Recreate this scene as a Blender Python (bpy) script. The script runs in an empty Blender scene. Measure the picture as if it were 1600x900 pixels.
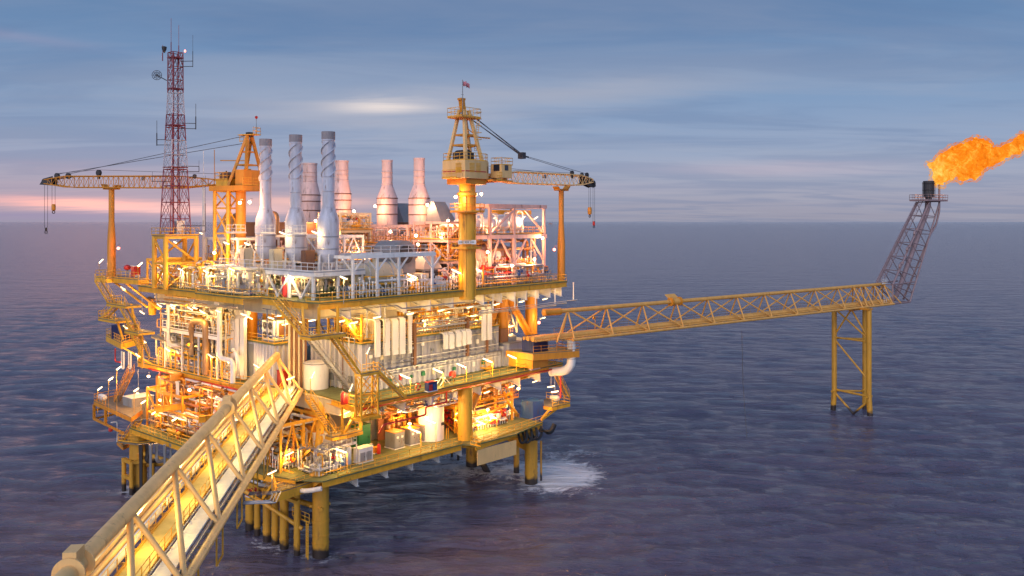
import bpy, math, random
from mathutils import Vector, Matrix, noise
R = math.radians
rnd = random.Random(11)
FP, HZ, CZ = 1333.3, 346.0, 42.0        # focal length and horizon row on a 1600 px wide frame, camera height (m)
scene = bpy.context.scene
COL = scene.collection

# ------------------------------------------------------------------ frames
class Frame:
    """A horizontal frame: world origin (x, y) and the angle of its x axis."""
    def __init__(s, ox, oy, ang):
        s.ox, s.oy, s.ang = ox, oy, ang
        s.c, s.s = math.cos(ang), math.sin(ang)
    def w(s, p):
        return Vector((s.ox + p[0]*s.c - p[1]*s.s, s.oy + p[0]*s.s + p[1]*s.c, p[2]))
    def l(s, p):
        x, y = p[0]-s.ox, p[1]-s.oy
        return Vector((x*s.c + y*s.s, -x*s.s + y*s.c, p[2]))
PF = Frame(-23.6, 105.0, R(48.9))        # platform: x runs away along the long face, y along the other face
WB = Frame(-32.6, 118.0, R(-82.8))       # walkway bridge: x runs from the platform towards the viewer
FB = Frame(5.0, 134.0, R(37.4))          # flare bridge: x runs out to the flare

def onZ(px, py, z, fr=PF):
    t = (CZ-z)*FP/(py-HZ)
    return fr.l(((px-800)/FP*t, t, z))
def atD(px, py, d, fr=PF):
    return fr.l(((px-800)/FP*d, d, CZ-(py-HZ)*d/FP))
def onV(px, py, v, fr=PF):
    o = fr.l((0, 0, CZ)); e = fr.l(((px-800)/FP, 1, CZ-(py-HZ)/FP)) - o
    return o + e*((v-o.y)/e.y)
def onU(px, py, u, fr=PF):
    o = fr.l((0, 0, CZ)); e = fr.l(((px-800)/FP, 1, CZ-(py-HZ)/FP)) - o
    return o + e*((u-o.x)/e.x)

# ------------------------------------------------------------------ things and parts
ROOT = {}
def T(name, label, cat, loc=(0, 0, 0), fr=PF, group=None, rz=0.0):
    o = bpy.data.objects.new(name, None); COL.objects.link(o)
    o.empty_display_size = .5
    loc = Vector(loc)
    o.location = fr.w(loc); o.rotation_euler = (0, 0, fr.ang + rz)
    o['label'] = label; o['category'] = cat
    if group: o['group'] = group
    ROOT[o.name] = (loc, rz)
    return o
def relabel(o, label, group=None):
    o['label'] = label
    if group: o['group'] = group
def copy_tree(o, parent=None):
    c = o.copy(); COL.objects.link(c)
    if parent: c.parent = parent
    for ch in KIDS.get(o.name, []):
        copy_tree(ch, c)
    return c
KIDS = {}
def put(o, loc, fr=PF, rz=0.0, label=None, group=None):
    c = copy_tree(o)
    c.location = fr.w(loc); c.rotation_euler = (0, 0, fr.ang + rz)
    if label: c['label'] = label
    if group: c['group'] = group
    return c

def V3(p): return p if isinstance(p, Vector) else Vector(p)
def basis(d):
    d = d.normalized()
    a = Vector((0, 0, 1)) if abs(d.z) < .95 else Vector((1, 0, 0))
    s = d.cross(a).normalized()
    return s, s.cross(d).normalized()

class MB:
    def __init__(s): s.v = []; s.f = []
    def add(s, vs, fs):
        b = len(s.v); s.v.extend(vs); s.f.extend([tuple(b+i for i in f) for f in fs]); return s
    def box(s, x0, x1, y0, y1, z0, z1):
        if x0 > x1: x0, x1 = x1, x0
        if y0 > y1: y0, y1 = y1, y0
        if z0 > z1: z0, z1 = z1, z0
        return s.add([(x0,y0,z0),(x1,y0,z0),(x1,y1,z0),(x0,y1,z0),(x0,y0,z1),(x1,y0,z1),(x1,y1,z1),(x0,y1,z1)],
                     [(0,3,2,1),(4,5,6,7),(0,1,5,4),(1,2,6,5),(2,3,7,6),(3,0,4,7)])
    def cbox(s, c, sx, sy, sz):
        return s.box(c[0]-sx/2, c[0]+sx/2, c[1]-sy/2, c[1]+sy/2, c[2]-sz/2, c[2]+sz/2)
    def bar(s, p, q, w, h=None):
        p, q = V3(p), V3(q); h = h or w
        if (q-p).length < 1e-5: return s
        a, b = basis(q-p); a = a*(w/2); b = b*(h/2)
        vs = [p-a-b, p+a-b, p+a+b, p-a+b, q-a-b, q+a-b, q+a+b, q-a+b]
        return s.add(vs, [(0,1,2,3),(7,6,5,4),(0,4,5,1),(1,5,6,2),(2,6,7,3),(3,7,4,0)])
    def ibeam(s, p, q, h, w, t=.06):
        p, q = V3(p), V3(q); up = Vector((0, 0, h/2-t/2))
        s.bar(p, q, t, h-2*t-.004); s.bar(p+up, q+up, w, t); s.bar(p-up, q-up, w, t); return s
    def tube(s, p, q, r, r2=None, n=8, caps=True):
        p, q = V3(p), V3(q); r2 = r if r2 is None else r2
        if (q-p).length < 1e-5: return s
        a, b = basis(q-p); vs = []
        for k in range(n):
            t = 2*math.pi*k/n; e = a*math.cos(t)+b*math.sin(t)
            vs.append(p+e*r)
        for k in range(n):
            t = 2*math.pi*k/n; e = a*math.cos(t)+b*math.sin(t)
            vs.append(q+e*r2)
        fs = [(k, (k+1) % n, n+(k+1) % n, n+k) for k in range(n)]
        if caps: fs += [tuple(range(n-1, -1, -1)), tuple(range(n, 2*n))]
        return s.add(vs, fs)
    def path(s, pts, r, n=8, bend=None, caps=True):
        pts = [V3(p) for p in pts]; bend = r*2.6 if bend is None else bend
        out = [pts[0]]
        for i in range(1, len(pts)-1):
            a, b, c = pts[i-1], pts[i], pts[i+1]
            d1, d2 = (a-b), (c-b); L = min(bend, d1.length*.49, d2.length*.49)
            if L < 1e-4: continue
            d1.normalize(); d2.normalize()
            if d1.dot(d2) < -.995: out.append(b); continue
            for k in range(5):
                t = k/4; out.append((b+d1*L)*(1-t)**2 + b*2*t*(1-t) + (b+d2*L)*t*t)
        out.append(pts[-1])
        out = [p for i, p in enumerate(out) if i == 0 or (p-out[i-1]).length > 1e-4]
        if len(out) < 2: return s
        vs = []; prev = None
        for i, p in enumerate(out):
            d = (out[min(i+1, len(out)-1)]-out[max(i-1, 0)]).normalized()
            if prev is None: a, b = basis(d)
            else:
                a = (prev - d*prev.dot(d))
                a = a.normalized() if a.length > 1e-4 else basis(d)[0]
                b = d.cross(a)
            prev = a
            for k in range(n):
                t = 2*math.pi*k/n; vs.append(p+(a*math.cos(t)+b*math.sin(t))*r)
        fs = []
        for i in range(len(out)-1):
            for k in range(n):
                k2 = (k+1) % n
                fs.append((i*n+k, i*n+k2, (i+1)*n+k2, (i+1)*n+k))
        if caps: fs += [tuple(range(n-1, -1, -1)), tuple(range((len(out)-1)*n, len(out)*n))]
        return s.add(vs, fs)
    def lathe(s, c, prof, n=20, axis='z'):
        c = V3(c); vs = []
        for r, h in prof:
            for k in range(n):
                t = 2*math.pi*k/n; x, y = r*math.cos(t), r*math.sin(t)
                vs.append(c + (Vector((x, y, h)) if axis == 'z' else Vector((h, x, y)) if axis == 'x' else Vector((y, h, x))))
        m = len(prof); fs = []
        for i in range(m-1):
            for k in range(n):
                k2 = (k+1) % n; fs.append((i*n+k, i*n+k2, (i+1)*n+k2, (i+1)*n+k))
        fs += [tuple(range(n-1, -1, -1)), tuple(range((m-1)*n, m*n))]
        return s.add(vs, fs)
    def prism(s, poly, z0, z1):
        n = len(poly)
        vs = [(p[0], p[1], z0) for p in poly]+[(p[0], p[1], z1) for p in poly]
        fs = [tuple(range(n-1, -1, -1)), tuple(range(n, 2*n))]+[(k, (k+1) % n, n+(k+1) % n, n+k) for k in range(n)]
        return s.add(vs, fs)
    def plate(s, pts, nrm, t):
        """a flat polygon given in 3-D, thickened by t along nrm"""
        n = len(pts); nv = V3(nrm)*t; a = [V3(p) for p in pts]
        return s.add(a+[p+nv for p in a], [tuple(range(n-1, -1, -1)), tuple(range(n, 2*n))]+[(k, (k+1) % n, n+(k+1) % n, n+k) for k in range(n)])
    def corrugated(s, p, q, z0, z1, pitch=.9, depth=.16, t=.05):
        """trapezoid profile wall between p and q (x, y), bulging to the side of the normal (dy, -dx)"""
        p, q = Vector((p[0], p[1])), Vector((q[0], q[1])); L = (q-p).length; d = (q-p)/L; nn = Vector((d.y, -d.x))
        m = max(1, round(L/pitch)); pt = L/m; prof = []
        for i in range(m):
            for a, b in ((0, 0), (.38, 0), (.5, 1), (.88, 1)): prof.append(((i+a)*pt, b*depth))
        prof.append((L, 0)); vs = []
        for off in (0, -t):
            for a, b in prof:
                e = p+d*a+nn*(b+off); vs += [(e.x, e.y, z0), (e.x, e.y, z1)]
        k = len(prof); fs = []
        for i in range(k-1):
            fs.append((2*i, 2*i+2, 2*i+3, 2*i+1)); o = 2*k
            fs.append((o+2*i, o+2*i+1, o+2*i+3, o+2*i+2))
            fs.append((2*i+1, 2*i+3, o+2*i+3, o+2*i+1))
        return s.add(vs, fs)
    def ring(s, c, r, t, axis, n=16, m=6):
        c = V3(c); a, b = basis(V3(axis)); ax = V3(axis).normalized(); vs = []
        for i in range(n):
            th = 2*math.pi*i/n; e = a*math.cos(th)+b*math.sin(th)
            for j in range(m):
                ph = 2*math.pi*j/m; vs.append(c+e*(r+t*math.cos(ph))+ax*(t*math.sin(ph)))
        fs = [(i*m+j, ((i+1) % n)*m+j, ((i+1) % n)*m+(j+1) % m, i*m+(j+1) % m) for i in range(n) for j in range(m)]
        return s.add(vs, fs)
    def rail(s, pts, h=1.1, step=1.7, r=.04, closed=False):
        """handrail: posts, two rails and a kick plate along pts"""
        pts = [V3(p) for p in pts]
        if closed: pts = pts+[pts[0]]
        for a, b in zip(pts, pts[1:]):
            L = (b-a).length; n = max(1, round(L/step))
            for k in range(n+1):
                p = a.lerp(b, k/n); s.tube(p, p+Vector((0, 0, h)), r, n=4)
            for z in (h, h*.55):
                s.tube(a+Vector((0, 0, z)), b+Vector((0, 0, z)), r, n=4)
            s.bar(a+Vector((0, 0, .09)), b+Vector((0, 0, .09)), .02, .14)
        return s
    def build(s, name, mat, parent=None, label=None, smooth=True):
        me = bpy.data.meshes.new(name)
        vs = s.v
        if parent is not None and parent.name in ROOT:
            loc, rz = ROOT[parent.name]; c, sn = math.cos(-rz), math.sin(-rz)
            vs = []
            for p in s.v:
                x, y, z = p[0]-loc[0], p[1]-loc[1], p[2]-loc[2]
                vs.append((x*c-y*sn, x*sn+y*c, z))
        me.from_pydata([tuple(p) for p in vs], [], s.f); me.update()
        if smooth:
            me.polygons.foreach_set('use_smooth', [True]*len(me.polygons))
            me.set_sharp_from_angle(angle=R(38))
        me.materials.append(mat)
        o = bpy.data.objects.new(name, me); COL.objects.link(o)
        if parent is not None:
            o.parent = parent; KIDS.setdefault(parent.name, []).append(o)
            if parent.name in ROOT: ROOT[o.name] = ROOT[parent.name]
        if label: o['label'] = label
        return o

# ------------------------------------------------------------------ materials
def nodes(name):
    m = bpy.data.materials.new(name); m.use_nodes = True
    nt = m.node_tree; b = nt.nodes['Principled BSDF']
    return m, nt, b
def paint(name, rgb, rough=.5, dirt=.35, scale=.35, metal=0.0, rust=0.0, dark=.45, bump=.0, streak=True):
    m, nt, b = nodes(name); N = nt.nodes; L = nt.links
    tc = N.new('ShaderNodeTexCoord'); mp = N.new('ShaderNodeMapping')
    mp.inputs['Scale'].default_value = (1, 1, .22 if streak else 1)
    L.new(tc.outputs['Object'], mp.inputs['Vector'])
    n1 = N.new('ShaderNodeTexNoise'); n1.inputs['Scale'].default_value = scale*3; n1.inputs['Detail'].default_value = 6; n1.inputs['Roughness'].default_value = .65
    L.new(mp.outputs['Vector'], n1.inputs['Vector'])
    r1 = N.new('ShaderNodeValToRGB'); r1.color_ramp.elements[0].position = .36; r1.color_ramp.elements[1].position = .7
    L.new(n1.outputs['Fac'], r1.inputs['Fac'])
    mul = N.new('ShaderNodeMath'); mul.operation = 'MULTIPLY'; mul.inputs[1].default_value = dirt
    L.new(r1.outputs['Color'], mul.inputs[0])
    mx = N.new('ShaderNodeMix'); mx.data_type = 'RGBA'
    mx.inputs['A'].default_value = (*rgb, 1); mx.inputs['B'].default_value = (rgb[0]*dark, rgb[1]*dark*.93, rgb[2]*dark*.85, 1)
    L.new(mul.outputs[0], mx.inputs['Factor']); col = mx.outputs['Result']
    if rust:
        n2 = N.new('ShaderNodeTexNoise'); n2.inputs['Scale'].default_value = 1.3; n2.inputs['Detail'].default_value = 8; n2.inputs['Roughness'].default_value = .7
        L.new(mp.outputs['Vector'], n2.inputs['Vector'])
        r2 = N.new('ShaderNodeValToRGB'); r2.color_ramp.elements[0].position = .62-.12*rust; r2.color_ramp.elements[1].position = .70-.08*rust
        L.new(n2.outputs['Fac'], r2.inputs['Fac'])
        m2 = N.new('ShaderNodeMix'); m2.data_type = 'RGBA'; m2.inputs['B'].default_value = (.12, .045, .018, 1)
        mu2 = N.new('ShaderNodeMath'); mu2.operation = 'MULTIPLY'; mu2.inputs[1].default_value = min(1, .5+rust*.5)
        L.new(r2.outputs['Color'], mu2.inputs[0])
        L.new(mu2.outputs[0], m2.inputs['Factor']); L.new(col, m2.inputs['A']); col = m2.outputs['Result']
    L.new(col, b.inputs['Base Color'])
    rr = N.new('ShaderNodeMapRange'); rr.inputs['To Min'].default_value = max(.05, rough-.12); rr.inputs['To Max'].default_value = min(1, rough+.18)
    L.new(n1.outputs['Fac'], rr.inputs['Value']); L.new(rr.outputs['Result'], b.inputs['Roughness'])
    b.inputs['Metallic'].default_value = metal
    return m
def glow(name, rgb, strength):
    m, nt, b = nodes(name)
    b.inputs['Base Color'].default_value = (.8, .8, .8, 1)
    b.inputs['Emission Color'].default_value = (*rgb, 1); b.inputs['Emission Strength'].default_value = strength
    return m
M = dict(
    yellow=paint('yellow paint', (.86, .43, .03), .42, .5, rust=.3),
    bridge=paint('bridge buff paint', (.90, .55, .21), .45, .3, rust=.18),
    flagred=paint('faded flag cloth', (.62, .22, .24), .8, .2),
    flarebuff=paint('flare bridge orange buff', (.80, .40, .085), .45, .4, rust=.2),
    walkyellow=paint('walkway yellow paint', (.72, .55, .16), .55, .4),
    orange=paint('orange paint and sodium tint', (.68, .27, .018), .45, .4, rust=.15),  # orange paint; also yellow steel with the sodium lamps' glow put into its colour
    white=paint('white paint', (.78, .76, .72), .45, .3, rust=.1),
    cream=paint('cream paint', (.68, .58, .38), .5, .35, rust=.2),
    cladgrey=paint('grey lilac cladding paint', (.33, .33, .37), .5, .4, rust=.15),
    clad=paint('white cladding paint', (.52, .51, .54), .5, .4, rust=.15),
    stackm=paint('stack sheet metal', (.56, .57, .64), .5, .7, rust=.3),
    pinktint=paint('pale steel with pink lamp tint', (.72, .47, .40), .5, .4, rust=.25),  # pink of the orange lamps on pale steel, put into the colour
    galv=paint('galvanised steel', (.42, .42, .43), .42, .4, metal=.55),
    grey=paint('grey paint', (.22, .23, .24), .5, .35, rust=.1),
    dark=paint('dark steel', (.045, .04, .04), .55, .4, rust=.4),
    brown=paint('brown insulation', (.22, .10, .05), .6, .4, rust=.3),
    steelgrey=paint('flare boom steel', (.36, .24, .23), .45, .4, metal=.3, rust=.2),
    copper=paint('lagged pipe', (.38, .22, .10), .4, .35, metal=.4),
    red=paint('red paint', (.55, .03, .02), .4, .3),
    palepinktint=paint('chimney paint with pink lamp tint', (.76, .56, .51), .5, .5, rust=.3),  # back chimneys: the same pink lamplight put into a lighter colour
    redmast=paint('mast red paint', (.24, .04, .05), .45, .3),
    mastwhite=paint('mast white paint', (.50, .45, .47), .45, .3),
    blue=paint('blue container paint', (.03, .09, .28), .45, .4, rust=.2),
    navy=paint('navy container paint', (.02, .03, .12), .45, .4, rust=.2),
    greendeck=paint('green deck paint', (.15, .17, .065), .6, .7, scale=.25, rust=.5, streak=False),
    green=paint('green cabinet paint', (.02, .18, .07), .45, .3),
    darkgreen=paint('dark green machine paint', (.05, .09, .05), .5, .4, rust=.2),
    grating=paint('grating steel', (.20, .17, .12), .6, .5, rust=.4, streak=False),
    black=paint('black rubber', (.015, .015, .016), .7, .3),
    wood=paint('scaffold boards', (.35, .25, .14), .7, .5),
    rope=paint('rope fibre', (.09, .09, .10), .8, .3),
    glass=paint('window glass', (.02, .025, .04), .08, .1),
    skin=paint('skin', (.45, .24, .16), .5, .05),
    tube=glow('fluorescent tube', (1, .76, .40), 2.6),
    sooty=paint('heat stained steel', (.30, .27, .28), .6, .7, rust=.4),
    bulb=glow('flood lamp lens', (1, .62, .28), 4.5),
    sodium=glow('sodium lamp lens', (1, .50, .14), 4.5),
    redbulb=glow('red beacon lens', (1, .20, .10), 3),
)
def leg_paint():
    m = paint('splash zone paint', (.66, .33, .03), .45, .55, rust=.35)
    nt = m.node_tree; N = nt.nodes; L = nt.links; b = N['Principled BSDF']
    src = b.inputs['Base Color'].links[0].from_socket
    g = N.new('ShaderNodeNewGeometry'); sx = N.new('ShaderNodeSeparateXYZ'); L.new(g.outputs['Position'], sx.inputs[0])
    nz = N.new('ShaderNodeTexNoise'); nz.inputs['Scale'].default_value = .8; nz.inputs['Detail'].default_value = 5; L.new(g.outputs['Position'], nz.inputs['Vector'])
    ad = N.new('ShaderNodeMath'); ad.operation = 'MULTIPLY_ADD'; ad.inputs[1].default_value = 1.8
    L.new(nz.outputs['Fac'], ad.inputs[0]); ng = N.new('ShaderNodeMath'); ng.operation = 'MULTIPLY'; ng.inputs[1].default_value = -1
    L.new(sx.outputs['Z'], ng.inputs[0]); L.new(ng.outputs[0], ad.inputs[2])      # 2.6*noise - z
    mr = N.new('ShaderNodeMapRange'); mr.inputs['From Min'].default_value = -.5; mr.inputs['From Max'].default_value = .1
    L.new(ad.outputs[0], mr.inputs['Value'])
    mx = N.new('ShaderNodeMix'); mx.data_type = 'RGBA'; mx.inputs['B'].default_value = (.035, .022, .016, 1)
    L.new(mr.outputs['Result'], mx.inputs['Factor']); L.new(src, mx.inputs['A']); L.new(mx.outputs['Result'], b.inputs['Base Color'])
    return m
M['leg'] = leg_paint()

# ------------------------------------------------------------------ lamps (every light belongs to a modelled lamp)
LIGHTS = {}
def light_data(kind, power, rgb, size):
    k = (kind, power)
    if k not in LIGHTS:
        d = bpy.data.lights.new(kind, 'POINT'); d.energy = power; d.color = rgb; d.shadow_soft_size = size
        LIGHTS[k] = d
    return LIGHTS[k]
LP = 0.72
WARM, SOD, ROSE = (1, .58, .18), (1, .38, .08), (1, .48, .24)
def add_light(parent, off, power, rgb, kind, size=.15):
    o = bpy.data.objects.new(kind, light_data(kind, power*LP, rgb, size)); COL.objects.link(o)
    o.parent = parent; o.location = off
    KIDS.setdefault(parent.name, []).append(o)
    return o
# ------------------------------------------------------------------ camera, sky, sun, sea
cam = bpy.data.cameras.new('camera'); co = bpy.data.objects.new('camera', cam); COL.objects.link(co)
co.location = (0, 0, CZ); co.rotation_euler = (R(90), 0, 0)
cam.sensor_width = 36; cam.lens = FP/1600*36; cam.shift_y = -(450-HZ)/1600
cam.clip_start = .5; cam.clip_end = 200000
scene.camera = co
scene.view_settings.view_transform = 'Standard'; scene.view_settings.look = 'None'
scene.view_settings.exposure = 0; scene.view_settings.gamma = 1
scene.cycles.use_denoising = True
scene.cycles.max_bounces = 6; scene.cycles.diffuse_bounces = 3; scene.cycles.glossy_bounces = 3; scene.cycles.volume_bounces = 0
scene.cycles.sample_clamp_indirect = 4; scene.cycles.caustics_reflective = False; scene.cycles.caustics_refractive = False

SUN_AZ, SUN_EL = R(200), R(24)        # soft light of the bright half of the evening sky behind the viewer
def build_world():
    w = bpy.data.worlds.new('World'); scene.world = w; w.use_nodes = True
    nt = w.node_tree; N = nt.nodes; L = nt.links; N.clear()
    out = N.new('ShaderNodeOutputWorld'); bg = N.new('ShaderNodeBackground'); L.new(bg.outputs[0], out.inputs[0])
    bg.inputs['Strength'].default_value = .1
    def math_(op, a, b=None, c=None):
        n = N.new('ShaderNodeMath'); n.operation = op
        for i, x in enumerate((a, b, c)):
            if x is None: continue
            if isinstance(x, (int, float)): n.inputs[i].default_value = x
            else: L.new(x, n.inputs[i])
        return n.outputs[0]
    def mix(f, a, b, blend='MIX'):
        n = N.new('ShaderNodeMix'); n.data_type = 'RGBA'; n.blend_type = blend
        for k, x in (('Factor', f), ('A', a), ('B', b)):
            if isinstance(x, (int, float)): n.inputs[k].default_value = x
            elif isinstance(x, tuple): n.inputs[k].default_value = (*x, 1)
            else: L.new(x, n.inputs[k])
        return n.outputs['Result']
    tc = N.new('ShaderNodeTexCoord'); sep = N.new('ShaderNodeSeparateXYZ'); L.new(tc.outputs['Generated'], sep.inputs[0])
    X, Y, Z = sep.outputs
    az = math_('MULTIPLY', math_('ARCTAN2', X, Y), 180/math.pi)
    el = math_('MULTIPLY', math_('ARCSINE', Z), 180/math.pi)
    sky = N.new('ShaderNodeTexSky'); sky.sky_type = 'NISHITA'; sky.sun_disc = False
    sky.sun_elevation = SUN_EL; sky.sun_rotation = SUN_AZ; sky.altitude = 40; sky.air_density = 1.0; sky.dust_density = 1.2; sky.ozone_density = 2.0
    # overcast veil: tone by height, in the same units as the sky (the Background scales by 0.1)
    ramp = N.new('ShaderNodeValToRGB'); cr = ramp.color_ramp
    L.new(math_('DIVIDE', el, 40.0), ramp.inputs['Fac'])
    stops = [(0.0, (.33, .32, .42)), (.04, (.345, .345, .47)), (.10, (.31, .37, .54)), (.20, (.20, .31, .51)), (.33, (.118, .225, .42)), (.48, (.09, .17, .35)), (1.0, (.09, .155, .30))]
    cr.elements[0].position, cr.elements[0].color = stops[0][0], (*stops[0][1], 1)
    cr.elements[1].position, cr.elements[1].color = stops[-1][0], (*stops[-1][1], 1)
    for p, c in stops[1:-1]:
        e = cr.elements.new(p); e.color = (*c, 1)
    veil = mix(1.0, ramp.outputs['Color'], (10, 10, 10), 'MULTIPLY')
    col = mix(.90, sky.outputs['Color'], veil)
    # cloud sheets seen in perspective: noise on the plane of the cloud layer
    den = math_('ADD', math_('MAXIMUM', Z, 0.0), .06)
    cmb = N.new('ShaderNodeCombineXYZ'); L.new(math_('DIVIDE', X, den), cmb.inputs[0]); L.new(math_('DIVIDE', Y, den), cmb.inputs[1])
    mp = N.new('ShaderNodeMapping'); mp.inputs['Scale'].default_value = (.55, 1.25, 1); mp.inputs['Rotation'].default_value = (0, 0, R(-14)); mp.inputs['Location'].default_value = (1.7, .4, 0)
    L.new(cmb.outputs[0], mp.inputs['Vector'])
    def cloud(scale, lo, hi, detail=5, dist=.8):
        n = N.new('ShaderNodeTexNoise'); n.inputs['Scale'].default_value = scale; n.inputs['Detail'].default_value = detail
        n.inputs['Roughness'].default_value = .58; n.inputs['Distortion'].default_value = dist
        L.new(mp.outputs['Vector'], n.inputs['Vector'])
        r = N.new('ShaderNodeMapRange'); r.interpolation_type = 'SMOOTHSTEP'; r.inputs['From Min'].default_value = lo; r.inputs['From Max'].default_value = hi
        L.new(n.outputs['Fac'], r.inputs['Value']); return r.outputs['Result'], n.outputs['Fac']
    c1, _ = cloud(.55, .40, .68); c2, raw = cloud(1.3, .42, .72)
    col = mix(math_('MULTIPLY', c1, .27), col, (4.3, 4.4, 5.2))
    col = mix(math_('MULTIPLY', c2, .09), col, (4.4, 4.4, 5.3))
    d1, _ = cloud(.8, .58, .38)
    col = mix(math_('MULTIPLY', d1, .30), col, (1.25, 2.0, 3.7))
    # single streaks and the after-glow, placed by bearing and height, with ragged edges
    wob = math_('MULTIPLY', math_('SUBTRACT', raw, .5), 2.0)
    def streak(a0, e0, sa, se, rgb, amount, slope=0.0, warp=1.0):
        da = math_('SUBTRACT', az, a0)
        de = math_('SUBTRACT', math_('SUBTRACT', el, e0), math_('MULTIPLY', da, slope))
        de = math_('ADD', de, math_('MULTIPLY', wob, se*warp))
        q = math_('ADD', math_('POWER', math_('ABSOLUTE', math_('DIVIDE', da, sa)), 2.0), math_('POWER', math_('ABSOLUTE', math_('DIVIDE', de, se)), 2.0))
        g = math_('EXPONENT', math_('MULTIPLY', q, -1.0))
        return mix(math_('MULTIPLY', g, amount), col, rgb)
    col = streak(-10, 7.2, 13, 1.5, (5.0, 4.9, 5.6), .5, 0.03)
    col = streak(4, 8.4, 9, .9, (4.6, 4.6, 5.3), .5, 0.05)
    col = streak(-8.6, 7.5, 3.2, .36, (8.6, 7.6, 7.2), .85, 0.02, 2.2)
    col = streak(17, 3.4, 7.5, .45, (5.6, 4.8, 5.6), .55, -0.02)
    col = streak(2, 2.2, 9, .5, (4.8, 4.4, 5.3), .35, 0.0)
    col = streak(-24, 1.4, 14, 2.2, (5.6, 4.0, 4.7), .62, 0.0, .5)
    col = streak(-26.5, 1.05, 5.0, .32, (13.0, 6.0, 5.0), .95, -0.035, 1.2)
    col = streak(-20, .75, 6.5, .34, (11.0, 6.4, 5.8), .9, 0.0, 1.0)
    col = streak(-14, 1.3, 5, .35, (9.6, 5.6, 5.0), .8, 0.0, .8)
    col = streak(-29, .35, 8, .28, (3.4, 2.9, 4.4), .75, 0.0, .9)
    col = streak(-30, 10.6, 4, .3, (4.2, 3.4, 4.8), .2, -0.05)
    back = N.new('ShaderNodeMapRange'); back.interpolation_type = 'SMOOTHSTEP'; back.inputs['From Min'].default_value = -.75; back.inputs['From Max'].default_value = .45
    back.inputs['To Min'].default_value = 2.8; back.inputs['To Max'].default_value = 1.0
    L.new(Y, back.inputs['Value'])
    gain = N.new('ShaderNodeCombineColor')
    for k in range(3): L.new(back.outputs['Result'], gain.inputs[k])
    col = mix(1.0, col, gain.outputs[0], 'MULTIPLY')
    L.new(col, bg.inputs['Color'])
build_world()
sun = bpy.data.lights.new('sun', 'SUN'); sun.energy = 1.25; sun.angle = R(50); sun.color = (1, .83, .73)
so = bpy.data.objects.new('sun', sun); COL.objects.link(so)
so.rotation_euler = Vector((-math.sin(SUN_AZ)*math.cos(SUN_EL), -math.cos(SUN_AZ)*math.cos(SUN_EL), -math.sin(SUN_EL))).to_track_quat('-Z', 'Y').to_euler()

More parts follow.
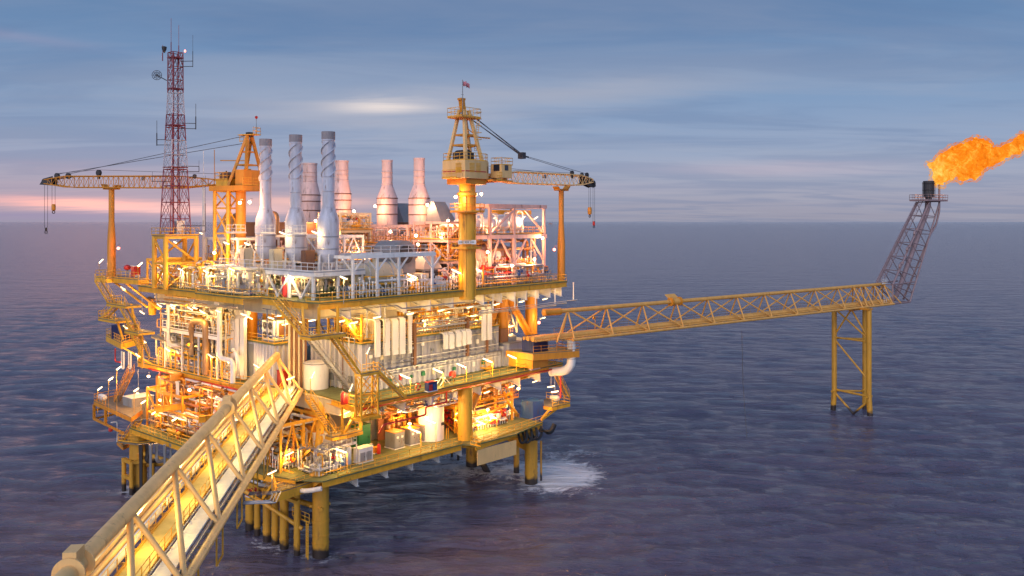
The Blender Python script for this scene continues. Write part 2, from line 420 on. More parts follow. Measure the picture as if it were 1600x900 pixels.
def build_sea():
    m, nt, b = nodes('sea water'); N = nt.nodes; L = nt.links
    b.inputs['Base Color'].default_value = (.10, .088, .135, 1); b.inputs['Roughness'].default_value = .10; b.inputs['IOR'].default_value = 1.333
    g = N.new('ShaderNodeNewGeometry')
    def nz(scale, sx, sy, rot, detail, rough=.55, dist=0.0):
        mp = N.new('ShaderNodeMapping'); mp.inputs['Scale'].default_value = (sx, sy, 1); mp.inputs['Rotation'].default_value = (0, 0, R(rot))
        L.new(g.outputs['Position'], mp.inputs['Vector'])
        n = N.new('ShaderNodeTexNoise'); n.inputs['Scale'].default_value = scale; n.inputs['Detail'].default_value = detail; n.inputs['Roughness'].default_value = rough; n.inputs['Distortion'].default_value = dist
        L.new(mp.outputs['Vector'], n.inputs['Vector']); return n.outputs['Fac']
    def math_(op, a, b_=None, c=None):
        n = N.new('ShaderNodeMath'); n.operation = op
        for i, x in enumerate((a, b_, c)):
            if x is None: continue
            if isinstance(x, (int, float)): n.inputs[i].default_value = x
            else: L.new(x, n.inputs[i])
        return n.outputs[0]
    big = nz(.05, .5, 1.6, 10, 4, .55, .5); mid = nz(.22, .45, 1.5, -7, 6, .6, .5); small = nz(.9, .5, 1.4, 12, 5, .62)
    h = math_('MULTIPLY_ADD', big, 4.5, math_('MULTIPLY_ADD', mid, 1.9, math_('MULTIPLY', small, .42)))
    bp = N.new('ShaderNodeBump'); bp.inputs['Strength'].default_value = 1.0; bp.inputs['Distance'].default_value = 1.0
    L.new(h, bp.inputs['Height']); L.new(bp.outputs['Normal'], b.inputs['Normal'])
    # churned white water round the far legs and thin foam lines
    sep = N.new('ShaderNodeSeparateXYZ'); L.new(g.outputs['Position'], sep.inputs[0])
    tot = None
    for (cx, cy, rx, ry, amt) in FOAM:
        dx = math_('DIVIDE', math_('SUBTRACT', sep.outputs[0], cx), rx); dy = math_('DIVIDE', math_('SUBTRACT', sep.outputs[1], cy), ry)
        e = math_('MULTIPLY', math_('EXPONENT', math_('MULTIPLY', math_('ADD', math_('MULTIPLY', dx, dx), math_('MULTIPLY', dy, dy)), -1.0)), amt)
        tot = e if tot is None else math_('MAXIMUM', tot, e)
    fn = nz(.22, .8, 1.2, 5, 8, .72, 1.2); f2 = nz(1.1, .8, 1.2, 30, 6, .7, .6)
    f = math_('ADD', tot, math_('MULTIPLY_ADD', fn, 1.5, math_('MULTIPLY_ADD', f2, .7, -.98)))
    mr = N.new('ShaderNodeMapRange'); mr.interpolation_type = 'SMOOTHSTEP'; mr.inputs['From Min'].default_value = .40; mr.inputs['From Max'].default_value = .80
    L.new(f, mr.inputs['Value'])
    fac = math_('MULTIPLY', mr.outputs['Result'], .95)
    mx = N.new('ShaderNodeMix'); mx.data_type = 'RGBA'; mx.inputs['A'].default_value = (.10, .086, .130, 1); mx.inputs['B'].default_value = (.80, .80, .82, 1)
    L.new(fac, mx.inputs['Factor']); L.new(mx.outputs['Result'], b.inputs['Base Color'])
    mr2 = N.new('ShaderNodeMapRange'); mr2.inputs['To Min'].default_value = .10; mr2.inputs['To Max'].default_value = .8
    L.new(fac, mr2.inputs['Value']); L.new(mr2.outputs['Result'], b.inputs['Roughness'])
    # one sheet out to the horizon: rings of growing radius with a real swell close in
    radii = [0.0, 15]+[45*1.0075**k for k in range(400)]+[950*1.04**k for k in range(14)]+[1800, 2300, 3500, 6000, 12000, 25000, 60000, 140000]
    angs = [R(-38+76*k/420) for k in range(421)]+[R(38+284*k/90) for k in range(1, 90)]
    n = len(angs); vs = []; fs = []
    import numpy as np
    rr_ = np.array(radii)[:, None]; aa = np.array(angs)[None, :]
    X = rr_*np.sin(aa); Y = rr_*np.cos(aa); Zs = np.zeros_like(X); rs = random.Random(3)
    def fade(lo, hi): return np.clip((hi-rr_)/(hi-lo), 0, 1)
    for q in range(46):                                  # wind sea: many wave trains about one heading, each in groups
        lam = 2.0*(6**(q/45)); th = rs.gauss(R(10), R(30)); kx, ky = math.sin(th)*2*math.pi/lam, math.cos(th)*2*math.pi/lam
        ph = rs.uniform(0, 6.28); amp = .0085*lam**.85
        gx, gy, gp = rs.uniform(-.05, .05), rs.uniform(-.05, .05), rs.uniform(0, 6.28)
        grp = .55+.45*np.sin(gx*X+gy*Y+gp)
        w_ = np.sin(kx*X+ky*Y+ph+.8*np.sin(.031*X-.023*Y+ph)); w_ = w_+.22*(w_*w_-.5)
        Zs += amp*grp*w_*fade(lam*28, lam*62)
    vs = np.stack([X, Y, Zs], -1).reshape(-1, 3).tolist()
    for i in range(len(radii)-1):
        for k in range(n):
            k2 = (k+1) % n
            fs.append((i*n+k, (i+1)*n+k, (i+1)*n+k2, i*n+k2))
    mb = MB(); mb.add(vs, [tuple(reversed(f)) for f in fs]); o = mb.build('sea', m); o['kind'] = 'structure'
    bm_fix(o)
def bm_fix(o):
    import bmesh
    bm = bmesh.new(); bm.from_mesh(o.data); bmesh.ops.remove_doubles(bm, verts=bm.verts, dist=1e-5); bmesh.ops.recalc_face_normals(bm, faces=bm.faces)
    up = sum(f.normal.z for f in bm.faces)
    if up < 0: bmesh.ops.reverse_faces(bm, faces=bm.faces)
    bm.to_mesh(o.data); bm.free()
_f = lambda px, py: onZ(px, py, 0, Frame(0, 0, 0))
FOAM = [(*_f(501, 868)[:2], 3.0, 2.6, .42), (*_f(430, 852)[:2], 5.5, 3.5, .36), (*_f(1302, 640)[:2], 2.6, 2.4, .5), (*_f(1357, 650)[:2], 2.8, 2.4, .5), (*_f(216, 766)[:2], 4.5, 4, .45), (*_f(872, 742)[:2], 7, 10, 1.05), (*_f(800, 735)[:2], 11, 9, .6), (*_f(720, 728)[:2], 11, 9, .6), (*_f(1345, 648)[:2], 7, 4, .12), (*_f(890, 738)[:2], 6, 7, .85), (*_f(890, 705)[:2], 8, 5, .45)]
build_sea()

# ------------------------------------------------------------------ decks
ZL, ZM, ZZ, ZW = 10.0, 18.5, 25.0, 32.0
def deck(name, label, poly, z, edges, beam_h, mat_edge, rails, girders, gmat, brackets=(), bmat=None, plate_mat='greendeck'):
    t = T(name, label, 'platform deck', (poly[0][0], poly[0][1], z))
    MB().prism(poly, z-.16, z).build('deck_plating', M[plate_mat], t)
    for a, b in edges:
        MB().ibeam((*a, z-.164-beam_h/2), (*b, z-.164-beam_h/2), beam_h, .35).build('edge_beam', M[mat_edge], t)
    for r_ in rails:
        MB().rail([(p[0], p[1], z) for p in r_], step=1.9).build('handrail', M['yellow'], t)
    for a, b, h in girders:
        MB().ibeam((*a, z-.17-h/2), (*b, z-.17-h/2), h, .5, .08).build('girder', M[gmat], t)
    for x, y0, y1, h0, h1 in brackets:       # tapered cantilever webs under the overhanging walkway
        mb = MB(); zt = z-.18
        mb.plate([(x, y0, zt), (x, y1, zt), (x, y1, zt-h1), (x, y0, zt-h0)], (1, 0, 0), .12)
        mb.bar((x+.06, y1, zt-h1), (x+.06, y0, zt-h0), .5, .06)
        mb.build('cantilever_bracket', M[bmat], t)
    return t
def sub(a, b): return (a[0]-b[0], a[1]-b[1])
# weather deck: outline with the steps of its two near edges
wpoly = [(0, 0), (50, 0), (50, 45), (-1.6, 45), (-1.6, 27), (-2.6, 25.5), (-2.6, 13.5), (-.6, 12), (-.6, 2)]
weather = deck('steel_deck', 'topmost green steel deck carrying the chimneys and both cranes', wpoly, ZW,
     [((0, .2), (50, .2)), ((-1.4, 45), (-1.4, 27)), ((-2.4, 25.5), (-2.4, 13.5)), ((-.4, 12), (-.4, 2))], .75, 'yellow',
     [[(-.6, 2.1), (0, .1), (24.5, .1)], [(28, .1), (49.9, .1), (49.9, 12)], [(-1.5, 44), (-1.5, 27), (-2.5, 25.5), (-2.5, 13.5), (-.5, 12), (-.5, 9)]],
     [((2, 4.5), (48, 4.5), 2.4), ((2, 16), (48, 16), 2.4), ((2, 28), (48, 28), 2.4), ((2, 40), (48, 40), 2.4), ((1.2, 2), (1.2, 44), 2.2), ((16, 2), (16, 44), 1.8), ((32, 2), (32, 44), 1.8), ((47, 2), (47, 44), 1.8)], 'cream',
     [(x, .5, 4.4, 2.3, 1.3) for x in (5, 10, 14.5, 19, 23.5, 30, 34, 37, 40, 43, 46, 49)], 'white')
mpoly = [(5.4, -.3), (48.5, -.3), (49.5, 45), (3, 55), (3, 26), (6.5, 16), (6.5, 9)]
mainD = deck('steel_deck', 'middle green steel deck under the corrugated cabins where the near bridge lands', mpoly, ZM,
     [((5.4, -.1), (48.5, -.1)), ((3.2, 55), (3.2, 26)), ((3.2, 26), (6.6, 16)), ((6.6, 16), (6.6, 9)), ((6.6, 9), (5.4, .2))], .7, 'yellow',
     [[(5.6, 3), (5.5, -.2), (17.5, -.2)], [(21, -.2), (48.4, -.2), (48.6, 6)], [(3.1, 54.8), (3.1, 26), (5.6, 18.6)]],
     [((6.5, 4), (47.5, 4), 2.2), ((6.5, 16), (47.5, 16), 2.2), ((5.5, 28), (47.5, 28), 2.2), ((5.5, 40), (47.5, 40), 2.2), ((6.2, 4), (6.2, 44), 1.9), ((20, 4), (20, 44), 1.7), ((34, 4), (34, 44), 1.7)], 'cream',
     [(x, .2, 3.9, 2.1, 1.2) for x in (9, 14, 19, 24, 29, 33.5, 38, 43)], 'white')
q = [onZ(*p, ZL) for p in ((722, 694), (744, 697), (806, 678), (848, 660))]
lpoly = [(.3, -.2), (q[0].x, q[0].y), (q[0].x+.6, q[0].y-1.2), (q[1].x, q[1].y-1.0), (q[1].x+.5, q[1].y+.6), (q[2].x, q[2].y), (q[3].x, q[3].y), (44, 42), (-2.9, 45), (-2.9, 8), (-1.6, 3)]
lowD = deck('steel_deck', 'lowest green steel deck just above the legs and the sea', lpoly, ZL,
     [((.3, 0), (q[0].x, q[0].y+.2)), ((-2.7, 45), (-2.7, 8)), ((-2.7, 8), (-1.5, 3)), ((q[1].x+.6, q[1].y+.7), (q[3].x, q[3].y+.1))], .7, 'yellow',
     [[(2.5, -.15), (q[0].x, q[0].y)], [(q[0].x+.6, q[0].y-1.1), (q[1].x, q[1].y-.9), (q[1].x+.5, q[1].y+.65), (q[3].x, q[3].y)], [(-2.8, 44.5), (-2.8, 10)]],
     [((1, 4), (42, 4), 2.0), ((1, 16), (43, 16), 2.0), ((1, 28), (43, 28), 2.0), ((0, 40), (43, 40), 2.0), ((-.5, 4), (-.5, 43), 1.8), ((20, 4), (20, 42), 1.6)], 'cream',
     [(x, .3, 3.9, 1.9, 1.0) for x in (6, 11, 15.5, 20.5, 25)], 'white')
MB().plate([(q[1].x+.9, q[1].y+.55, ZL-.9), (q[2].x, q[2].y-.1, ZL-.9), (q[2].x, q[2].y-.1, ZL-3.1), (q[1].x+.9, q[1].y+.55, ZL-3.1)], (0, 1, 0), .15).build('fascia_plate', M['bridge'], lowD)
# thin cable trays and pipes that run under the deck edges
def runs(name, label, lines, r, mat, cat='pipe'):
    t = T(name, label, cat, lines[0][0])
    for ln in lines: MB().path(ln, r, 12 if r > .2 else 6).build('pipe', M[mat], t)
    return t
runs('fire_main_pipe', 'dark red fire water pipe along the edge under the middle deck', [[(6.2, -.75, ZM-.5), (30, -.75, ZM-.5), (46, -.75, ZM-.5)], [(21, -.75, ZM-.55), (21, -.75, ZM-2), (17, -.75, ZM-2), (17, -.75, ZM-3.1), (9.5, -.75, ZM-3.1), (9.5, .2, ZM-4.4)], [(46, -.75, ZM-.5), (47.2, -.75, ZM-.5), (47.2, -.75, ZM-5.5)]], .13, 'red')
runs('fire_main_pipe', 'dark red fire water pipe hung under the middle deck edge above the orange machinery', [[(2.6, 50, ZM-.6), (2.6, 27, ZM-.6), (2.6, 22, ZM-.6)], [(2.6, 30, ZM-.6), (2.6, 30, ZM-2.4), (2.6, 27.5, ZM-2.4)], [(2.5, 46, ZM-.6), (2.5, 46, ZM-1.7), (2.5, 42, ZM-1.7), (3.5, 42, ZM-1.7)]], .14, 'red')
runs('drain_pipe', 'pale grey drain pipe line strung below the topmost deck', [[(2, -.4, ZW-1.2), (12, -.4, ZW-1.2), (13, -.4, ZW-1.7), (25, -.4, ZW-1.7)], [(7, -.4, ZW-1.3), (7, -.4, ZW-5)], [(10, -.4, ZW-1.3), (10, -.4, ZW-6)], [(-2.9, 26, ZW-1.3), (-2.9, 14, ZW-1.3)], [(-1, 11, ZW-1.4), (-1, 3, ZW-1.4), (-1, 3, ZW-4.4)], [(-1, 8, ZW-1.5), (-1, 8, ZW-4.9), (-1, 6, ZW-4.9), (-1, 6, ZW-1.6)], [(-1, 10, ZW-1.4), (-1, 10, ZW-4.9), (-.2, 8.6, ZW-4.9)]], .10, 'galv')
runs('drain_pipe', 'pink lit pipe bundle under the topmost deck beside the orange columns', [[(28, -.5, ZW-3.2), (52, -.5, ZW-3.2)], [(28, -.5, ZW-3.5), (49, -.5, ZW-3.5)], [(28, .1, ZW-3.8), (47, .1, ZW-3.8)], [(31, -.5, ZW-1), (31, -.5, ZW-3.6)], [(36, -.5, ZW-1), (36, -.5, ZW-3.4)], [(41, -.5, ZW-1), (41, -.5, ZW-3.4)], [(46, -.5, ZW-1), (46, -.5, ZW-3.4)], [(51, -.5, ZW-.2), (51, -.5, ZW-3.2)]], .11, 'white')

# ------------------------------------------------------------------ jacket
jk = T('jacket_frame', 'yellow tubular jacket frame whose dark stained legs stand in the sea under the decks', 'platform legs', (0, 0, 0))
def wl(px, py, z=0): return onZ(px, py, z)
nl = wl(501, 868); LEGS = [(nl.x, nl.y, 1.03)]
for px, py, w in ((830, 755, 20), (216, 766, 26), (737, 729, 18), (807, 737, 9), (751, 728, 9), (706, 714, 4), (716, 718, 4)):
    p = wl(px, py); d = CZ*FP/(py-HZ); LEGS.append((p.x, p.y, w/2*d/FP))
for i, (x, y, r) in enumerate(LEGS):
    mb = MB(); top = ZL-.2 if i else ZL-1.2
    mb.tube((x, y, -6), (x, y, top), r, n=20)
    if i < 4:
        mb.tube((x, y, 4.2), (x, y, 4.6), r*1.05, n=20); mb.tube((x, y, 1.6), (x, y, 1.75), r*1.05, n=20); mb.tube((x, y, 2.6), (x, y, 2.75), r*1.05, n=20)
    mb.build('leg', M['leg'], jk)
    if i in (0,):
        for a in (0, 2.3, 4.1):
            c = Vector((x+math.cos(a)*r, y+math.sin(a)*r, 6.2)); MB().tube(c, c+Vector((math.cos(a)*.35, math.sin(a)*.35, 0)), .22, n=10).build('lifting_trunnion', M['leg'], jk)
L0, L1, L2, L3 = [Vector((a[0], a[1], 0)) for a in LEGS[:4]]
def br(a, za, b, zb, r): MB().tube((a.x, a.y, za), (b.x, b.y, zb), r, n=12).build('brace', M['leg'], jk)
br(L3, 4.2, L3.lerp(L1, .45), -3, .55); br(L2, 4, L3, 4.2, .5); br(L0, 6.0, L2, 6.0, .35)
br(Vector((L1.x, L1.y, 0)), 7.0, Vector((LEGS[5][0], LEGS[5][1], 0)), 7.6, .5)
MB().plate([(LEGS[5][0], LEGS[5][1]-.3, ZL-1.0), (L1.x, L1.y-.3, ZL-2.8), (L1.x, L1.y-.3, ZL-5.3), (LEGS[5][0], LEGS[5][1]-.3, ZL-3.0)], (0, 1, 0), .5).build('box_beam', M['leg'], jk)
MB().tube((L1.x+1.9, L1.y-.5, -2), (L1.x+1.9, L1.y-.5, 6.5), .16, n=8).build('riser_pipe', M['leg'], jk)
for i in (0, 3):
    a = Vector(LEGS[i][:2]+(0,))
    MB().tube((a.x, a.y, ZL-1.3), (a.x+.2, a.y+1.2, ZL+.0), LEGS[i][2]*.98, n=16).build('leg_crown', M['leg'], jk)
cond = [(390, 826, 13), (402, 838, 10), (417, 846, 12.5), (430, 852, 11.5), (444, 858, 14), (464, 868, 10)]
ct = T('conductor_pipes_guide', 'row of yellow well conductors standing in the water beside the nearest leg', 'well conductors', wl(430, 852))
for px, py, w in cond:
    p = wl(px, py); d = CZ*FP/(py-HZ); r = w/2*d/FP
    mb = MB().tube((p.x, p.y, -6), (p.x, p.y, ZL-.2), r, n=16)
    for z in (1.3, 2.2, 6.6): mb.tube((p.x, p.y, z), (p.x, p.y, z+.16), r*1.09, n=16)
    mb.build('conductor', M['leg'], ct)
a, b = wl(402, 838), wl(464, 868)
MB().bar((a.x-.9, a.y+2, 7.2), (b.x-.8, b.y-1.4, 7.2), .5, .4).build('guide_beam', M['leg'], ct)
MB().tube((b.x-3.4, b.y+6.6, 7.6), (b.x+.4, b.y-.6, 3.4), .27, n=10).build('brace', M['leg'], ct)
MB().path([(b.x-1.6, b.y+5.8, 8.0), (b.x-.6, b.y-2.8, 8.8), (b.x+.5, b.y-4.4, 9.2)], .30, 12).build('white_sleeve', M['white'], ct)
bl = T('boat_landing', 'yellow caged ladder and small railed boat landing hung on the nearest leg', 'boat landing', (nl.x-1, nl.y+1.4, 4))
MB().rail([(nl.x-1.3, nl.y+4.2, 4.4), (nl.x-1.5, nl.y+.3, 4.4)], step=.9).build('handrail', M['yellow'], bl)
MB().box(nl.x-1.3, nl.x-.3, nl.y+.4, nl.y+4.2, 4.2, 4.38).build('walkway', M['grating'], bl)
mb = MB()
for s in (0, .6): mb.tube((nl.x-1.5-s*.3, nl.y+.9-s, -1.5), (nl.x-1.5-s*.3, nl.y+.9-s, 4.4), .08, n=6)
for k in range(14): mb.tube((nl.x-1.5, nl.y+.9, -1+k*.4), (nl.x-1.68, nl.y+.3, -1+k*.4), .03, n=4)
mb.build('ladder', M['yellow'], bl)
# fender frame on the far leg by the open sea
ft = T('fender_frame', 'rusty yellow fender frame with dark stained piles beside the far leg', 'boat fender', (L2.x, L2.y, 0))
for dx, dy in ((-1.6, 1.4), (-1.6, -1.2), (1.2, -2.2)):
    MB().tube((L2.x+dx, L2.y+dy, -4), (L2.x+dx, L2.y+dy, 5.0), .34, n=12).build('pile', M['leg'], ft)
for A_, B_ in (((-1.6, 1.6, 4.9), (-1.6, -1.4, 4.9)), ((-1.6, -1.2, 4.9), (1.2, -2.4, 4.9)), ((-1.6, 1.6, 2.4), (-1.6, -1.4, 2.4))):
    MB().bar((L2.x+A_[0], L2.y+A_[1], A_[2]), (L2.x+B_[0], L2.y+B_[1], B_[2]), .6, .5).build('crossbeam', M['leg'], ft)
MB().lathe((L2.x+.3, L2.y-.4, 5.6), [(1.2, 0), (1.25, .4), (1.0, .8), (.95, 3.2)], 14).build('pile_head', M['orange'], ft)
MB().rail([(L2.x-2.6, L2.y+1.2, 8.0), (L2.x-1.2, L2.y-2.6, 8.0), (L2.x+3.4, L2.y-4.4, 8.0)]).build('handrail', M['yellow'], ft)
MB().prism([(L2.x-2.6, L2.y+1.2), (L2.x-1.2, L2.y-2.6), (L2.x+3.4, L2.y-4.4), (L2.x+3.4, L2.y+1)], 7.7, 7.9).build('landing', M['grating'], ft)

# main columns between the decks
mc = T('deck_column_frame', 'heavy orange yellow tubular columns and braces between the middle and topmost decks', 'deck columns', (36, 8, ZM))
def colm(px, py0, py1, v, r, name='column', mat='orange'):
    a, b = onV(px, py0, v), onV(px, py1, v)
    MB().tube((a.x, v, min(a.z, b.z)), (a.x, v, max(a.z, b.z)), r, n=18).build(name, M[mat], mc); return a.x
ca = colm(786, 545, 462, 7.2, .92); cb = colm(830, 535, 450, 7.2, 1.05)
MB().tube((ca+.5, 7.2, ZW-1.6), (cb-.6, 7.2, ZZ-2.4), .62, n=14).build('brace', M['orange'], mc)
MB().tube((ca-.4, 7.2, ZW-1.6), (ca-3.4, 7.2, ZZ), .62, n=14).build('brace', M['orange'], mc)
for (x, y) in ((8, 28), (8, 42), (26, 42), (44, 42), (44, 26), (26, 28)):
    MB().tube((x, y, ZM), (x, y, ZW-.3), .8, n=14).build('column', M['orange'], mc)
lc = T('deck_column_frame', 'thick yellow columns and braces between the lowest and middle decks', 'deck columns', (24, 3, ZL))
p = onZ(737, 690, ZL); p2 = (p.x+.3, p.y+1.6)
MB().tube((*p2, ZL-1), (*p2, ZM-.3), 1.1, n=18).build('column', M['yellow'], lc)
MB().tube((p2[0]+.6, p2[1], ZL+3.2), (p2[0]+5.2, p2[1]+1.2, ZM-.6), .5, n=12).build('brace', M['orange'], lc)
for (x, y) in ((4, 26), (2.2, 40), (7.5, 12), (20, 30), (36, 30), (38, 12)):
    MB().tube((x, y, ZL), (x, y, ZM-.3), .95, n=16).build('column', M['orange'], lc)
p = onZ(297, 680, ZL); MB().tube((p.x+5.5, p.y, ZL), (p.x+5.5, p.y, ZM-.3), 1.1, n=18).build('column', M['orange'], lc)
MB().tube((1.6, 3.0, ZL-.2), (7.0, 9, ZM-.4), .5, n=12).build('brace', M['yellow'], lc)
# ------------------------------------------------------------------ near walkway bridge
def walkway_bridge():
    zt, zb, hw, L = 23.4, 18.5, 3.35, 101
    t = T('walkway_bridge', 'large buff tubular truss bridge with a glowing yellow walkway leading to the platform', 'bridge', (0, 0, zb), WB)
    mb = MB().tube((-.4, 0, zt), (L, 0, zt), .50, n=20); mb.build('top_chord', M['bridge'], t)
    for s in (1, -1): MB().tube((-.2, s*hw, zb), (L, s*hw, zb), .36, n=16).build('bottom_chord', M['bridge'], t)
    nodes_ = [0]+[10.6*k for k in range(1, 10)]
    for k, x in enumerate(nodes_):
        for s in (1, -1):
            MB().tube((x+.0, s*.2, zt-.2), (x+.0, s*hw, zb), .19, n=10).build('post', M['bridge'], t)
            if k+1 < len(nodes_): MB().tube((x+.5, s*.2, zt-.2), (nodes_[k+1]-.3, s*hw, zb), .21, n=10).build('diagonal', M['bridge'], t)
        MB().tube((x, -hw, zb), (x, hw, zb), .18, n=8).build('cross_member', M['bridge'], t)
    # pad eyes: a round flange pair with a saddle plate on the chord
    for x in (32.8, 72.9):
        mb = MB()
        for d in (-.7, .7): mb.tube((x+d-.06, 0, zt), (x+d+.06, 0, zt), .85, n=24)
        mb.box(x-.6, x+.6, -.35, .35, zt, zt+1.1)
        mb.build('lifting_flange', M['bridge'], t)
    # floor: grating walkway in the middle, trays beside it
    MB().box(-1, L, -1.0, .75, zb+.25, zb+.33).build('walkway', M['walkyellow'], t)
    MB().box(-1, L, .75, .82, zb+.33, zb+.48).box(-1, L, -1.08, -1.0, zb+.33, zb+.48).build('toe_board', M['yellow'], t)
    for s, y in ((1, .9), (-1, -1.15)): MB().rail([(-1, y, zb+.33), (L, y, zb+.33)], step=1.75, r=.035).build('handrail', M['yellow'], t)
    mb = MB()
    for k in range(34): mb.box(k*3-1+.02, k*3+1.98, 1.35, 2.55, zb+.42, zb+.60)
    mb.build('cable_tray_cover', M['white'], t)
    MB().box(-1, L, 2.62, 2.95, zb+.30, zb+.36).box(-1, L, 2.9, 2.95, zb+.36, zb+.55).build('cable_tray', M['galv'], t)
    for y, r, mt in ((-1.75, .28, 'white'), (-2.4, .22, 'bridge'), (1.12, .07, 'galv')):
        mb = MB(); mb.tube((-2, y, zb+.55), (L, y, zb+.55), r, n=12)
        mb.build('pipe', M[mt], t)
    mb = MB()
    for k in range(40):
        x = k*2.5; mb.bar((x, -hw+.2, zb+.12), (x, hw-.2, zb+.12), .12, .16)
    mb.build('floor_beam', M['bridge'], t)
    MB().tube((-.5, -1.0, zt-1.7), (L, -1.0, zt-1.7), .20, n=10).build('lamp_conduit', M['white'], t)
    mb = MB()
    for k in range(24):
        x = 1.4+k*2.1
        if k % 3: mb.tube((x, -1.45, zb+.35), (x, -1.45, zb+1.3), .05, n=5); mb.cbox((x+.3, -1.45, zb+1.0), .4, .16, .3)
    mb.build('junction_box', M['yellow'], t)
    # hangers under the floor
    for k, x in enumerate((30, 36, 44, 52, 60)):
        MB().bar((x, hw+.1, zb-.4), (x, hw+.1, zb-2.6), .12).bar((x+2.2, hw+.1, zb-.4), (x+2.2, hw+.1, zb-2.6), .12).bar((x, hw+.1, zb-2.6), (x+2.2, hw+.1, zb-2.6), .12).build('hanger_frame', M['yellow'], t)
    mb = MB()
    for j in range(3): mb.path([(41+j*.35, hw+.2, zb-1.2), (41+j*.35, hw+3.0-j*.3, zb-1.2), (44.2-j*.3, hw+3.0-j*.3, zb-1.2), (44.2-j*.3, hw+.2, zb-1.2)], .07, 6)
    mb.build('pipe_loop', M['galv'], t)
    for x, y in ((7, 0), (24, 0), (45, 0), (66, 0)): pass
    return t
wbr = walkway_bridge()
wl_root = T('walkway_lamp', 'small fluorescent lamp under the top pipe of the near walkway bridge', 'lamp', (6, -.3, 20.6), WB, group='lamps along the near walkway bridge')
MB().bar((5.4, -.9, 21.75), (6.7, -.9, 21.75), .14, .08).build('housing', M['white'], wl_root)
MB().tube((5.45, -.9, 21.62), (6.65, -.9, 21.62), .09, n=8).build('tube', M['tube'], wl_root)
add_light(wl_root, (0, .2, .6), 800, (1, .72, .20), 'walkway light', .2)
for x in (16.5, 27, 37.8, 48, 58.5, 69, 79.5): put(wl_root, (x, -.3, 20.6), WB)
fl = T('flood_lamp', 'round orange flood lamp under the flanged joint of the near bridge', 'lamp', (33.6, .5, 22.2), WB)
MB().lathe((33.6, .9, 22.1), [(.12, -.2), (.26, 0), (.26, .12)], 12).build('lamp_body', M['grey'], fl)
MB().lathe((33.6, .9, 22.23), [(.24, 0), (.2, .1), (.05, .16)], 12).build('lens', M['sodium'], fl)

# ------------------------------------------------------------------ flare bridge and its support
def flare_bridge():
    zt, zb, hw, L = 27.7, 23.3, 2.3, 101
    t = T('flare_bridge', 'long orange yellow truss bridge reaching over open sea to the flare boom', 'bridge', (6, 0, zb), FB)
    MB().tube((0, 0, zt), (L, 0, zt), .36, n=16).build('top_chord', M['flarebuff'], t)
    MB().tube((0, 0, zt), (3.4, 0, zt-.05), .55, n=16).build('chord_sleeve', M['orange'], t)
    for s in (1, -1): MB().tube((4, s*hw, zb), (L, s*hw, zb), .24, n=12).build('bottom_chord', M['flarebuff'], t)
    xs = [5+8.55*k for k in range(11)]
    for k, x in enumerate(xs):
        MB().tube((x, 0, zt), (x-.6, -hw, zb), .14, n=8).build('post', M['flarebuff'], t)
        MB().tube((x, 0, zt), (x+.6, hw, zb), .14, n=8).build('post', M['flarebuff'], t)
        if k < 10:
            MB().tube((x+.3, 0, zt), (x+8.0, -hw, zb), .14, n=8).build('diagonal', M['flarebuff'], t)
            MB().tube((x+8.3, 0, zt), (x+.7, hw, zb), .14, n=8).build('diagonal', M['flarebuff'], t)
    for x in (88, 92.5, 96.5, 100.5):
        for s in (1, -1):
            MB().tube((x, 0, zt), (x, s*hw, zb), .15, n=8).tube((x, 0, zt), (x+3.6, s*hw, zb), .13, n=8).build('post', M['flarebuff'], t)
    MB().tube((5, 0, zt), (.8, -hw, zb), .16, n=8).build('diagonal', M['flarebuff'], t)
    mb = MB()
    for k in range(34): mb.bar((4+k*2.9, -hw, zb), (4+k*2.9, hw, zb), .14, .2)
    mb.build('floor_beam', M['flarebuff'], t)
    for y, r, z in ((-.9, .42, .55), (.35, .38, .52), (1.3, .26, .45), (-1.65, .14, .3)):
        MB().tube((-3, y, zb+z), (L+1, y, zb+z), r, n=14).build('flare_pipe', M['flarebuff'], t)
    MB().box(1, L, 1.55, 2.2, zb+.2, zb+.28).build('walkway', M['grating'], t)
    MB().rail([(4, 2.25, zb+.28), (L, 2.25, zb+.28)], step=2.4, r=.04).build('handrail', M['copper'], t)
    x = 30.4
    mb = MB()
    for d in (-1.1, 1.1): mb.tube((x+d-.2, 0, zt), (x+d+.2, 0, zt), .78, n=20)
    mb.build('lifting_flange', M['orange'], t)
    MB().plate([(x-1.3, 0, zt+.2), (x+1.3, 0, zt+.2), (x+1.3, 1.3, zt+1.15), (x-1.3, 1.3, zt+1.15)], (0, 0, 1), .1).tube((x-.8, 0, zt), (x+.8, 0, zt), .6, n=16).build('saddle_plate', M['flarebuff'], t)
    MB().tube((13, 2.2, zb), (13, 2.2, zb+2.6), .07, n=6).tube((13, 2.2, zb+2.6), (13.6, 2.2, zb+2.6), .06, n=6).cbox((12.7, 2.2, zb+2.5), .3, .3, .5).build('lamp_bracket', M['orange'], t)
    return t
flare_bridge()
sp = T('bridge_support', 'tall orange four legged steel support standing in the sea under the flare bridge', 'bridge support', (88, 0, 0), FB)
legs = [((87.3, 4.1), .56), ((87.7, -3.9), .56), ((93.4, .4), .5)]
zt = 22.9
for (x, y), r in legs:
    s = 1 if y > 0 else -1
    MB().tube((x+.0, y, 4.2), (x, y, zt), r, n=16).tube((x+.0, y+s*.55*(abs(y) > 1), -5), (x, y, 4.2), r*1.05, n=16).build('leg', M['leg'], sp)
    MB().tube((x-.9, y, 4.2), (x+.9, y, 4.2), .3, n=10).build('stub', M['leg'], sp)
A, B, C = [Vector((*p, 0)) for p, r in legs]
def sb(a, za, b, zb, r=.2): MB().tube((a.x, a.y, za), (b.x, b.y, zb), r, n=8).build('brace', M['leg'], sp)
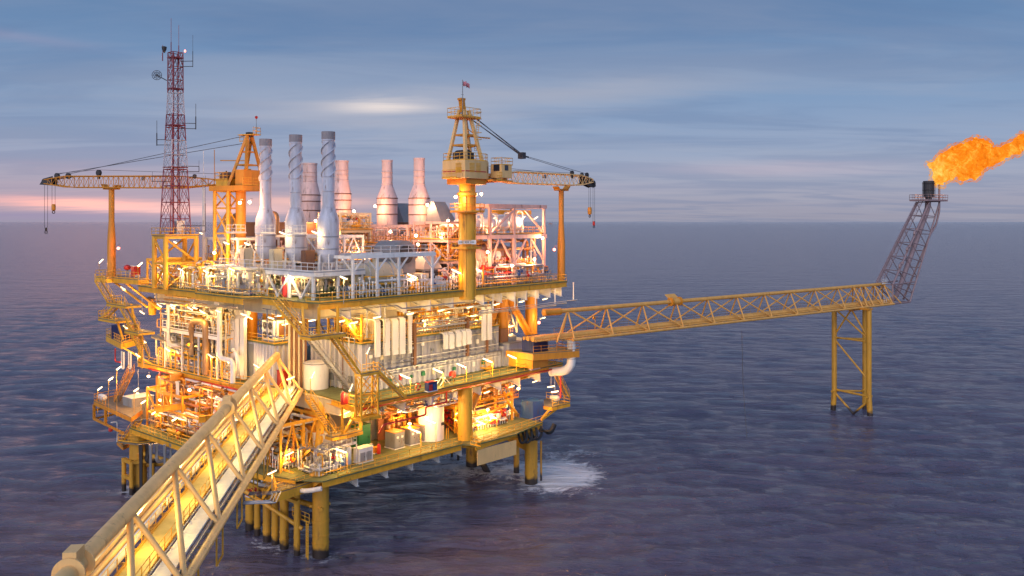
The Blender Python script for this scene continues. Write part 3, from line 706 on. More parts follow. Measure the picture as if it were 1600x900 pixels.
sb(A, 16.2, B, 16.0); sb(A, 16.0, C, 15.7); sb(A, 15.8, B, 7.6); sb(A, zt-.2, B, 16.5); sb(A, 16.6, A.lerp(B, .5), zt-.2); sb(B, 16.6, A.lerp(B, .5), zt-.2)
sb(A, 4.6, B, 4.2, .24); sb(A, 4.3, C, 4.0, .22); sb(A, 4.0, A.lerp(B, .55), 0, .24); sb(B, 3.4, A.lerp(B, .55), -.2, .24)
MB().box(86.6, 88.4, -4.4, 4.6, zt, zt+.34).box(86.9, 94.2, -.4, .5, zt-.5, zt-.02).build('cap_beam', M['orange'], sp)
rp = T('hanging_rope', 'thin dark rope hanging from the flare bridge down towards the water', 'rope', (56, -2.3, 23), FB)
a = onZ(1159, 517, 23, FB); d = CZ-23; dd = (CZ-23)*FP/(517-HZ); b = atD(1167, 685, dd, FB); mid1 = atD(1161, 600, dd, FB)
MB().path([a, mid1, b], .05, 5, bend=4).build('rope', M['rope'], rp)

def flare_boom():
    t = T('flare_boom', 'grey leaning lattice flare boom rising from the far end of the orange bridge', 'flare boom', (100, 0, 23.3), FB)
    Lb = [Vector((101, s*2.0, 27.6)) for s in (1, -1)]; Ro = [Vector((108.6, s*2.0, 23.3)) for s in (1, -1)]; Li = [Vector((101, s*2.0, 23.3)) for s in (1, -1)]
    topL = [Vector((118.6, s*1.5, 46.6)) for s in (1, -1)]; topR = [Vector((123.8, s*1.5, 46.8)) for s in (1, -1)]
    for i in (0, 1):
        MB().tube(Lb[i], topL[i], .24, n=10).build('chord', M['steelgrey'], t)
        MB().tube(Ro[i], topR[i], .20, n=10).build('chord', M['steelgrey'], t)
        MB().tube(Li[i], Ro[i], .22, n=10).tube(Li[i], Lb[i], .2, n=8).build('base_chord', M['steelgrey'], t)
        MB().tube(Lb[i], Lb[i]+Vector((9.6, 0, .3)), .17, n=8).tube(Lb[i]+Vector((.2, 0, -.2)), Ro[i], .16, n=8).build('base_brace', M['steelgrey'], t)
        n = 6
        for k in range(n):
            a0, a1 = Lb[i].lerp(topL[i], k/n), Lb[i].lerp(topL[i], (k+1)/n); b0, b1 = Ro[i].lerp(topR[i], (k+.55)/(n+.55)), Ro[i].lerp(topR[i], (k+1.55)/(n+.55))
            MB().tube(a0, b0, .11, n=6).build('strut', M['steelgrey'], t)
            MB().tube(a1, b0, .09, n=6).build('diagonal', M['steelgrey'], t)
    for k in range(7):
        f = k/6
        for A_, B_ in ((Lb, topL), (Ro, topR)): MB().tube(A_[0].lerp(B_[0], f), A_[1].lerp(B_[1], f), .1, n=6).build('strut', M['steelgrey'], t)
    MB().path([(100, -.6, 23.9), (104.6, -.6, 24.0), (119.6, -.4, 44), (120.6, -.4, 45.6), (120.6, -.4, 48)], .52, 14, bend=2).build('flare_pipe', M['steelgrey'], t)
    MB().path([(100, .5, 23.9), (106.6, .5, 24.0), (117.6, .5, 39.3), (118.8, .6, 41.4), (121.2, .6, 43.6), (121.2, .3, 47)], .42, 14, bend=1.6).build('flare_pipe', M['steelgrey'], t)
    MB().path([(106.8, -1.4, 24.0), (119.5, -1.4, 39.0), (122.4, -1.3, 41.2), (124.2, -1.2, 44.6), (124.2, -1.2, 52.2)], .24, 10).build('pilot_pipe', M['steelgrey'], t)
    # ladder walk on the bridge side
    mb = MB()
    for s in (-.45, .45):
        a, b = Vector((99.2, s, 27.9)), Vector((117.6, s, 46.9)); mb.bar(a, b, .1, .16); mb.tube(a+Vector((-.7, 0, .8)), b+Vector((-.7, 0, .8)), .045, n=4); mb.tube(a+Vector((-.35, 0, .4)), b+Vector((-.35, 0, .4)), .035, n=4)
        for k in range(16): p = a.lerp(b, k/15); mb.tube(p, p+Vector((-.75, 0, .85)), .035, n=4)
    for k in range(44): p = Vector((99.2, 0, 27.9)).lerp(Vector((117.6, 0, 46.9)), k/43); mb.bar(p+Vector((0, -.45, 0)), p+Vector((0, .45, 0)), .2, .04)
    mb.build('stair_ladder', M['steelgrey'], t)
    MB().rail([(98, -1.6, 23.6), (101, -1.6, 23.6), (101, -1.6, 25.6)], step=.9).rail([(97.4, -1.5, 27.9), (99.4, -1.5, 27.9)], step=.7).build('handrail', M['white'], t)
    for f, s in ((.42, .8), (.62, 1.0), (.22, .7)):
        c = Lb[1].lerp(topL[1], f)+Vector((-.9, -.1, .3)); MB().path([c+Vector((0, 0, -1.3*s)), c, c+Vector((1.2, 0, .3))], .24, 8).lathe(c+Vector((1.2, 0, .1)), [(.4, 0), (.4, .5)], 10).build('valve', M['steelgrey'], t)
    P = [(116.6, -2.3), (126.2, -2.3), (126.2, 2.3), (116.6, 2.3)]
    MB().prism(P, 46.9, 47.15).build('platform', M['steelgrey'], t)
    MB().rail([(*p, 47.15) for p in P], h=1.3, step=1.3, r=.05, closed=True).build('handrail', M['steelgrey'], t)
    return t
flare_boom()
ftip = T('flare_tip', 'rust dark cylindrical flare burner standing on the boom platform under the flame', 'flare burner', (120.6, -.4, 47.15), FB)
MB().lathe((120.6, -.4, 47.2), [(.75, 0), (.8, .6), (1.25, .9), (1.25, 4.6), (1.1, 4.62), (1.0, 4.2)], 24).build('burner', M['dark'], ftip)
mb = MB()
for k in range(7):
    a = k*2*math.pi/7; mb.tube((120.6+1.42*math.cos(a), -.4+1.42*math.sin(a), 47.2), (120.6+1.42*math.cos(a), -.4+1.42*math.sin(a), 51.6), .06, n=5)
for z in (48, 49.6, 51.2): mb.ring((120.6, -.4, z), 1.42, .05, (0, 0, 1), 20, 4)
mb.build('pilot_ring', M['dark'], ftip)

def flame():
    m, nt, b = nodes('flame'); N = nt.nodes; L = nt.links
    g = N.new('ShaderNodeNewGeometry'); n1 = N.new('ShaderNodeTexNoise'); n1.inputs['Scale'].default_value = .42; n1.inputs['Detail'].default_value = 9; n1.inputs['Roughness'].default_value = .66; n1.inputs['Distortion'].default_value = .9
    L.new(g.outputs['Position'], n1.inputs['Vector'])
    r = N.new('ShaderNodeValToRGB'); cr = r.color_ramp
    cr.elements[0].position = .30; cr.elements[0].color = (.52, .085, .003, 1); cr.elements[1].position = .74; cr.elements[1].color = (1, .62, .13, 1)
    for p, c in ((.43, (.86, .20, .008)), (.52, (1, .25, .012)), (.62, (1, .41, .045))):
        e = cr.elements.new(p); e.color = (*c, 1)
    L.new(n1.outputs['Fac'], r.inputs['Fac']); b.inputs['Base Color'].default_value = (0, 0, 0, 1); b.inputs['Roughness'].default_value = 1
    b.inputs['Specular IOR Level'].default_value = 0
    tipw = FB.w((121.5, -.4, 53)); vm = N.new('ShaderNodeVectorMath'); vm.operation = 'DISTANCE'; vm.inputs[1].default_value = tipw; L.new(g.outputs['Position'], vm.inputs[0])
    md = N.new('ShaderNodeMapRange'); md.interpolation_type = 'SMOOTHSTEP'; md.inputs['From Min'].default_value = 9; md.inputs['From Max'].default_value = 1.5; md.inputs['To Max'].default_value = .13; L.new(vm.outputs['Value'], md.inputs['Value'])
    hot = N.new('ShaderNodeMath'); hot.operation = 'ADD'; L.new(n1.outputs['Fac'], hot.inputs[0]); L.new(md.outputs['Result'], hot.inputs[1]); L.new(hot.outputs[0], r.inputs['Fac'])
    L.new(r.outputs['Color'], b.inputs['Emission Color']); b.inputs['Emission Strength'].default_value = 1.25
    t = T('gas_flame', 'long orange gas flame streaming sideways from the flare burner', 'flame', (120.6, -.4, 51.5), FB)
    dd = 208.0; rr = random.Random(5)
    # outline of the flame as centre line (pixel) and half thickness, taken out to its tail beyond the frame
    cl = [(1464, 281, 9), (1471, 270, 17), (1480, 258, 23), (1494, 252, 26), (1508, 246, 27), (1522, 240, 26), (1534, 240, 22), (1545, 246, 16), (1558, 242, 15), (1572, 236, 13), (1586, 228, 13), (1598, 223, 13), (1612, 217, 12), (1628, 210, 10), (1642, 206, 8)]
    mb = MB()
    def ball(c, r):
        vs = []; fs = []
        n, mm = 14, 9
        prof = [(max(.02, r*math.sin(math.pi*i/mm)), -r*math.cos(math.pi*i/mm)) for i in range(mm+1)]
        mb.lathe(c, prof, n)
    for (x0, y0, h0), (x1, y1, h1) in zip(cl, cl[1:]):
        for k in range(3):
            f = k/3; p = atD(x0+(x1-x0)*f, y0+(y1-y0)*f, dd, FB); h = (h0+(h1-h0)*f)*dd/FP
            ball((p.x, p.y, p.z), h*.92)
            for j in range(2):
                a = rr.uniform(0, 6.28); c = p+Vector((rr.uniform(-.6, .6)*h, rr.uniform(-.7, .7)*h, math.sin(a)*h*.75)); ball((c.x, c.y, c.z), h*rr.uniform(.3, .5))
    for (x, y, h) in ((1524, 222, 7), (1526, 216, 6), (1519, 225, 8), (1471, 250, 8), (1596, 215, 7), (1590, 238, 6), (1540, 256, 7)):
        p = atD(x, y, dd, FB); ball((p.x, p.y, p.z), h*dd/FP)
    m2 = m.copy(); nt2 = m2.node_tree; N2 = nt2.nodes; L2 = nt2.links
    tr = N2.new('ShaderNodeBsdfTransparent'); ms = N2.new('ShaderNodeMixShader'); nz = N2.new('ShaderNodeTexNoise'); g2 = N2.new('ShaderNodeNewGeometry')
    nz.inputs['Scale'].default_value = .75; nz.inputs['Detail'].default_value = 7; nz.inputs['Roughness'].default_value = .62; nz.inputs['Distortion'].default_value = 1.4; L2.new(g2.outputs['Position'], nz.inputs['Vector'])
    mr = N2.new('ShaderNodeMapRange'); mr.inputs['From Min'].default_value = .44; mr.inputs['From Max'].default_value = .62; mr.inputs['To Max'].default_value = .75; L2.new(nz.outputs['Fac'], mr.inputs['Value'])
    L2.new(mr.outputs['Result'], ms.inputs[0]); L2.new(tr.outputs[0], ms.inputs[1]); L2.new(N2['Principled BSDF'].outputs[0], ms.inputs[2]); L2.new(ms.outputs[0], N2['Material Output'].inputs['Surface'])
    N2['Principled BSDF'].inputs['Emission Strength'].default_value = .9
    import copy
    for nm, mt, grow, vx in (('flame', m, -.35, .28), ('flame_tongue', m2, .42, .30)):
        mb2 = MB(); mb2.v = list(mb.v); mb2.f = list(mb.f)
        o = mb2.build(nm, mt, t)
        rm = o.modifiers.new('merge', 'REMESH'); rm.mode = 'VOXEL'; rm.voxel_size = vx; rm.use_smooth_shade = True
        for sz, st, ty in ((2.6, 1.9, 'CLOUDS'), (.9, 1.0, 'CLOUDS'), (.35, .35, 'CLOUDS')):
            tx = bpy.data.textures.new('flame noise', ty); tx.noise_scale = sz; tx.noise_depth = 3
            dm = o.modifiers.new('ragged', 'DISPLACE'); dm.texture = tx; dm.strength = st; dm.mid_level = .52-(grow/st if sz > 2 else 0)
    # the fire's own light
    add_light(t, (8, 0, 2), 9000, (1, .42, .08), 'flame light', 2.0).visible_camera = False
flame()

# ------------------------------------------------------------------ lattice helpers
def lattice_boom(t, a, b, w0, h0, w1, h1, bays, r, mat, w_end=None, name='boom'):
    """four chord boom from a to b, sections given by width and height at the ends and in the middle"""
    a, b = V3(a), V3(b); d = (b-a); s = Vector((-d.y, d.x, 0)).normalized(); up = Vector((0, 0, 1))
    def sec(f):
        e = min(1, f/.22) if f < .5 else min(1, (1-f)/.15)
        w = w0+(w1-w0)*e; h = h0+(h1-h0)*e
        c = a.lerp(b, f)
        return [c+s*w/2+up*h/2, c-s*w/2+up*h/2, c-s*w/2-up*h/2, c+s*w/2-up*h/2]
    ks = [k/bays for k in range(bays+1)]
    S = [sec(f) for f in ks]
    mb = MB()
    for q in range(4): mb.path([x[q] for x in S], r, 6, bend=.1)
    mb.build('boom_chord', M[mat], t)
    mb = MB()
    for k in range(bays):
        for q in range(4):
            q2 = (q+1) % 4
            p0, p1 = (S[k][q], S[k+1][q2]) if k % 2 == 0 else (S[k][q2], S[k+1][q])
            mid = (S[k][q]+S[k+1][q])/2 if False else None
            mb.tube(p0, p1, r*.5, n=4); mb.tube(S[k+1][q], S[k+1][q2], r*.45, n=4)
    mb.build('boom_lacing', M[mat], t)
    return S
def hook_block(name, label, top, bot, r, mat='orange'):
    t = T(name, label, 'crane hook', bot)
    top, bot = V3(top), V3(bot)
    mb = MB()
    for dx in (-.25, .25): mb.tube(top+Vector((dx, 0, 0)), bot+Vector((dx, 0, r)), .03, n=4)
    mb.build('hoist_wire', M['black'], t)
    MB().lathe(bot, [(.15, -r*1.1), (.35*r/.6, -r*.9), (r*.62, -.2), (r*.62, .3), (.3, r)], 10).build('block', M[mat], t)
    MB().ring(bot+Vector((0, 0, -r*1.5)), .22, .07, (0, 1, 0), 12, 5).build('hook', M['dark'], t)

# ------------------------------------------------------------------ main crane
def main_crane():
    px, py = -6.57, 125.2; c = PF.l((px, py, 0)); cx, cy = c.x, c.y
    t = T('pedestal_crane', 'tall yellow pedestal crane with glazed cab beside the white chimneys', 'crane', (cx, cy, 30.5))
    MB().lathe((cx, cy, 30.6), [(1.15, 0), (1.15, 15.0), (1.5, 15.2), (1.5, 15.6), (1.22, 15.7), (1.22, 17.0), (1.55, 17.1), (1.55, 17.7)], 28).build('pedestal', M['yellow'], t)
    mb = MB(); mb.ring((cx, cy, 43.2), 1.35, .14, (0, 0, 1), 24, 6)
    for k in range(4): a = .6+k*1.57; mb.tube((cx+1.22*math.cos(a), cy+1.22*math.sin(a), 31), (cx+1.22*math.cos(a), cy+1.22*math.sin(a), 46), .08, n=5)
    mb.build('pedestal_conduit', M['yellow'], t)
    # collar platform with sign board and lamps platform below the slewing ring
    pl = [(cx+2.6*math.cos(k*math.pi/6), cy+2.6*math.sin(k*math.pi/6)) for k in range(12)]
    MB().prism(pl, 43.3, 43.45).build('service_platform', M['orange'], t)
    MB().rail([(*p, 43.45) for p in pl], step=1.3, closed=True).build('handrail', M['yellow'], t)
    pl2 = [(cx-1.9, cy-1.75), (cx+1.2, cy-1.75), (cx+1.9, cy-.6), (cx+1.9, cy+1.4), (cx-1.9, cy+1.4)]
    MB().prism(pl2, 38.0, 38.12).build('service_platform', M['yellow'], t)
    MB().rail([(*p, 38.12) for p in pl2], step=.9, closed=True).build('handrail', M['yellow'], t)
    bc = Vector((cx-1.35, cy-1.28, 0)); bd = Vector((.69, -.72, 0)); bn = Vector((-.72, -.69, 0))
    sgn = MB().plate([bc-bd*1.3+Vector((0, 0, 38.7)), bc+bd*1.3+Vector((0, 0, 38.7)), bc+bd*1.3+Vector((0, 0, 39.3)), bc-bd*1.3+Vector((0, 0, 39.3))], bn, .05).build('name_board', M['white'], t)
    mb = MB()
    for k in range(11):
        if k % 4 != 3:
            c = bc+bn*.054+bd*(-1.1+k*.2); mb.plate([c+Vector((0, 0, 38.88)), c+bd*.13+Vector((0, 0, 38.88)), c+bd*.13+Vector((0, 0, 39.12)), c+Vector((0, 0, 39.12))], bn, .01)
    mb.build('lettering', M['grey'], sgn)
    # house
    z0, z1 = 47.4, 50.8
    b0 = Vector((cx, cy, 0))
    fr_ = Frame(0, 0, R(0))
    # the house sits square to the boom, the boom runs along +x
    hp = [(cx-2.9, cy-2.4), (cx+1.6, cy-2.4), (cx+3.0, cy-1.5), (cx+3.0, cy+2.2), (cx-2.9, cy+2.2)]
    MB().prism(hp, z0+.8, z1).build('machinery_house', M['bridge'], t)
    MB().prism([(cx-2.3, cy-2.0), (cx+2.0, cy-2.0), (cx+2.0, cy+1.9), (cx-2.3, cy+1.9)], z0, z0+.78).build('house_base', M['orange'], t)
    mb = MB().box(cx-2.93, cx-2.905, cy-1.7, cy-.5, z0+1.6, z1-1.0)
    for k in range(7): mb.box(cx-2.97, cx-2.935, cy-1.65, cy-.55, z0+1.7+k*.2, z0+1.8+k*.2)
    mb.build('louvre', M['yellow'], t); mb = MB()
    for k in range(7): mb.box(cx-2.0, cx-1.0, cy-2.44, cy-2.405, z0+1.7+k*.2, z0+1.8+k*.2)
    mb.build('louvre', M['yellow'], t); mb = MB()
    for k in range(7): mb.box(cx-.6, cx+.3, cy-2.44, cy-2.405, z0+1.7+k*.2, z0+1.8+k*.2)
    mb.build('louvre', M['yellow'], t)
    MB().box(cx-2.92, cx-2.903, cy-2.3, cy+2.1, z1-1.65, z1-1.5).box(cx-2.8, cx+1.55, cy-2.42, cy-2.403, z1-1.65, z1-1.5).build('red_stripe', M['red'], t)
    win = MB().box(cx+1.75, cx+2.5, cy-2.35, cy-2.30, z1-1.7, z1-.7)
    MB().plate([(cx+1.95, cy-2.22, z1-1.7), (cx+2.65, cy-1.77, z1-1.7), (cx+2.65, cy-1.77, z1-.7), (cx+1.95, cy-2.22, z1-.7)], (.54, -.84, 0), .03).build('window', M['glass'], t)
    MB().rail([(cx-2.8, cy-2.3, z1), (cx+1.5, cy-2.3, z1), (cx+2.9, cy-1.4, z1), (cx+2.9, cy+2.1, z1), (cx-2.8, cy+2.1, z1)], step=1.1, closed=True).build('roof_rail', M['yellow'], t)
    MB().rail([(cx-3.7, cy-1.5, z0+.9), (cx-3.7, cy+1.5, z0+.9)], step=.9).box(cx-3.8, cx-2.92, cy-1.5, cy+1.5, z0+.78, z0+.88).build('side_gangway', M['yellow'], t)
    # operator cab on the boom side
    k0 = (cx+4.2, cy-3.0)
    MB().prism([(k0[0], k0[1]), (k0[0]+2.3, k0[1]), (k0[0]+2.6, k0[1]+.5), (k0[0]+2.6, k0[1]+2.2), (k0[0], k0[1]+2.2)], z0+1.1, z1-.4).build('operator_cab', M['bridge'], t)
    w_ = MB().box(k0[0]+.7, k0[0]+1.5, k0[1]-.03, k0[1]-.005, z0+2.2, z0+3.0).box(k0[0]-.03, k0[0]-.005, k0[1]+.4, k0[1]+1.6, z0+2.1, z0+3.1)
    w_.plate([(k0[0]+2.615, k0[1]+.6, z0+1.5), (k0[0]+2.615, k0[1]+2.1, z0+1.5), (k0[0]+2.615, k0[1]+2.1, z0+3.2), (k0[0]+2.615, k0[1]+.6, z0+3.2)], (1, 0, 0), .02); w_.build('cab_window', M['glass'], t)
    MB().rail([(k0[0], k0[1], z1-.4), (k0[0]+2.5, k0[1], z1-.4), (k0[0]+2.5, k0[1]+2.1, z1-.4), (k0[0], k0[1]+2.1, z1-.4)], step=.9, closed=True).build('cab_roof_rail', M['yellow'], t)
    MB().box(cx+2.0, k0[0]+2.3, cy-3.2, cy+1.5, z0+.55, z0+.75).bar((cx+1.2, cy-1, z0+.3), (k0[0]+2, cy-2.2, z0+.9), .3, .4).build('cab_platform', M['orange'], t)
    MB().rail([(cx+3.1, cy-3.1, z0+.75), (k0[0], cy-3.1, z0+.75)], step=.7).build('cab_platform_rail', M['yellow'], t)
    # A-frame with its two levels and mast top
    ap = Vector((cx-.6, cy, 58.2))
    feet = [(cx-2.3, cy-1.9), (cx-2.3, cy+1.7), (cx+1.2, cy-1.9), (cx+2.7, cy+1.4)]
    for k, (x, y) in enumerate(feet):
        q = ap+Vector(((-.55, -.5), (-.55, .5), (.35, -.5), (.5, .5))[k]+(0,))
        MB().bar((x, y, z1-.1 if k < 3 else z0+2), q, .42, .42).build('mast_leg', M['bridge'], t)
    for zz, e in ((54.6, .5), (53.1, .8)):
        f = 1-(58.2-zz)/(58.2-z1)
        ps = [Vector((x, y, z1)).lerp(ap, f) for x, y in feet]
        mb = MB()
        for i, j in ((0, 2), (2, 3), (3, 1), (1, 0)): mb.bar(ps[i], ps[j], .22, .26)
        if zz > 54: mb.bar(ps[3], ps[3]+Vector((4.2, -.4, .0)), .22, .18).bar(ps[2]+Vector((0, 0, .3)), ps[2]+Vector((-1.2, 0, .9)), .1)
        mb.build('mast_crossbeam', M['orange'], t)
    MB().prism([(cx-2.6, cy-1.5), (cx+1.3, cy-1.5), (cx+1.3, cy+1.5), (cx-2.6, cy+1.5)], 57.0, 57.18).build('mast_platform', M['orange'], t)
    MB().rail([(cx-2.6, cy-1.5, 57.18), (cx+1.3, cy-1.5, 57.18), (cx+1.3, cy+1.5, 57.18), (cx-2.6, cy+1.5, 57.18)], h=1.3, step=.8, closed=True).build('mast_rail', M['yellow'], t)
    MB().bar((cx-.9, cy, 58.0), (cx-1.2, cy, 59.7), .8, .5).cbox((cx-1.2, cy, 59.8), .9, .8, .3).build('mast_head', M['orange'], t)
    MB().bar((cx-.6, cy, 57.1), (cx-1.0, cy, 59.7), .5).build('mast_head_plate', M['dark'], t)
    mb = MB()
    for s in (-.25, .25): mb.tube((cx+.7+s, cy-1.0, z1+1.6), (cx+1.0+s, cy-1.3, 57), .05, n=4)
    for k in range(16): f = k/15; mb.tube((cx+.45+.3*f, cy-1.0-.3*f, z1+1.6+(57-z1-1.6)*f), (cx+.95+.3*f, cy-1.0-.3*f, z1+1.6+(57-z1-1.6)*f), .03, n=4)
    for z in (54, 55, 56, 57, 58): mb.ring((cx+.9, cy-1.45, z), .45, .03, (0, 0, 1), 10, 4)
    mb.build('mast_ladder', M['yellow'], t)
    MB().cbox((cx-.8, cy, z1+.75), 2.6, 1.8, 1.0).lathe((cx-.9, cy-1.1, z1+.9), [(.75, 0), (.75, 2.2)], 14, 'y').build('winch', M['dark'], t)
    MB().tube((cx-2.5, cy-1.5, 57.2), (cx-2.5, cy-1.5, 62.3), .06, n=5).build('flag_pole', M['grey'], t)
    mb = MB(); n = 8; vs = []
    for i in range(n+1):
        for z in (61.6, 62.25): vs.append((cx-2.5+1.3*i/n, cy-1.5+.18*math.sin(i*1.3), z-.35*i/n+(.1*math.sin(i*2.1))))
    mb.add(vs, [(2*i, 2*i+2, 2*i+3, 2*i+1) for i in range(n)]); fo = mb.build('flag', M['flagred'], t); so_ = fo.modifiers.new('cloth', 'SOLIDIFY'); so_.thickness = .02
    MB().tube((cx-1.0, cy, 59.9), (cx-1.0, cy, 60.9), .04, n=4).tube((cx-1.25, cy, 60.5), (cx-.75, cy, 60.5), .03, n=4).build('wind_vane', M['grey'], t)
    # boom along +x
    P0 = atD(775, 277, 129.7); TIP = atD(925, 288, 148.5)
    p0 = Vector((cx+4.4, cy+.2, P0.z+.1)); tip = Vector((TIP.x, cy+.2, TIP.z+.6))
    S = lattice_boom(t, p0, tip, 1.1, .5, 1.9, 1.75, 22, .11, 'bridge')
    MB().bar((cx+2.2, cy-.6, z0+1.0), p0+Vector((.4, -.4, -.1)), .35, .4).bar((cx+2.2, cy+1, z0+1.0), p0+Vector((.4, .4, -.1)), .35, .4).build('boom_foot', M['orange'], t)
    hd = MB()
    for s in (-.5, .5): hd.plate([tip+Vector((-2.6, s, .8)), tip+Vector((-.4, s, .5)), tip+Vector((1.0, s, -.9)), tip+Vector((.2, s, -1.2)), tip+Vector((-2.4, s, -.6))], (0, 1, 0), .09)
    hd.lathe(tip+Vector((.3, -.5, -.5)), [(.6, 0), (.6, 1)], 16, 'y'); hd.build('boom_head', M['dark'], t)
    for f, zz in ((.80, 1.2), (.905, .9), (.96, 1.0)):
        c = p0.lerp(tip, f); MB().lathe(c+Vector((0, -.15, zz)), [(.42, 0), (.42, .3)], 14, 'y').bar(c+Vector((0, 0, .3)), c+Vector((0, 0, zz)), .3).build('sheave', M['dark'], t)
    blk = atD(819, 243, 131.5); blk = Vector((cx+12.6, cy+.2, 52.4))
    mb = MB()
    for y in (-.55, -.35, .35, .55):
        for dz in (0, .22): mb.tube((cx+.9, cy+y, 57.3+dz*3-(.5 if y < 0 else 0)), blk+Vector((0, y*.6, dz+(-.3 if y < 0 else .2))), .035, n=4)
    mb.build('luffing_rope', M['rope'], t)
    MB().cbox(blk, .8, 1.0, 1.0).bar(blk, blk+Vector((1.6, 0, -.15)), .2).build('bridle_block', M['dark'], t)
    e1 = p0.lerp(tip, .80)+Vector((0, 0, 1.5)); e2 = p0.lerp(tip, .955)+Vector((0, 0, 1.2))
    MB().tube(blk+Vector((.6, .25, .1)), e2, .04, n=4).tube(blk+Vector((.6, -.25, -.2)), e1, .04, n=4).build('pendant_rope', M['rope'], t)
    MB().tube((cx+3, cy, z1-.4), p0.lerp(tip, .5)+Vector((0, 0, 1.1)), .03, n=4).tube((cx+3, cy, z1-.9), p0.lerp(tip, .78)+Vector((0, 0, 1.2)), .03, n=4).build('hoist_rope', M['rope'], t)
    MB().cbox(p0.lerp(tip, .52)+Vector((0, 0, .35)), .6, .4, .5).build('boom_lamp', M['grey'], t)
    hook_block('hook_block', 'orange hook block hanging on wires from the tall crane boom head', tip+Vector((-.5, -.2, -.8)), tip+Vector((-.5, -.2, -5.2)), .62)
    hook_block('hook_block', 'small whip hook with red float hanging furthest out on the tall crane', tip+Vector((1.0, 0, -.9)), tip+Vector((1.0, 0, -7.4)), .36, 'red')
    return t, tip
mcr, mtip = main_crane()
def rest_post(name, label, base, z0, ztop, r, cap_dir):
    t = T(name, label, 'boom rest', base)
    MB().lathe((base[0], base[1], z0), [(r*1.05, 0), (r*1.05, (ztop-z0)*.40), (r*.72, (ztop-z0)*.62), (r*.72, ztop-z0-.3)], 20).build('post', M['orange'], t)
    c = Vector((base[0], base[1], ztop)); d = V3(cap_dir).normalized()
    MB().bar(c-d*1.3+Vector((0, 0, -.15)), c+d*1.3+Vector((0, 0, -.15)), 1.2, .3).bar(c+d*1.2, c+d*1.75+Vector((0, 0, .55)), 1.2, .2).bar(c-d*1.2, c-d*1.6+Vector((0, 0, .35)), 1.2, .2).build('saddle', M['orange'], t)
    return t
rp_ = onZ(877, 437, ZW)
rest_post('boom_rest_post', 'orange tapered boom rest post at the sea corner under the tall crane boom', (rp_.x, rp_.y, ZW), ZW, atD(877, 294, 142.5).z, .62, (1, 0, 0))

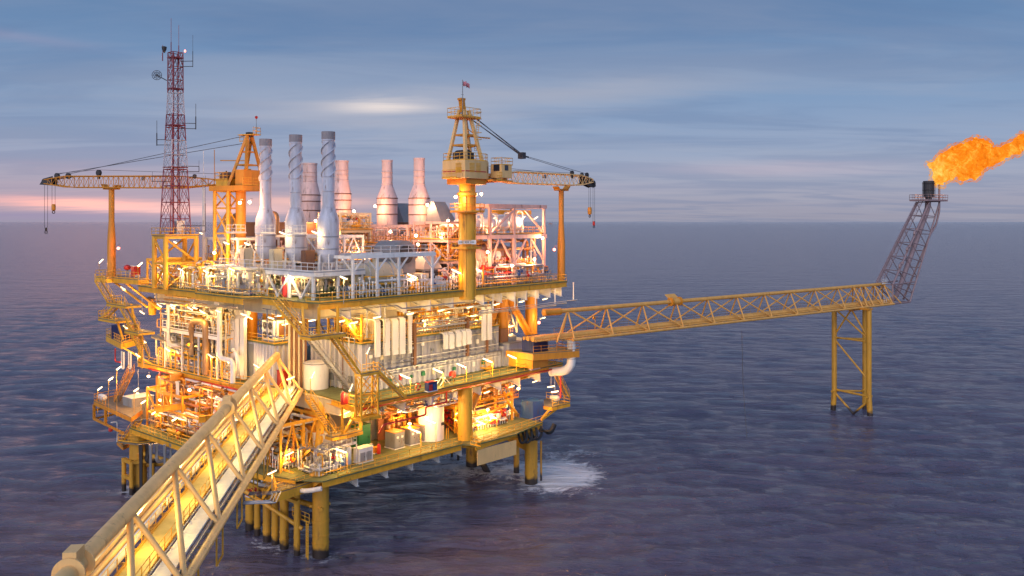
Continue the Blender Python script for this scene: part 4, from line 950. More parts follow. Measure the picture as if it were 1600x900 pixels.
# ------------------------------------------------------------------ second crane on its lattice column
def lattice_crane():
    w0 = Vector((-41.3, 128.5)); c = PF.l((*w0, 0)); cx, cy = c.x, c.y
    tipw = atD(72, 284, 146.7); zb = atD(335, 291, 130).z
    dirv = Vector((tipw.x-cx, tipw.y-cy, 0)).normalized(); sv = Vector((-dirv.y, dirv.x, 0)); C = Vector((cx, cy, 0))
    P = lambda a, b, z: C+dirv*a+sv*b+Vector((0, 0, z))
    t = T('pedestal_crane', 'yellow crane on a lattice column with its boom lowered onto a far post', 'crane', (cx, cy, ZW))
    mb = MB()
    K = [P(s, q, 0) for s, q in ((3.1, 1.5), (3.1, -1.5), (.5, -1.5), (.5, 1.5))]
    for k in K: mb.tube(k+Vector((0, 0, ZW)), k+Vector((0, 0, zb-.6)), .28, n=10)
    mb.build('column_leg', M['yellow'], t)
    mb = MB(); zs = [ZW+.3, 36, 40.2, 44, zb-.8]
    for a, b in zip(zs, zs[1:]):
        for i in range(4):
            j = (i+1) % 4
            mb.tube(K[i]+Vector((0, 0, a)), K[j]+Vector((0, 0, b)), .13, n=6); mb.tube(K[i]+Vector((0, 0, b)), K[j]+Vector((0, 0, b)), .13, n=6)
    mb.build('column_brace', M['yellow'], t)
    MB().tube(P(-.6, 0, 36), P(-.6, 0, zb-.8), .75, n=18).build('slew_column', M['orange'], t)
    # slewing platform, machinery, winch hood, cab
    mb = MB(); mb.plate([P(3.5, -2.3, zb-.8), P(3.5, 2.3, zb-.8), P(-3.1, 2.3, zb-.8), P(-3.1, -2.3, zb-.8)], (0, 0, 1), .75); mb.build('slewing_platform', M['orange'], t)
    mb = MB(); mb.plate([P(-1.4, -2.0, zb), P(-1.4, 2.0, zb), P(-3.0, 2.0, zb), P(-3.0, -2.0, zb)], (0, 0, 1), 2.3); mb.build('machinery_house', M['orange'], t)
    mb = MB(); mb.plate([P(3.0, -1.9, zb), P(3.0, 1.4, zb), P(.6, 1.4, zb), P(.6, -1.9, zb)], (0, 0, 1), .9)
    mb.build('engine_cover', M['yellow'], t)
    mb = MB(); a = P(1.9, -1.7, zb+1.0); mb.lathe(P(0, 0, zb+1.05), [(.1, 0)], 6) if False else None
    mb.tube(P(1.8, -1.2, zb+1.25), P(1.8, 1.0, zb+1.25), .85, n=16); mb.build('winch', M['brown'], t)
    MB().rail([P(2.9, -2.2, zb+.9), P(.6, -2.2, zb+.9), P(.6, 1.6, zb+.9), P(2.9, 1.6, zb+.9)], step=.9, closed=True).build('handrail', M['yellow'], t)
    MB().rail([P(3.3, -2.2, zb), P(-3.0, -2.2, zb), P(-3.0, 2.2, zb)], step=1.1).build('handrail', M['yellow'], t)
    MB().tube(P(3.2, -1.4, zb), P(3.6, -1.4, zb+2.4), .14, n=6).build('exhaust_pipe', M['dark'], t)
    MB().tube(P(.3, -1.6, zb), P(-.1, -1.6, zb+2.6), .16, n=6).build('exhaust_pipe', M['dark'], t)
    MB().tube(P(-.7, -1.3, zb+.1), P(-.7, -1.3, zb+2.6), .55, n=14).build('fuel_tank', M['yellow'], t)
    ax = P(-2.3, 0, atD(393, 212, 128).z)
    for a, b, z in ((.4, -1.7, zb), (.4, 1.5, zb), (-2.8, -1.8, zb+2.3), (-3.0, 1.5, zb+2.3)):
        MB().bar(P(a, b, z), ax+sv*(.45 if b > 0 else -.45), .38, .38).build('mast_leg', M['orange'], t)
    for f in (.32, .62):
        p = [P(a, b, zb+1).lerp(ax, f) for a, b in ((.4, -1.7), (.4, 1.5), (-3.0, 1.5), (-2.8, -1.8))]
        MB().bar(p[0], p[1], .2).bar(p[1], p[2], .2).bar(p[2], p[3], .2).bar(p[3], p[0], .2).build('mast_crossbeam', M['orange'], t)
    MB().bar(P(-1.2, -.8, zb+3.8), P(4.2, -.8, zb+4.0), .16, .14).build('mast_jib', M['orange'], t)
    MB().plate([ax+dirv*1.6-sv*.8, ax+dirv*1.6+sv*.8, ax-dirv*1.4+sv*.8, ax-dirv*1.4-sv*.8], (0, 0, 1), .1).rail([ax-dirv*.4-sv*.8, ax-dirv*1.4-sv*.8, ax-dirv*1.4+sv*.8], step=.8).build('mast_platform', M['yellow'], t)
    MB().rail([ax+dirv*1.0-sv*.7+Vector((0, 0, -.8)), ax+dirv*2.6-sv*.7+Vector((0, 0, -.8))], step=.8).build('mast_rail', M['yellow'], t)
    MB().cbox(ax+Vector((0, 0, .1)), .8, .8, .7).build('mast_head', M['dark'], t)
    MB().tube(ax-dirv*1.3, ax-dirv*1.3+Vector((0, 0, 2.4)), .05, n=4).build('aerial', M['grey'], t)
    MB().lathe(ax-dirv*1.3+Vector((0, 0, 2.4)), [(.12, 0), (.26, .3), (.05, .45)], 8).build('wind_cup', M['red'], t)
    p0 = P(3.0, 0, zb+.6); tip = Vector((*P((tipw-Vector((cx, cy, tipw.z))).length, 0, 0)[:2], tipw.z))
    lattice_boom(t, p0, tip, 1.0, .6, 1.9, 1.85, 34, .10, 'orange')
    hd = MB()
    for s in (-.5, .5): hd.plate([tip-dirv*2.4+sv*s+Vector((0, 0, .9)), tip+sv*s+Vector((0, 0, .5)), tip+dirv*.9+sv*s+Vector((0, 0, -.5)), tip-dirv*2.2+sv*s+Vector((0, 0, -.7))], sv, .09)
    hd.tube(tip-sv*.5, tip+sv*.5, .5, n=14); hd.build('boom_head', M['dark'], t)
    for f, zz in ((.675, 1.5), (.93, 1.0), (.86, 1.0)):
        c = p0.lerp(tip, f); MB().tube(c+Vector((0, 0, zz))-sv*.2, c+Vector((0, 0, zz))+sv*.2, .5, n=12).bar(c+Vector((0, 0, .5)), c+Vector((0, 0, zz)), .35).build('sheave', M['dark'], t)
    MB().tube(ax+sv*.3, p0.lerp(tip, .86)+Vector((0, 0, 1.3)), .045, n=4).tube(ax-sv*.3+Vector((0, 0, -1.0)), p0.lerp(tip, .93)+Vector((0, 0, 1.3)), .045, n=4).build('pendant_rope', M['rope'], t)
    MB().tube(P(2, 0, zb+1.8), p0.lerp(tip, .68)+Vector((0, 0, 2)), .03, n=4).tube(p0.lerp(tip, .68)+Vector((0, 0, 2)), p0.lerp(tip, .94)+Vector((0, 0, 1.4)), .03, n=4).build('hoist_rope', M['rope'], t)
    MB().cbox(p0.lerp(tip, .42)+Vector((0, 0, .5)), .4, .4, .5).build('boom_lamp', M['grey'], t)
    hook_block('hook_block', 'orange hook block hanging on wires from the lowered crane boom over the sea', tip-dirv*1.9+Vector((0, 0, -.6)), tip-dirv*1.9+Vector((0, 0, -4.4)), .55)
    hook_block('hook_block', 'dark whip line hook hanging from the very tip of the lowered boom', tip+Vector((0, 0, -.6)), tip+Vector((0, 0, -8.2)), .30, 'dark')
    return dirv, P, p0, tip
ldir, LPf, lp0, ltip = lattice_crane()
q = atD(175, 432, 139.5); f_ = (lp0-ltip).length
rq = None
for k in range(200):
    p = lp0.lerp(ltip, k/200); w = PF.w(p)
    if 800+FP*w.x/w.y <= 175: rq = p; break
rest_post('boom_rest_post', 'orange tapered boom rest post on the outrigger corner beyond the red mast', (rq.x, rq.y, 33.0), 33.0, rq.z-.95, .62, ldir)
REST = rq

# ------------------------------------------------------------------ communications tower on its yellow frame
def comms_tower():
    p1 = onZ(259, 452, ZW); x0, y0 = p1.x, p1.y; x1, y1 = x0+4.8, y0+3.5
    t = T('tower_frame', 'square yellow steel frame that carries the red and white radio mast', 'steel frame', (x0, y0, ZW))
    zt = atD(259, 369, 127).z
    cs = [(x0, y0), (x1, y0), (x1, y1), (x0, y1)]
    for x, y in cs: MB().tube((x, y, ZW), (x, y, zt), .36, n=12).build('leg', M['yellow'], t)
    zm = ZW+(zt-ZW)*.48; mb = MB()
    for i in range(4):
        a, b = cs[i], cs[(i+1) % 4]
        mb.bar((*a, zt-.2), (*b, zt-.2), .35, .4).bar((*a, zm), (*b, zm), .28, .3)
        mb.tube((*a, zt-.4), (*b, zm+.2), .16, n=6).tube((*b, zm-.1), (*a, ZW+.2), .16, n=6)
    mb.build('cross_brace', M['yellow'], t)
    MB().prism([(x0-.3, y0-.3), (x1+.3, y0-.3), (x1+.3, y1+.3), (x0-.3, y1+.3)], zt, zt+.12).build('platform', M['grating'], t)
    MB().rail([(x0-.3, y0-.3, zt+.12), (x1+.3, y0-.3, zt+.12), (x1+.3, y1+.3, zt+.12), (x0-.3, y1+.3, zt+.12)], step=1.2, closed=True).build('handrail', M['yellow'], t)
    cab = T('radio_cabinet', 'small white equipment cabinet inside the foot of the red mast', 'cabinet', (x0+3.1, y0+1.6, zt+.12))
    MB().box(x0+2.4, x0+3.6, y0+1.2, y0+2.4, zt+.14, zt+2.3).build('body', M['white'], cab); MB().box(x0+2.36, x0+2.39, y0+1.3, y0+2.3, zt+.4, zt+2.1).build('door', M['galv'], cab)
    k = T('radio_mast', 'red and white lattice radio mast with whip aerials rising above everything', 'radio mast', (x0+2.4, y0+1.75, zt+.12))
    cx, cy = x0+2.4, y0+1.75; zb = zt+.12; zz = atD(270, 84, 129.5).z
    H = zz-zb
    def hw(f): return 1.62*(1-f)+.58*f if f < .78 else 1.62*.22+.58*.78-.10*(f-.78)
    lv = [0, .09, .18, .27, .36, .44, .52, .59, .66, .72, .78, .85, .92, 1.0]
    for i, (a, b) in enumerate(zip(lv, lv[1:])):
        red = (i in (0, 1, 2, 3)) or i in (6, 7) or i >= 10
        if i == 4: red = False
        mb = MB(); za, zb2 = zb+H*a, zb+H*b; wa, wb = hw(a), hw(b)
        ca_ = [(cx-wa, cy-wa), (cx+wa, cy-wa), (cx+wa, cy+wa), (cx-wa, cy+wa)]; cb_ = [(cx-wb, cy-wb), (cx+wb, cy-wb), (cx+wb, cy+wb), (cx-wb, cy+wb)]
        for j in range(4):
            j2 = (j+1) % 4
            mb.tube((*ca_[j], za), (*cb_[j], zb2), .075, n=6)
            mid = ((cb_[j][0]+cb_[j2][0])/2, (cb_[j][1]+cb_[j2][1])/2, zb2)
            mb.tube((*ca_[j], za), mid, .042, n=4); mb.tube((*ca_[j2], za), mid, .042, n=4)
            mb.tube((*cb_[j], zb2), (*cb_[j2], zb2), .06, n=4)
            mida = ((ca_[j][0]+ca_[j2][0])/2, (ca_[j][1]+ca_[j2][1])/2, za)
            mb.tube((*cb_[j], zb2), mida, .03, n=4); mb.tube((*cb_[j2], zb2), mida, .03, n=4)
        mb.build('lattice_section', M['redmast' if red else 'mastwhite'], k)
    mb = MB().bar((cx-.35, cy, zb), (cx-.35, cy, zz), .34, .12).tube((cx+.4, cy, zb), (cx+.4, cy, zz-1), .09, n=5); mb.build('cable_ladder', M['redmast'], k)
    for f in (.37, .60, .80, .97):
        w = hw(f)+.1; MB().box(cx-w, cx+w, cy-w, cy+w, zb+H*f, zb+H*f+.1).build('rest_platform', M['redmast'], k)
    def whip(dx, dy, z0, z1, r=.05, arm=0):
        mb = MB().tube((cx+dx, cy+dy, z0), (cx+dx, cy+dy, z0+(z1-z0)*.5), r, n=5).tube((cx+dx, cy+dy, z0+(z1-z0)*.5), (cx+dx, cy+dy, z1), r*.5, n=4)
        if arm:
            a = .8/max(.1, math.hypot(dx, dy)); mb.tube((cx+dx, cy+dy, z0+.1), (cx+dx*a, cy+dy*a, z0+.1), .05, n=4).tube((cx+dx, cy+dy, z0+.9), (cx+dx*a, cy+dy*a, z0+.9), .05, n=4)
        mb.build('whip_aerial', M['dark' if arm else 'redmast'], k)
    whip(-.45, .45, zz-2, zz+5.2, .07); whip(.35, -.35, zz-2, zz+4.2, .07); whip(1.6, -2.2, zz-2.2, zz+2.6, .05, 1); whip(-1.2, 1.6, zz-1.2, zz+1.2, .08)
    whip(2.3, -1.8, zz-11.5, zz-7.6, .08, 1); whip(-1.8, 2.2, zz-14, zz-10.2, .08, 1); whip(2.6, -2.2, zz-18, zz-16.2, .05, 1); whip(-2.4, 2.4, zz-19.5, zz-18, .05, 1)
    whip(3.2, -3.0, zz-27, zz-18.5, .05, 1)
    MB().lathe((cx-1.1, cy+1.3, zz), [(.1, 0), (.32, .5), (.38, .9), (.1, 1.0)], 10).build('horn_aerial', M['dark'], k)
    wv = Vector((-.75, -.66, 0))
    c = Vector((cx-1.9, cy+2.0, zz-3.4)); mb = MB()
    for r in (.7, .45, .2): mb.ring(c, r, .04, (-.66, -.75, 0), 18, 4)
    for a in range(4): e = basis(Vector((-.66, -.75, 0))); mb.tube(c-e[0]*.7*math.cos(a*.785)-e[1]*.7*math.sin(a*.785), c+e[0]*.7*math.cos(a*.785)+e[1]*.7*math.sin(a*.785), .03, n=4)
    mb.tube(c, (cx-.9, cy+.9, zz-4.2), .07, n=5); mb.build('grid_dish', M['dark'], k)
    MB().lathe((cx+1.0, cy-1.0, zz+.1), [(.1, 0), (.16, .2), (.05, .4)], 8).build('beacon', M['redbulb'], k)
    c = Vector((cx+1.9, cy-2.2, zb+H*.32)); MB().lathe(c, [(.1, -.3), (.3, 0), (.3, .3), (.1, .4)], 8).tube(c, (cx+1.5, cy-1.5, c.z), .06, n=4).build('camera_head', M['dark'], k)
comms_tower()
mast2 = T('aerial_pole', 'thin pale aerial pole standing between the red mast and the second crane', 'aerial', (4, 30, ZW))
p = onU(318, 330, 4); p2 = onU(318, 236, 4); MB().tube((4, p.y, ZW), (4, p.y, p.z+4), .12, n=6).tube((4, p.y, p.z+4), (4, p.y, p2.z), .05, n=5).build('pole', M['white'], mast2)
mb = MB()
for s in (-.3, .3): mb.tube((4, p.y+s, ZW), (4, p.y+s, p.z+5), .05, n=4)
for k2 in range(26): mb.tube((4, p.y-.3, ZW+.5+k2*.42), (4, p.y+.3, ZW+.5+k2*.42), .03, n=4)
mb.build('ladder', M['white'], mast2)
mast3 = T('aerial_pole', 'short orange tipped aerial pole next to the second crane cab', 'aerial', (8, 30, ZW))
p = onU(335, 300, 8); p2 = onU(335, 234, 8); MB().tube((8, p.y, ZW), (8, p.y, p.z), .1, n=6).tube((8, p.y, p.z), (8, p.y, p2.z), .06, n=5).build('pole', M['orange'], mast3)

# ------------------------------------------------------------------ chimneys
def spiral_stack(c, zb, ztop, r, R2, label, mat='stackm'):
    t = T('exhaust_stack', label, 'chimney', (c[0], c[1], zb), group='white chimneys with spiral strakes')
    H = ztop-zb
    zc = 43.8
    MB().lathe((c[0], c[1], zc), [(r*1.12, -.02), (r, .25), (r, ztop-zc-1.2), (r*1.08, ztop-zc-1.18), (r*1.08, ztop-zc), (r*.92, ztop-zc), (r*.9, ztop-zc-.8)], 28).build('chimney_pipe', M[mat], t)
    MB().lathe((c[0], c[1], ztop-1.0), [(r*1.09, 0), (r*1.12, .02), (r*1.12, 1.01), (r*.9, 1.01), (r*.88, .4)], 28).build('top_collar', M['sooty'], t)
    MB().lathe((c[0], c[1], zb), [(R2*.55, 0), (R2*.97, 1.0), (R2, 1.2), (R2, zc-zb-1.8), (R2*.94, zc-zb-1.35), (r*1.12, zc-zb-.05)], 28).build('silencer', M[mat], t)
    for z in (38.4, 40.0): MB().ring((c[0], c[1], z), R2+.02, .07, (0, 0, 1), 28, 4).build('band', M['galv'], t)
    for z in (43.9, 46.0, 47.9): MB().ring((c[0], c[1], z), r+.02, .055, (0, 0, 1), 24, 4).build('band', M[mat], t)
    n0, n1 = 47.9, ztop-1.3
    for s in range(3):
        pts = []; turns = 1.0
        for k in range(41):
            a = s*2.094+k/40*turns*2*math.pi; rr = r+.10
            pts.append(Vector((c[0]+rr*math.cos(a), c[1]+rr*math.sin(a), n0+(n1-n0)*k/40)))
        mb = MB(); vs = []
        for k, p in enumerate(pts):
            e = Vector((p.x-c[0], p.y-c[1], 0)).normalized()
            vs += [p-e*.11+Vector((0, 0, -.035)), p+e*.08+Vector((0, 0, -.035)), p+e*.08+Vector((0, 0, .035)), p-e*.11+Vector((0, 0, .035))]
        fs = [(4*k+i, 4*k+(i+1) % 4, 4*k+4+(i+1) % 4, 4*k+4+i) for k in range(40) for i in range(4)]
        mb.add(vs, fs); mb.build('strake', M[mat], t)
    return t
for (px, py, d, lab) in ((513, 206, 113, 'white spiral wound chimney nearest the open canopy frame, tallest looking of its row of three'), (462, 211, 118.2, 'white spiral wound chimney between its two twins on the raised platform'), (415, 217.5, 123.4, 'white spiral wound chimney of the front row closest to the second crane')):
    a = atD(px, py, d); spiral_stack((a.x, a.y), 36.6, a.z, .80, 1.45, lab)
def plain_stack(px, ytop, d, r, R2, yc0, yc1, ybot, lab, mat):
    a = atD(px, ytop, d); zc0 = atD(px, yc0, d).z; zc1 = atD(px, yc1, d).z; zb = ybot
    t = T('exhaust_stack', lab, 'chimney', (a.x, a.y, zb), group='plain pink lit chimneys at the back')
    MB().lathe((a.x, a.y, zc0), [(r, 0), (r, a.z-zc0-.25), (r*1.06, a.z-zc0-.24), (r*1.06, a.z-zc0), (r*.92, a.z-zc0), (r*.9, a.z-zc0-.7)], 28).build('chimney_pipe', M[mat], t)
    MB().lathe((a.x, a.y, zb), [(R2, 0), (R2, zc1-zb), (R2*.96, zc1-zb+.15), (r*1.02, zc0-zb-.02)], 28).build('silencer', M[mat], t)
    for z in (zc0+.05, zc0+(a.z-zc0)*.5, zc0+(a.z-zc0)*.28): MB().ring((a.x, a.y, z), r+.03, .07, (0, 0, 1), 24, 4).build('band', M[mat], t)
    for z in (zc1-.1, zc1-1.2, zc1-2.8): MB().ring((a.x, a.y, z), R2+.03, .08, (0, 0, 1), 28, 4).build('band', M['brown'], t)
plain_stack(484, 255, 150, 1.25, 1.85, 284, 304, 38, 'wide pale pink chimney seen between the first and second spiral chimneys', 'palepinktint')
plain_stack(534, 251, 145.2, 1.1, 1.6, 282, 302, 38, 'wide pale pink chimney seen just beside the nearest spiral chimney', 'palepinktint')
plain_stack(605, 250, 145, .90, 1.75, 289, 309, 37, 'slim pink chimney with flared shoulders, standing alone in the middle at the back', 'palepinktint')
plain_stack(655, 247, 140.6, .90, 1.75, 288, 309, 37, 'slim pink chimney with flared shoulders nearest the tall crane', 'palepinktint')
# ------------------------------------------------------------------ generators for process plant
ORD = ['first', 'second', 'third', 'fourth', 'fifth', 'sixth', 'seventh', 'eighth', 'ninth', 'tenth']
def horizontal_vessel(mb, c, L, r, ax):
    e = r*.45
    prof = [(r*.15, -L/2), (r*.7, -L/2+e*.25), (r, -L/2+e), (r, L/2-e), (r*.7, L/2-e*.25), (r*.15, L/2)]
    mb.lathe(c, prof, 16, ax)
    for s in (-.3, .3):
        if ax == 'x': mb.box(c[0]+s*L-.15, c[0]+s*L+.15, c[1]-r*.8, c[1]+r*.8, c[2]-r-.5, c[2]-r*.4)
        else: mb.box(c[0]-r*.8, c[0]+r*.8, c[1]+s*L-.15, c[1]+s*L+.15, c[2]-r-.5, c[2]-r*.4)
    mb.lathe((c[0], c[1], c[2]+r-.05), [(.22, 0), (.22, .35), (.32, .36), (.32, .48)], 10)
    return mb
def vertical_vessel(mb, c, H, r):
    mb.lathe(c, [(r*.9, 0), (r*.9, .4), (r, .5), (r, H-r*.5), (r*.75, H-r*.15), (r*.2, H)], 18); mb.ring((c[0], c[1], c[2]+H*.55), r, .06, (0, 0, 1), 18, 4)
    mb.tube((c[0], c[1], c[2]+H-.05), (c[0], c[1], c[2]+H+.5), .15, n=8); return mb
def valve(mb, c, s, ax):
    c = V3(c); d = Vector((1, 0, 0)) if ax == 'x' else Vector((0, 1, 0))
    mb.tube(c-d*s, c+d*s, s*.45, n=8); mb.tube(c-d*s, c-d*s*.75, s*.8, n=10); mb.tube(c+d*s*.75, c+d*s, s*.8, n=10)
    mb.tube(c, c+Vector((0, 0, s*1.8)), s*.2, n=6); mb.ring(c+Vector((0, 0, s*1.8)), s*.8, s*.12, (0, 0, 1), 10, 4); return mb
def rpath(rr, b, nseg, start=None):
    x0, x1, y0, y1, z0, z1 = b
    p = Vector((rr.uniform(x0, x1), rr.uniform(y0, y1), rr.uniform(z0, z1))) if start is None else V3(start)
    pts = [p.copy()]; last = -1
    for k in range(nseg):
        ax = rr.choice([a for a in (0, 1, 2) if a != last]); last = ax
        lo, hi = ((x0, x1), (y0, y1), (z0, z1))[ax]; t = rr.uniform(lo, hi)
        if abs(t-p[ax]) < .5: t = hi if p[ax]-lo > hi-p[ax] and False else (lo if p[ax]-lo > hi-p[ax] else hi)
        p[ax] = t; pts.append(p.copy())
    return pts
def plant(name, label, cat, b, levels=(), seed=0, frame='white', pal=('white', 'cream', 'galv', 'orange'), nv=2, npipe=9, nval=5, vr=(.5, .9), rails=True, diag=True, pr=(.07, .22), rackz=True):
    """a framed plant module: steel frame with grating floors, vessels, pipes and valves"""
    rr = random.Random(seed*7+3); npipe = int(npipe*1.5) if levels else int(min(npipe*1.7, 34)); nval = int(nval*1.3)
    u0, u1, v0, v1, z0, z1 = b
    t = T(name, label, cat, (u0, v0, z0))
    zs = [z0]+list(levels)+([z1] if frame else [])
    if frame:
        nx = max(1, round((u1-u0)/4.5)); ny = max(1, round((v1-v0)/5))
        cx = [u0+(u1-u0)*k/nx for k in range(nx+1)]; cy = [v0+(v1-v0)*k/ny for k in range(ny+1)]
        mb = MB()
        for i, x in enumerate(cx):
            for j, y in enumerate(cy):
                if 0 < i < nx and 0 < j < ny: continue
                mb.bar((x, y, z0), (x, y, z1), .26, .26)
        for z in zs[1:]:
            for y in (v0, v1): mb.bar((u0, y, z-.2), (u1, y, z-.2), .22, .38)
            for x in (u0, u1): mb.bar((x, v0, z-.2), (x, v1, z-.2), .22, .38)
        mb.build('steel_frame', M[frame], t)
        if diag:
            for za, zb in zip(zs, zs[1:]):
                for i in range(nx):
                    if rr.random() < .7:
                        m_ = (cx[i]+cx[i+1])/2; MB().bar((cx[i], v0, za+.1), (m_, v0, zb-.3), .16).bar((cx[i+1], v0, za+.1), (m_, v0, zb-.3), .16).build('frame_brace', M[frame], t)
                for j in range(ny):
                    if rr.random() < .6: MB().bar((u0, cy[j], za+.1), (u0, cy[j+1], zb-.3), .16).build('frame_brace', M[frame], t)
    for z in levels:
        MB().box(u0-.3, u1+.3, v0-.3, v1+.3, z, z+.1).build('floor_grating', M['grating'], t)
        if rails: MB().rail([(u0-.3, v1+.3, z+.1), (u0-.3, v0-.3, z+.1), (u1+.3, v0-.3, z+.1), (u1+.3, v1+.3, z+.1)], step=1.6).build('handrail', M['yellow' if rr.random() < .7 else 'orange'], t)
    lv = [z0]+list(levels)
    for li, z in enumerate(lv):
        top = (zs+[z1])[li+1] if li+1 < len(zs) else z1+1.0
        hh = max(1.4, top-z-.6)
        for k in range(nv):
            r = min(rr.uniform(*vr), hh*.42, (u1-u0)*.3, (v1-v0)*.35); mb = MB(); nm = 'vessel'
            if rr.random() < .6:
                ax = 'x' if rr.random() < .5 else 'y'; L = min(rr.uniform(2.4, 5), ((u1-u0) if ax == 'x' else (v1-v0))*.8)
                mx_ = (L/2 if ax == 'x' else r)+.2; my_ = (L/2 if ax == 'y' else r)+.2
                cx_ = rr.uniform(u0+mx_, max(u0+mx_+.01, u1-mx_)); cy_ = rr.uniform(v0+my_, max(v0+my_+.01, v1-my_))
                horizontal_vessel(mb, (cx_, cy_, z+r+.55), L, r, ax)
            else:
                cx_ = rr.uniform(u0+r+.2, max(u0+r+.21, u1-r-.2)); cy_ = rr.uniform(v0+r+.2, max(v0+r+.21, v1-r-.2))
                vertical_vessel(mb, (cx_, cy_, z+.12), min(hh, rr.uniform(1.8, 4.2)), r)
            mb.build(nm, M[rr.choice(pal)], t)
        bb = (u0+.2, u1-.2, v0+.2, v1-.2, z+.4, z+hh)
        for k in range(npipe):
            r = rr.uniform(*pr)**1.0; pts = rpath(rr, bb, rr.randint(3, 6))
            mb = MB().path(pts, r, 7)
            for p, q in zip(pts, pts[1:]):                              # flanges
                if (q-p).length > 1.2:
                    d = (q-p).normalized(); c = p.lerp(q, .5); mb.tube(c-d*.06, c+d*.06, r*1.55, n=8)
            mb.build('pipe', M[rr.choice(pal)], t)
        # a regular manifold of risers, the fine grain of the photo
        if rackz:
            x = rr.uniform(u0+.4, u0+.8); y = v0+.35; mb = MB(); n = max(3, int((u1-u0)/.55))
            for k in range(n):
                h = rr.uniform(.9, min(2.6, hh)); mb.tube((u0+.4+k*.55, y, z+.12), (u0+.4+k*.55, y, z+h), .07, n=5); mb.cbox((u0+.4+k*.55, y, z+h), .26, .22, .3)
            mb.tube((u0+.2, y+.1, z+.9), (u1-.2, y+.1, z+.9), .09, n=6); mb.build('manifold', M[rr.choice(pal)], t)
            y = v0+.5; mb = MB(); n = max(3, int((v1-v0)/.6))
            for k in range(n):
                h = rr.uniform(.9, min(2.8, hh)); mb.tube((u0+.3, v0+.4+k*.6, z+.12), (u0+.3, v0+.4+k*.6, z+h), .07, n=5); mb.cbox((u0+.3, v0+.4+k*.6, z+h), .24, .24, .3)
            mb.build('manifold', M[rr.choice(pal)], t)
        for k in range(nval):
            mb = MB(); valve(mb, (rr.uniform(bb[0], bb[1]), rr.uniform(bb[2], bb[3]) if k % 2 else bb[2], z+rr.uniform(.5, min(2.2, hh))), rr.uniform(.2, .36), rr.choice('xy'))
            mb.build('valve', M[rr.choice(('galv', 'white', 'yellow', 'orange', 'galv', 'white', 'cream', 'red', 'blue'))], t)
    return t
def stairs(label, p, q, width, side, mat='yellow', name='staircase', rails=True, loc=None):
    """one flight from p (top) to q (bottom); side is the horizontal direction of its width"""
    p, q = V3(p), V3(q); sd = V3(side).normalized()*width
    t = T(name, label, 'stairs', q)
    up = Vector((0, 0, 1)); d = q-p
    for o in (Vector(), sd): MB().bar(p+o, q+o, .09, .32).build('stringer', M[mat], t)
    n = max(4, int(abs(d.z)/.24)); mb = MB(); hd = Vector((d.x, d.y, 0)).normalized()*.13
    for k in range(n):
        c = p.lerp(q, (k+.5)/n); mb.add([c-hd, c+hd, c+hd+sd, c-hd+sd, c-hd+up*.04, c+hd+up*.04, c+hd+sd+up*.04, c-hd+sd+up*.04], [(0, 3, 2, 1), (4, 5, 6, 7), (0, 1, 5, 4), (1, 2, 6, 5), (2, 3, 7, 6), (3, 0, 4, 7)])
    mb.build('tread', M['grating' if mat != 'white' else 'galv'], t)
    if rails:
        for o in (Vector(), sd):
            mb = MB(); n2 = max(2, round(d.length/1.5))
            for k in range(n2+1): c = p.lerp(q, k/n2)+o; mb.tube(c, c+up*1.1, .04, n=4)
            mb.tube(p+o+up*1.1, q+o+up*1.1, .045, n=4); mb.tube(p+o+up*.6, q+o+up*.6, .035, n=4); mb.build('handrail', M[mat], t)
    return t
def platform(label, poly, z, rail_pts, mat='yellow', thick=.3, name='landing_platform', supports=()):
    t = T(name, label, 'platform', (poly[0][0], poly[0][1], z))
    MB().prism(poly, z-.12, z).build('grating', M['grating'], t)
    mb = MB()
    for i in range(len(poly)): a, b = poly[i], poly[(i+1) % len(poly)]; mb.bar((*a, z-.12-thick/2), (*b, z-.12-thick/2), .12, thick)
    mb.build('edge_beam', M[mat], t)
    if rail_pts: MB().rail([(p[0], p[1], z) for p in rail_pts], step=1.3).build('handrail', M[mat], t)
    for a, b in supports: MB().bar(a, b, .26, .26).build('support', M[mat], t)
    return t
def crate(name, label, cat, x0, x1, y0, y1, z0, z1, mat, door=None, ribs=0, plinth=None, cap=None):
    """a metal cabinet or container on a plinth: body, doors on the two near faces, lid"""
    t = T(name, label, cat, (x0, y0, z0))
    mb = MB().box(x0, x1, y0, y1, z0+.12, z1)
    if ribs:
        for k in range(ribs): x = x0+(x1-x0)*(k+.5)/ribs; mb.box(x-.06, x+.06, y0-.05, y0-.002, z0+.2, z1-.1)
        m2 = max(2, int(ribs*(y1-y0)/(x1-x0)))
        for k in range(m2): y = y0+(y1-y0)*(k+.5)/m2; mb.box(x0-.05, x0-.002, y-.06, y+.06, z0+.2, z1-.1)
    mb.build('body', M[mat], t)
    MB().box(x0-.08, x1+.08, y0-.08, y1+.08, z0, z0+.11).build('plinth', M[plinth or 'white'], t)
    MB().box(x0-.06, x1+.06, y0-.06, y1+.06, z1+.003, z1+.08).build('lid', M[cap or mat], t)
    for (fx, w, h, mt) in (door or ()):
        x = x0+(x1-x0)*fx; d = MB().box(x-w/2, x+w/2, y0-.05, y0-.004, z0+.2, z0+.2+h).build('door', M[mt], t)
        MB().box(x+w/2-.16, x+w/2-.1, y0-.1, y0-.052, z0+.2+h*.45, z0+.2+h*.55).build('handle', M['dark'], d)
    return t

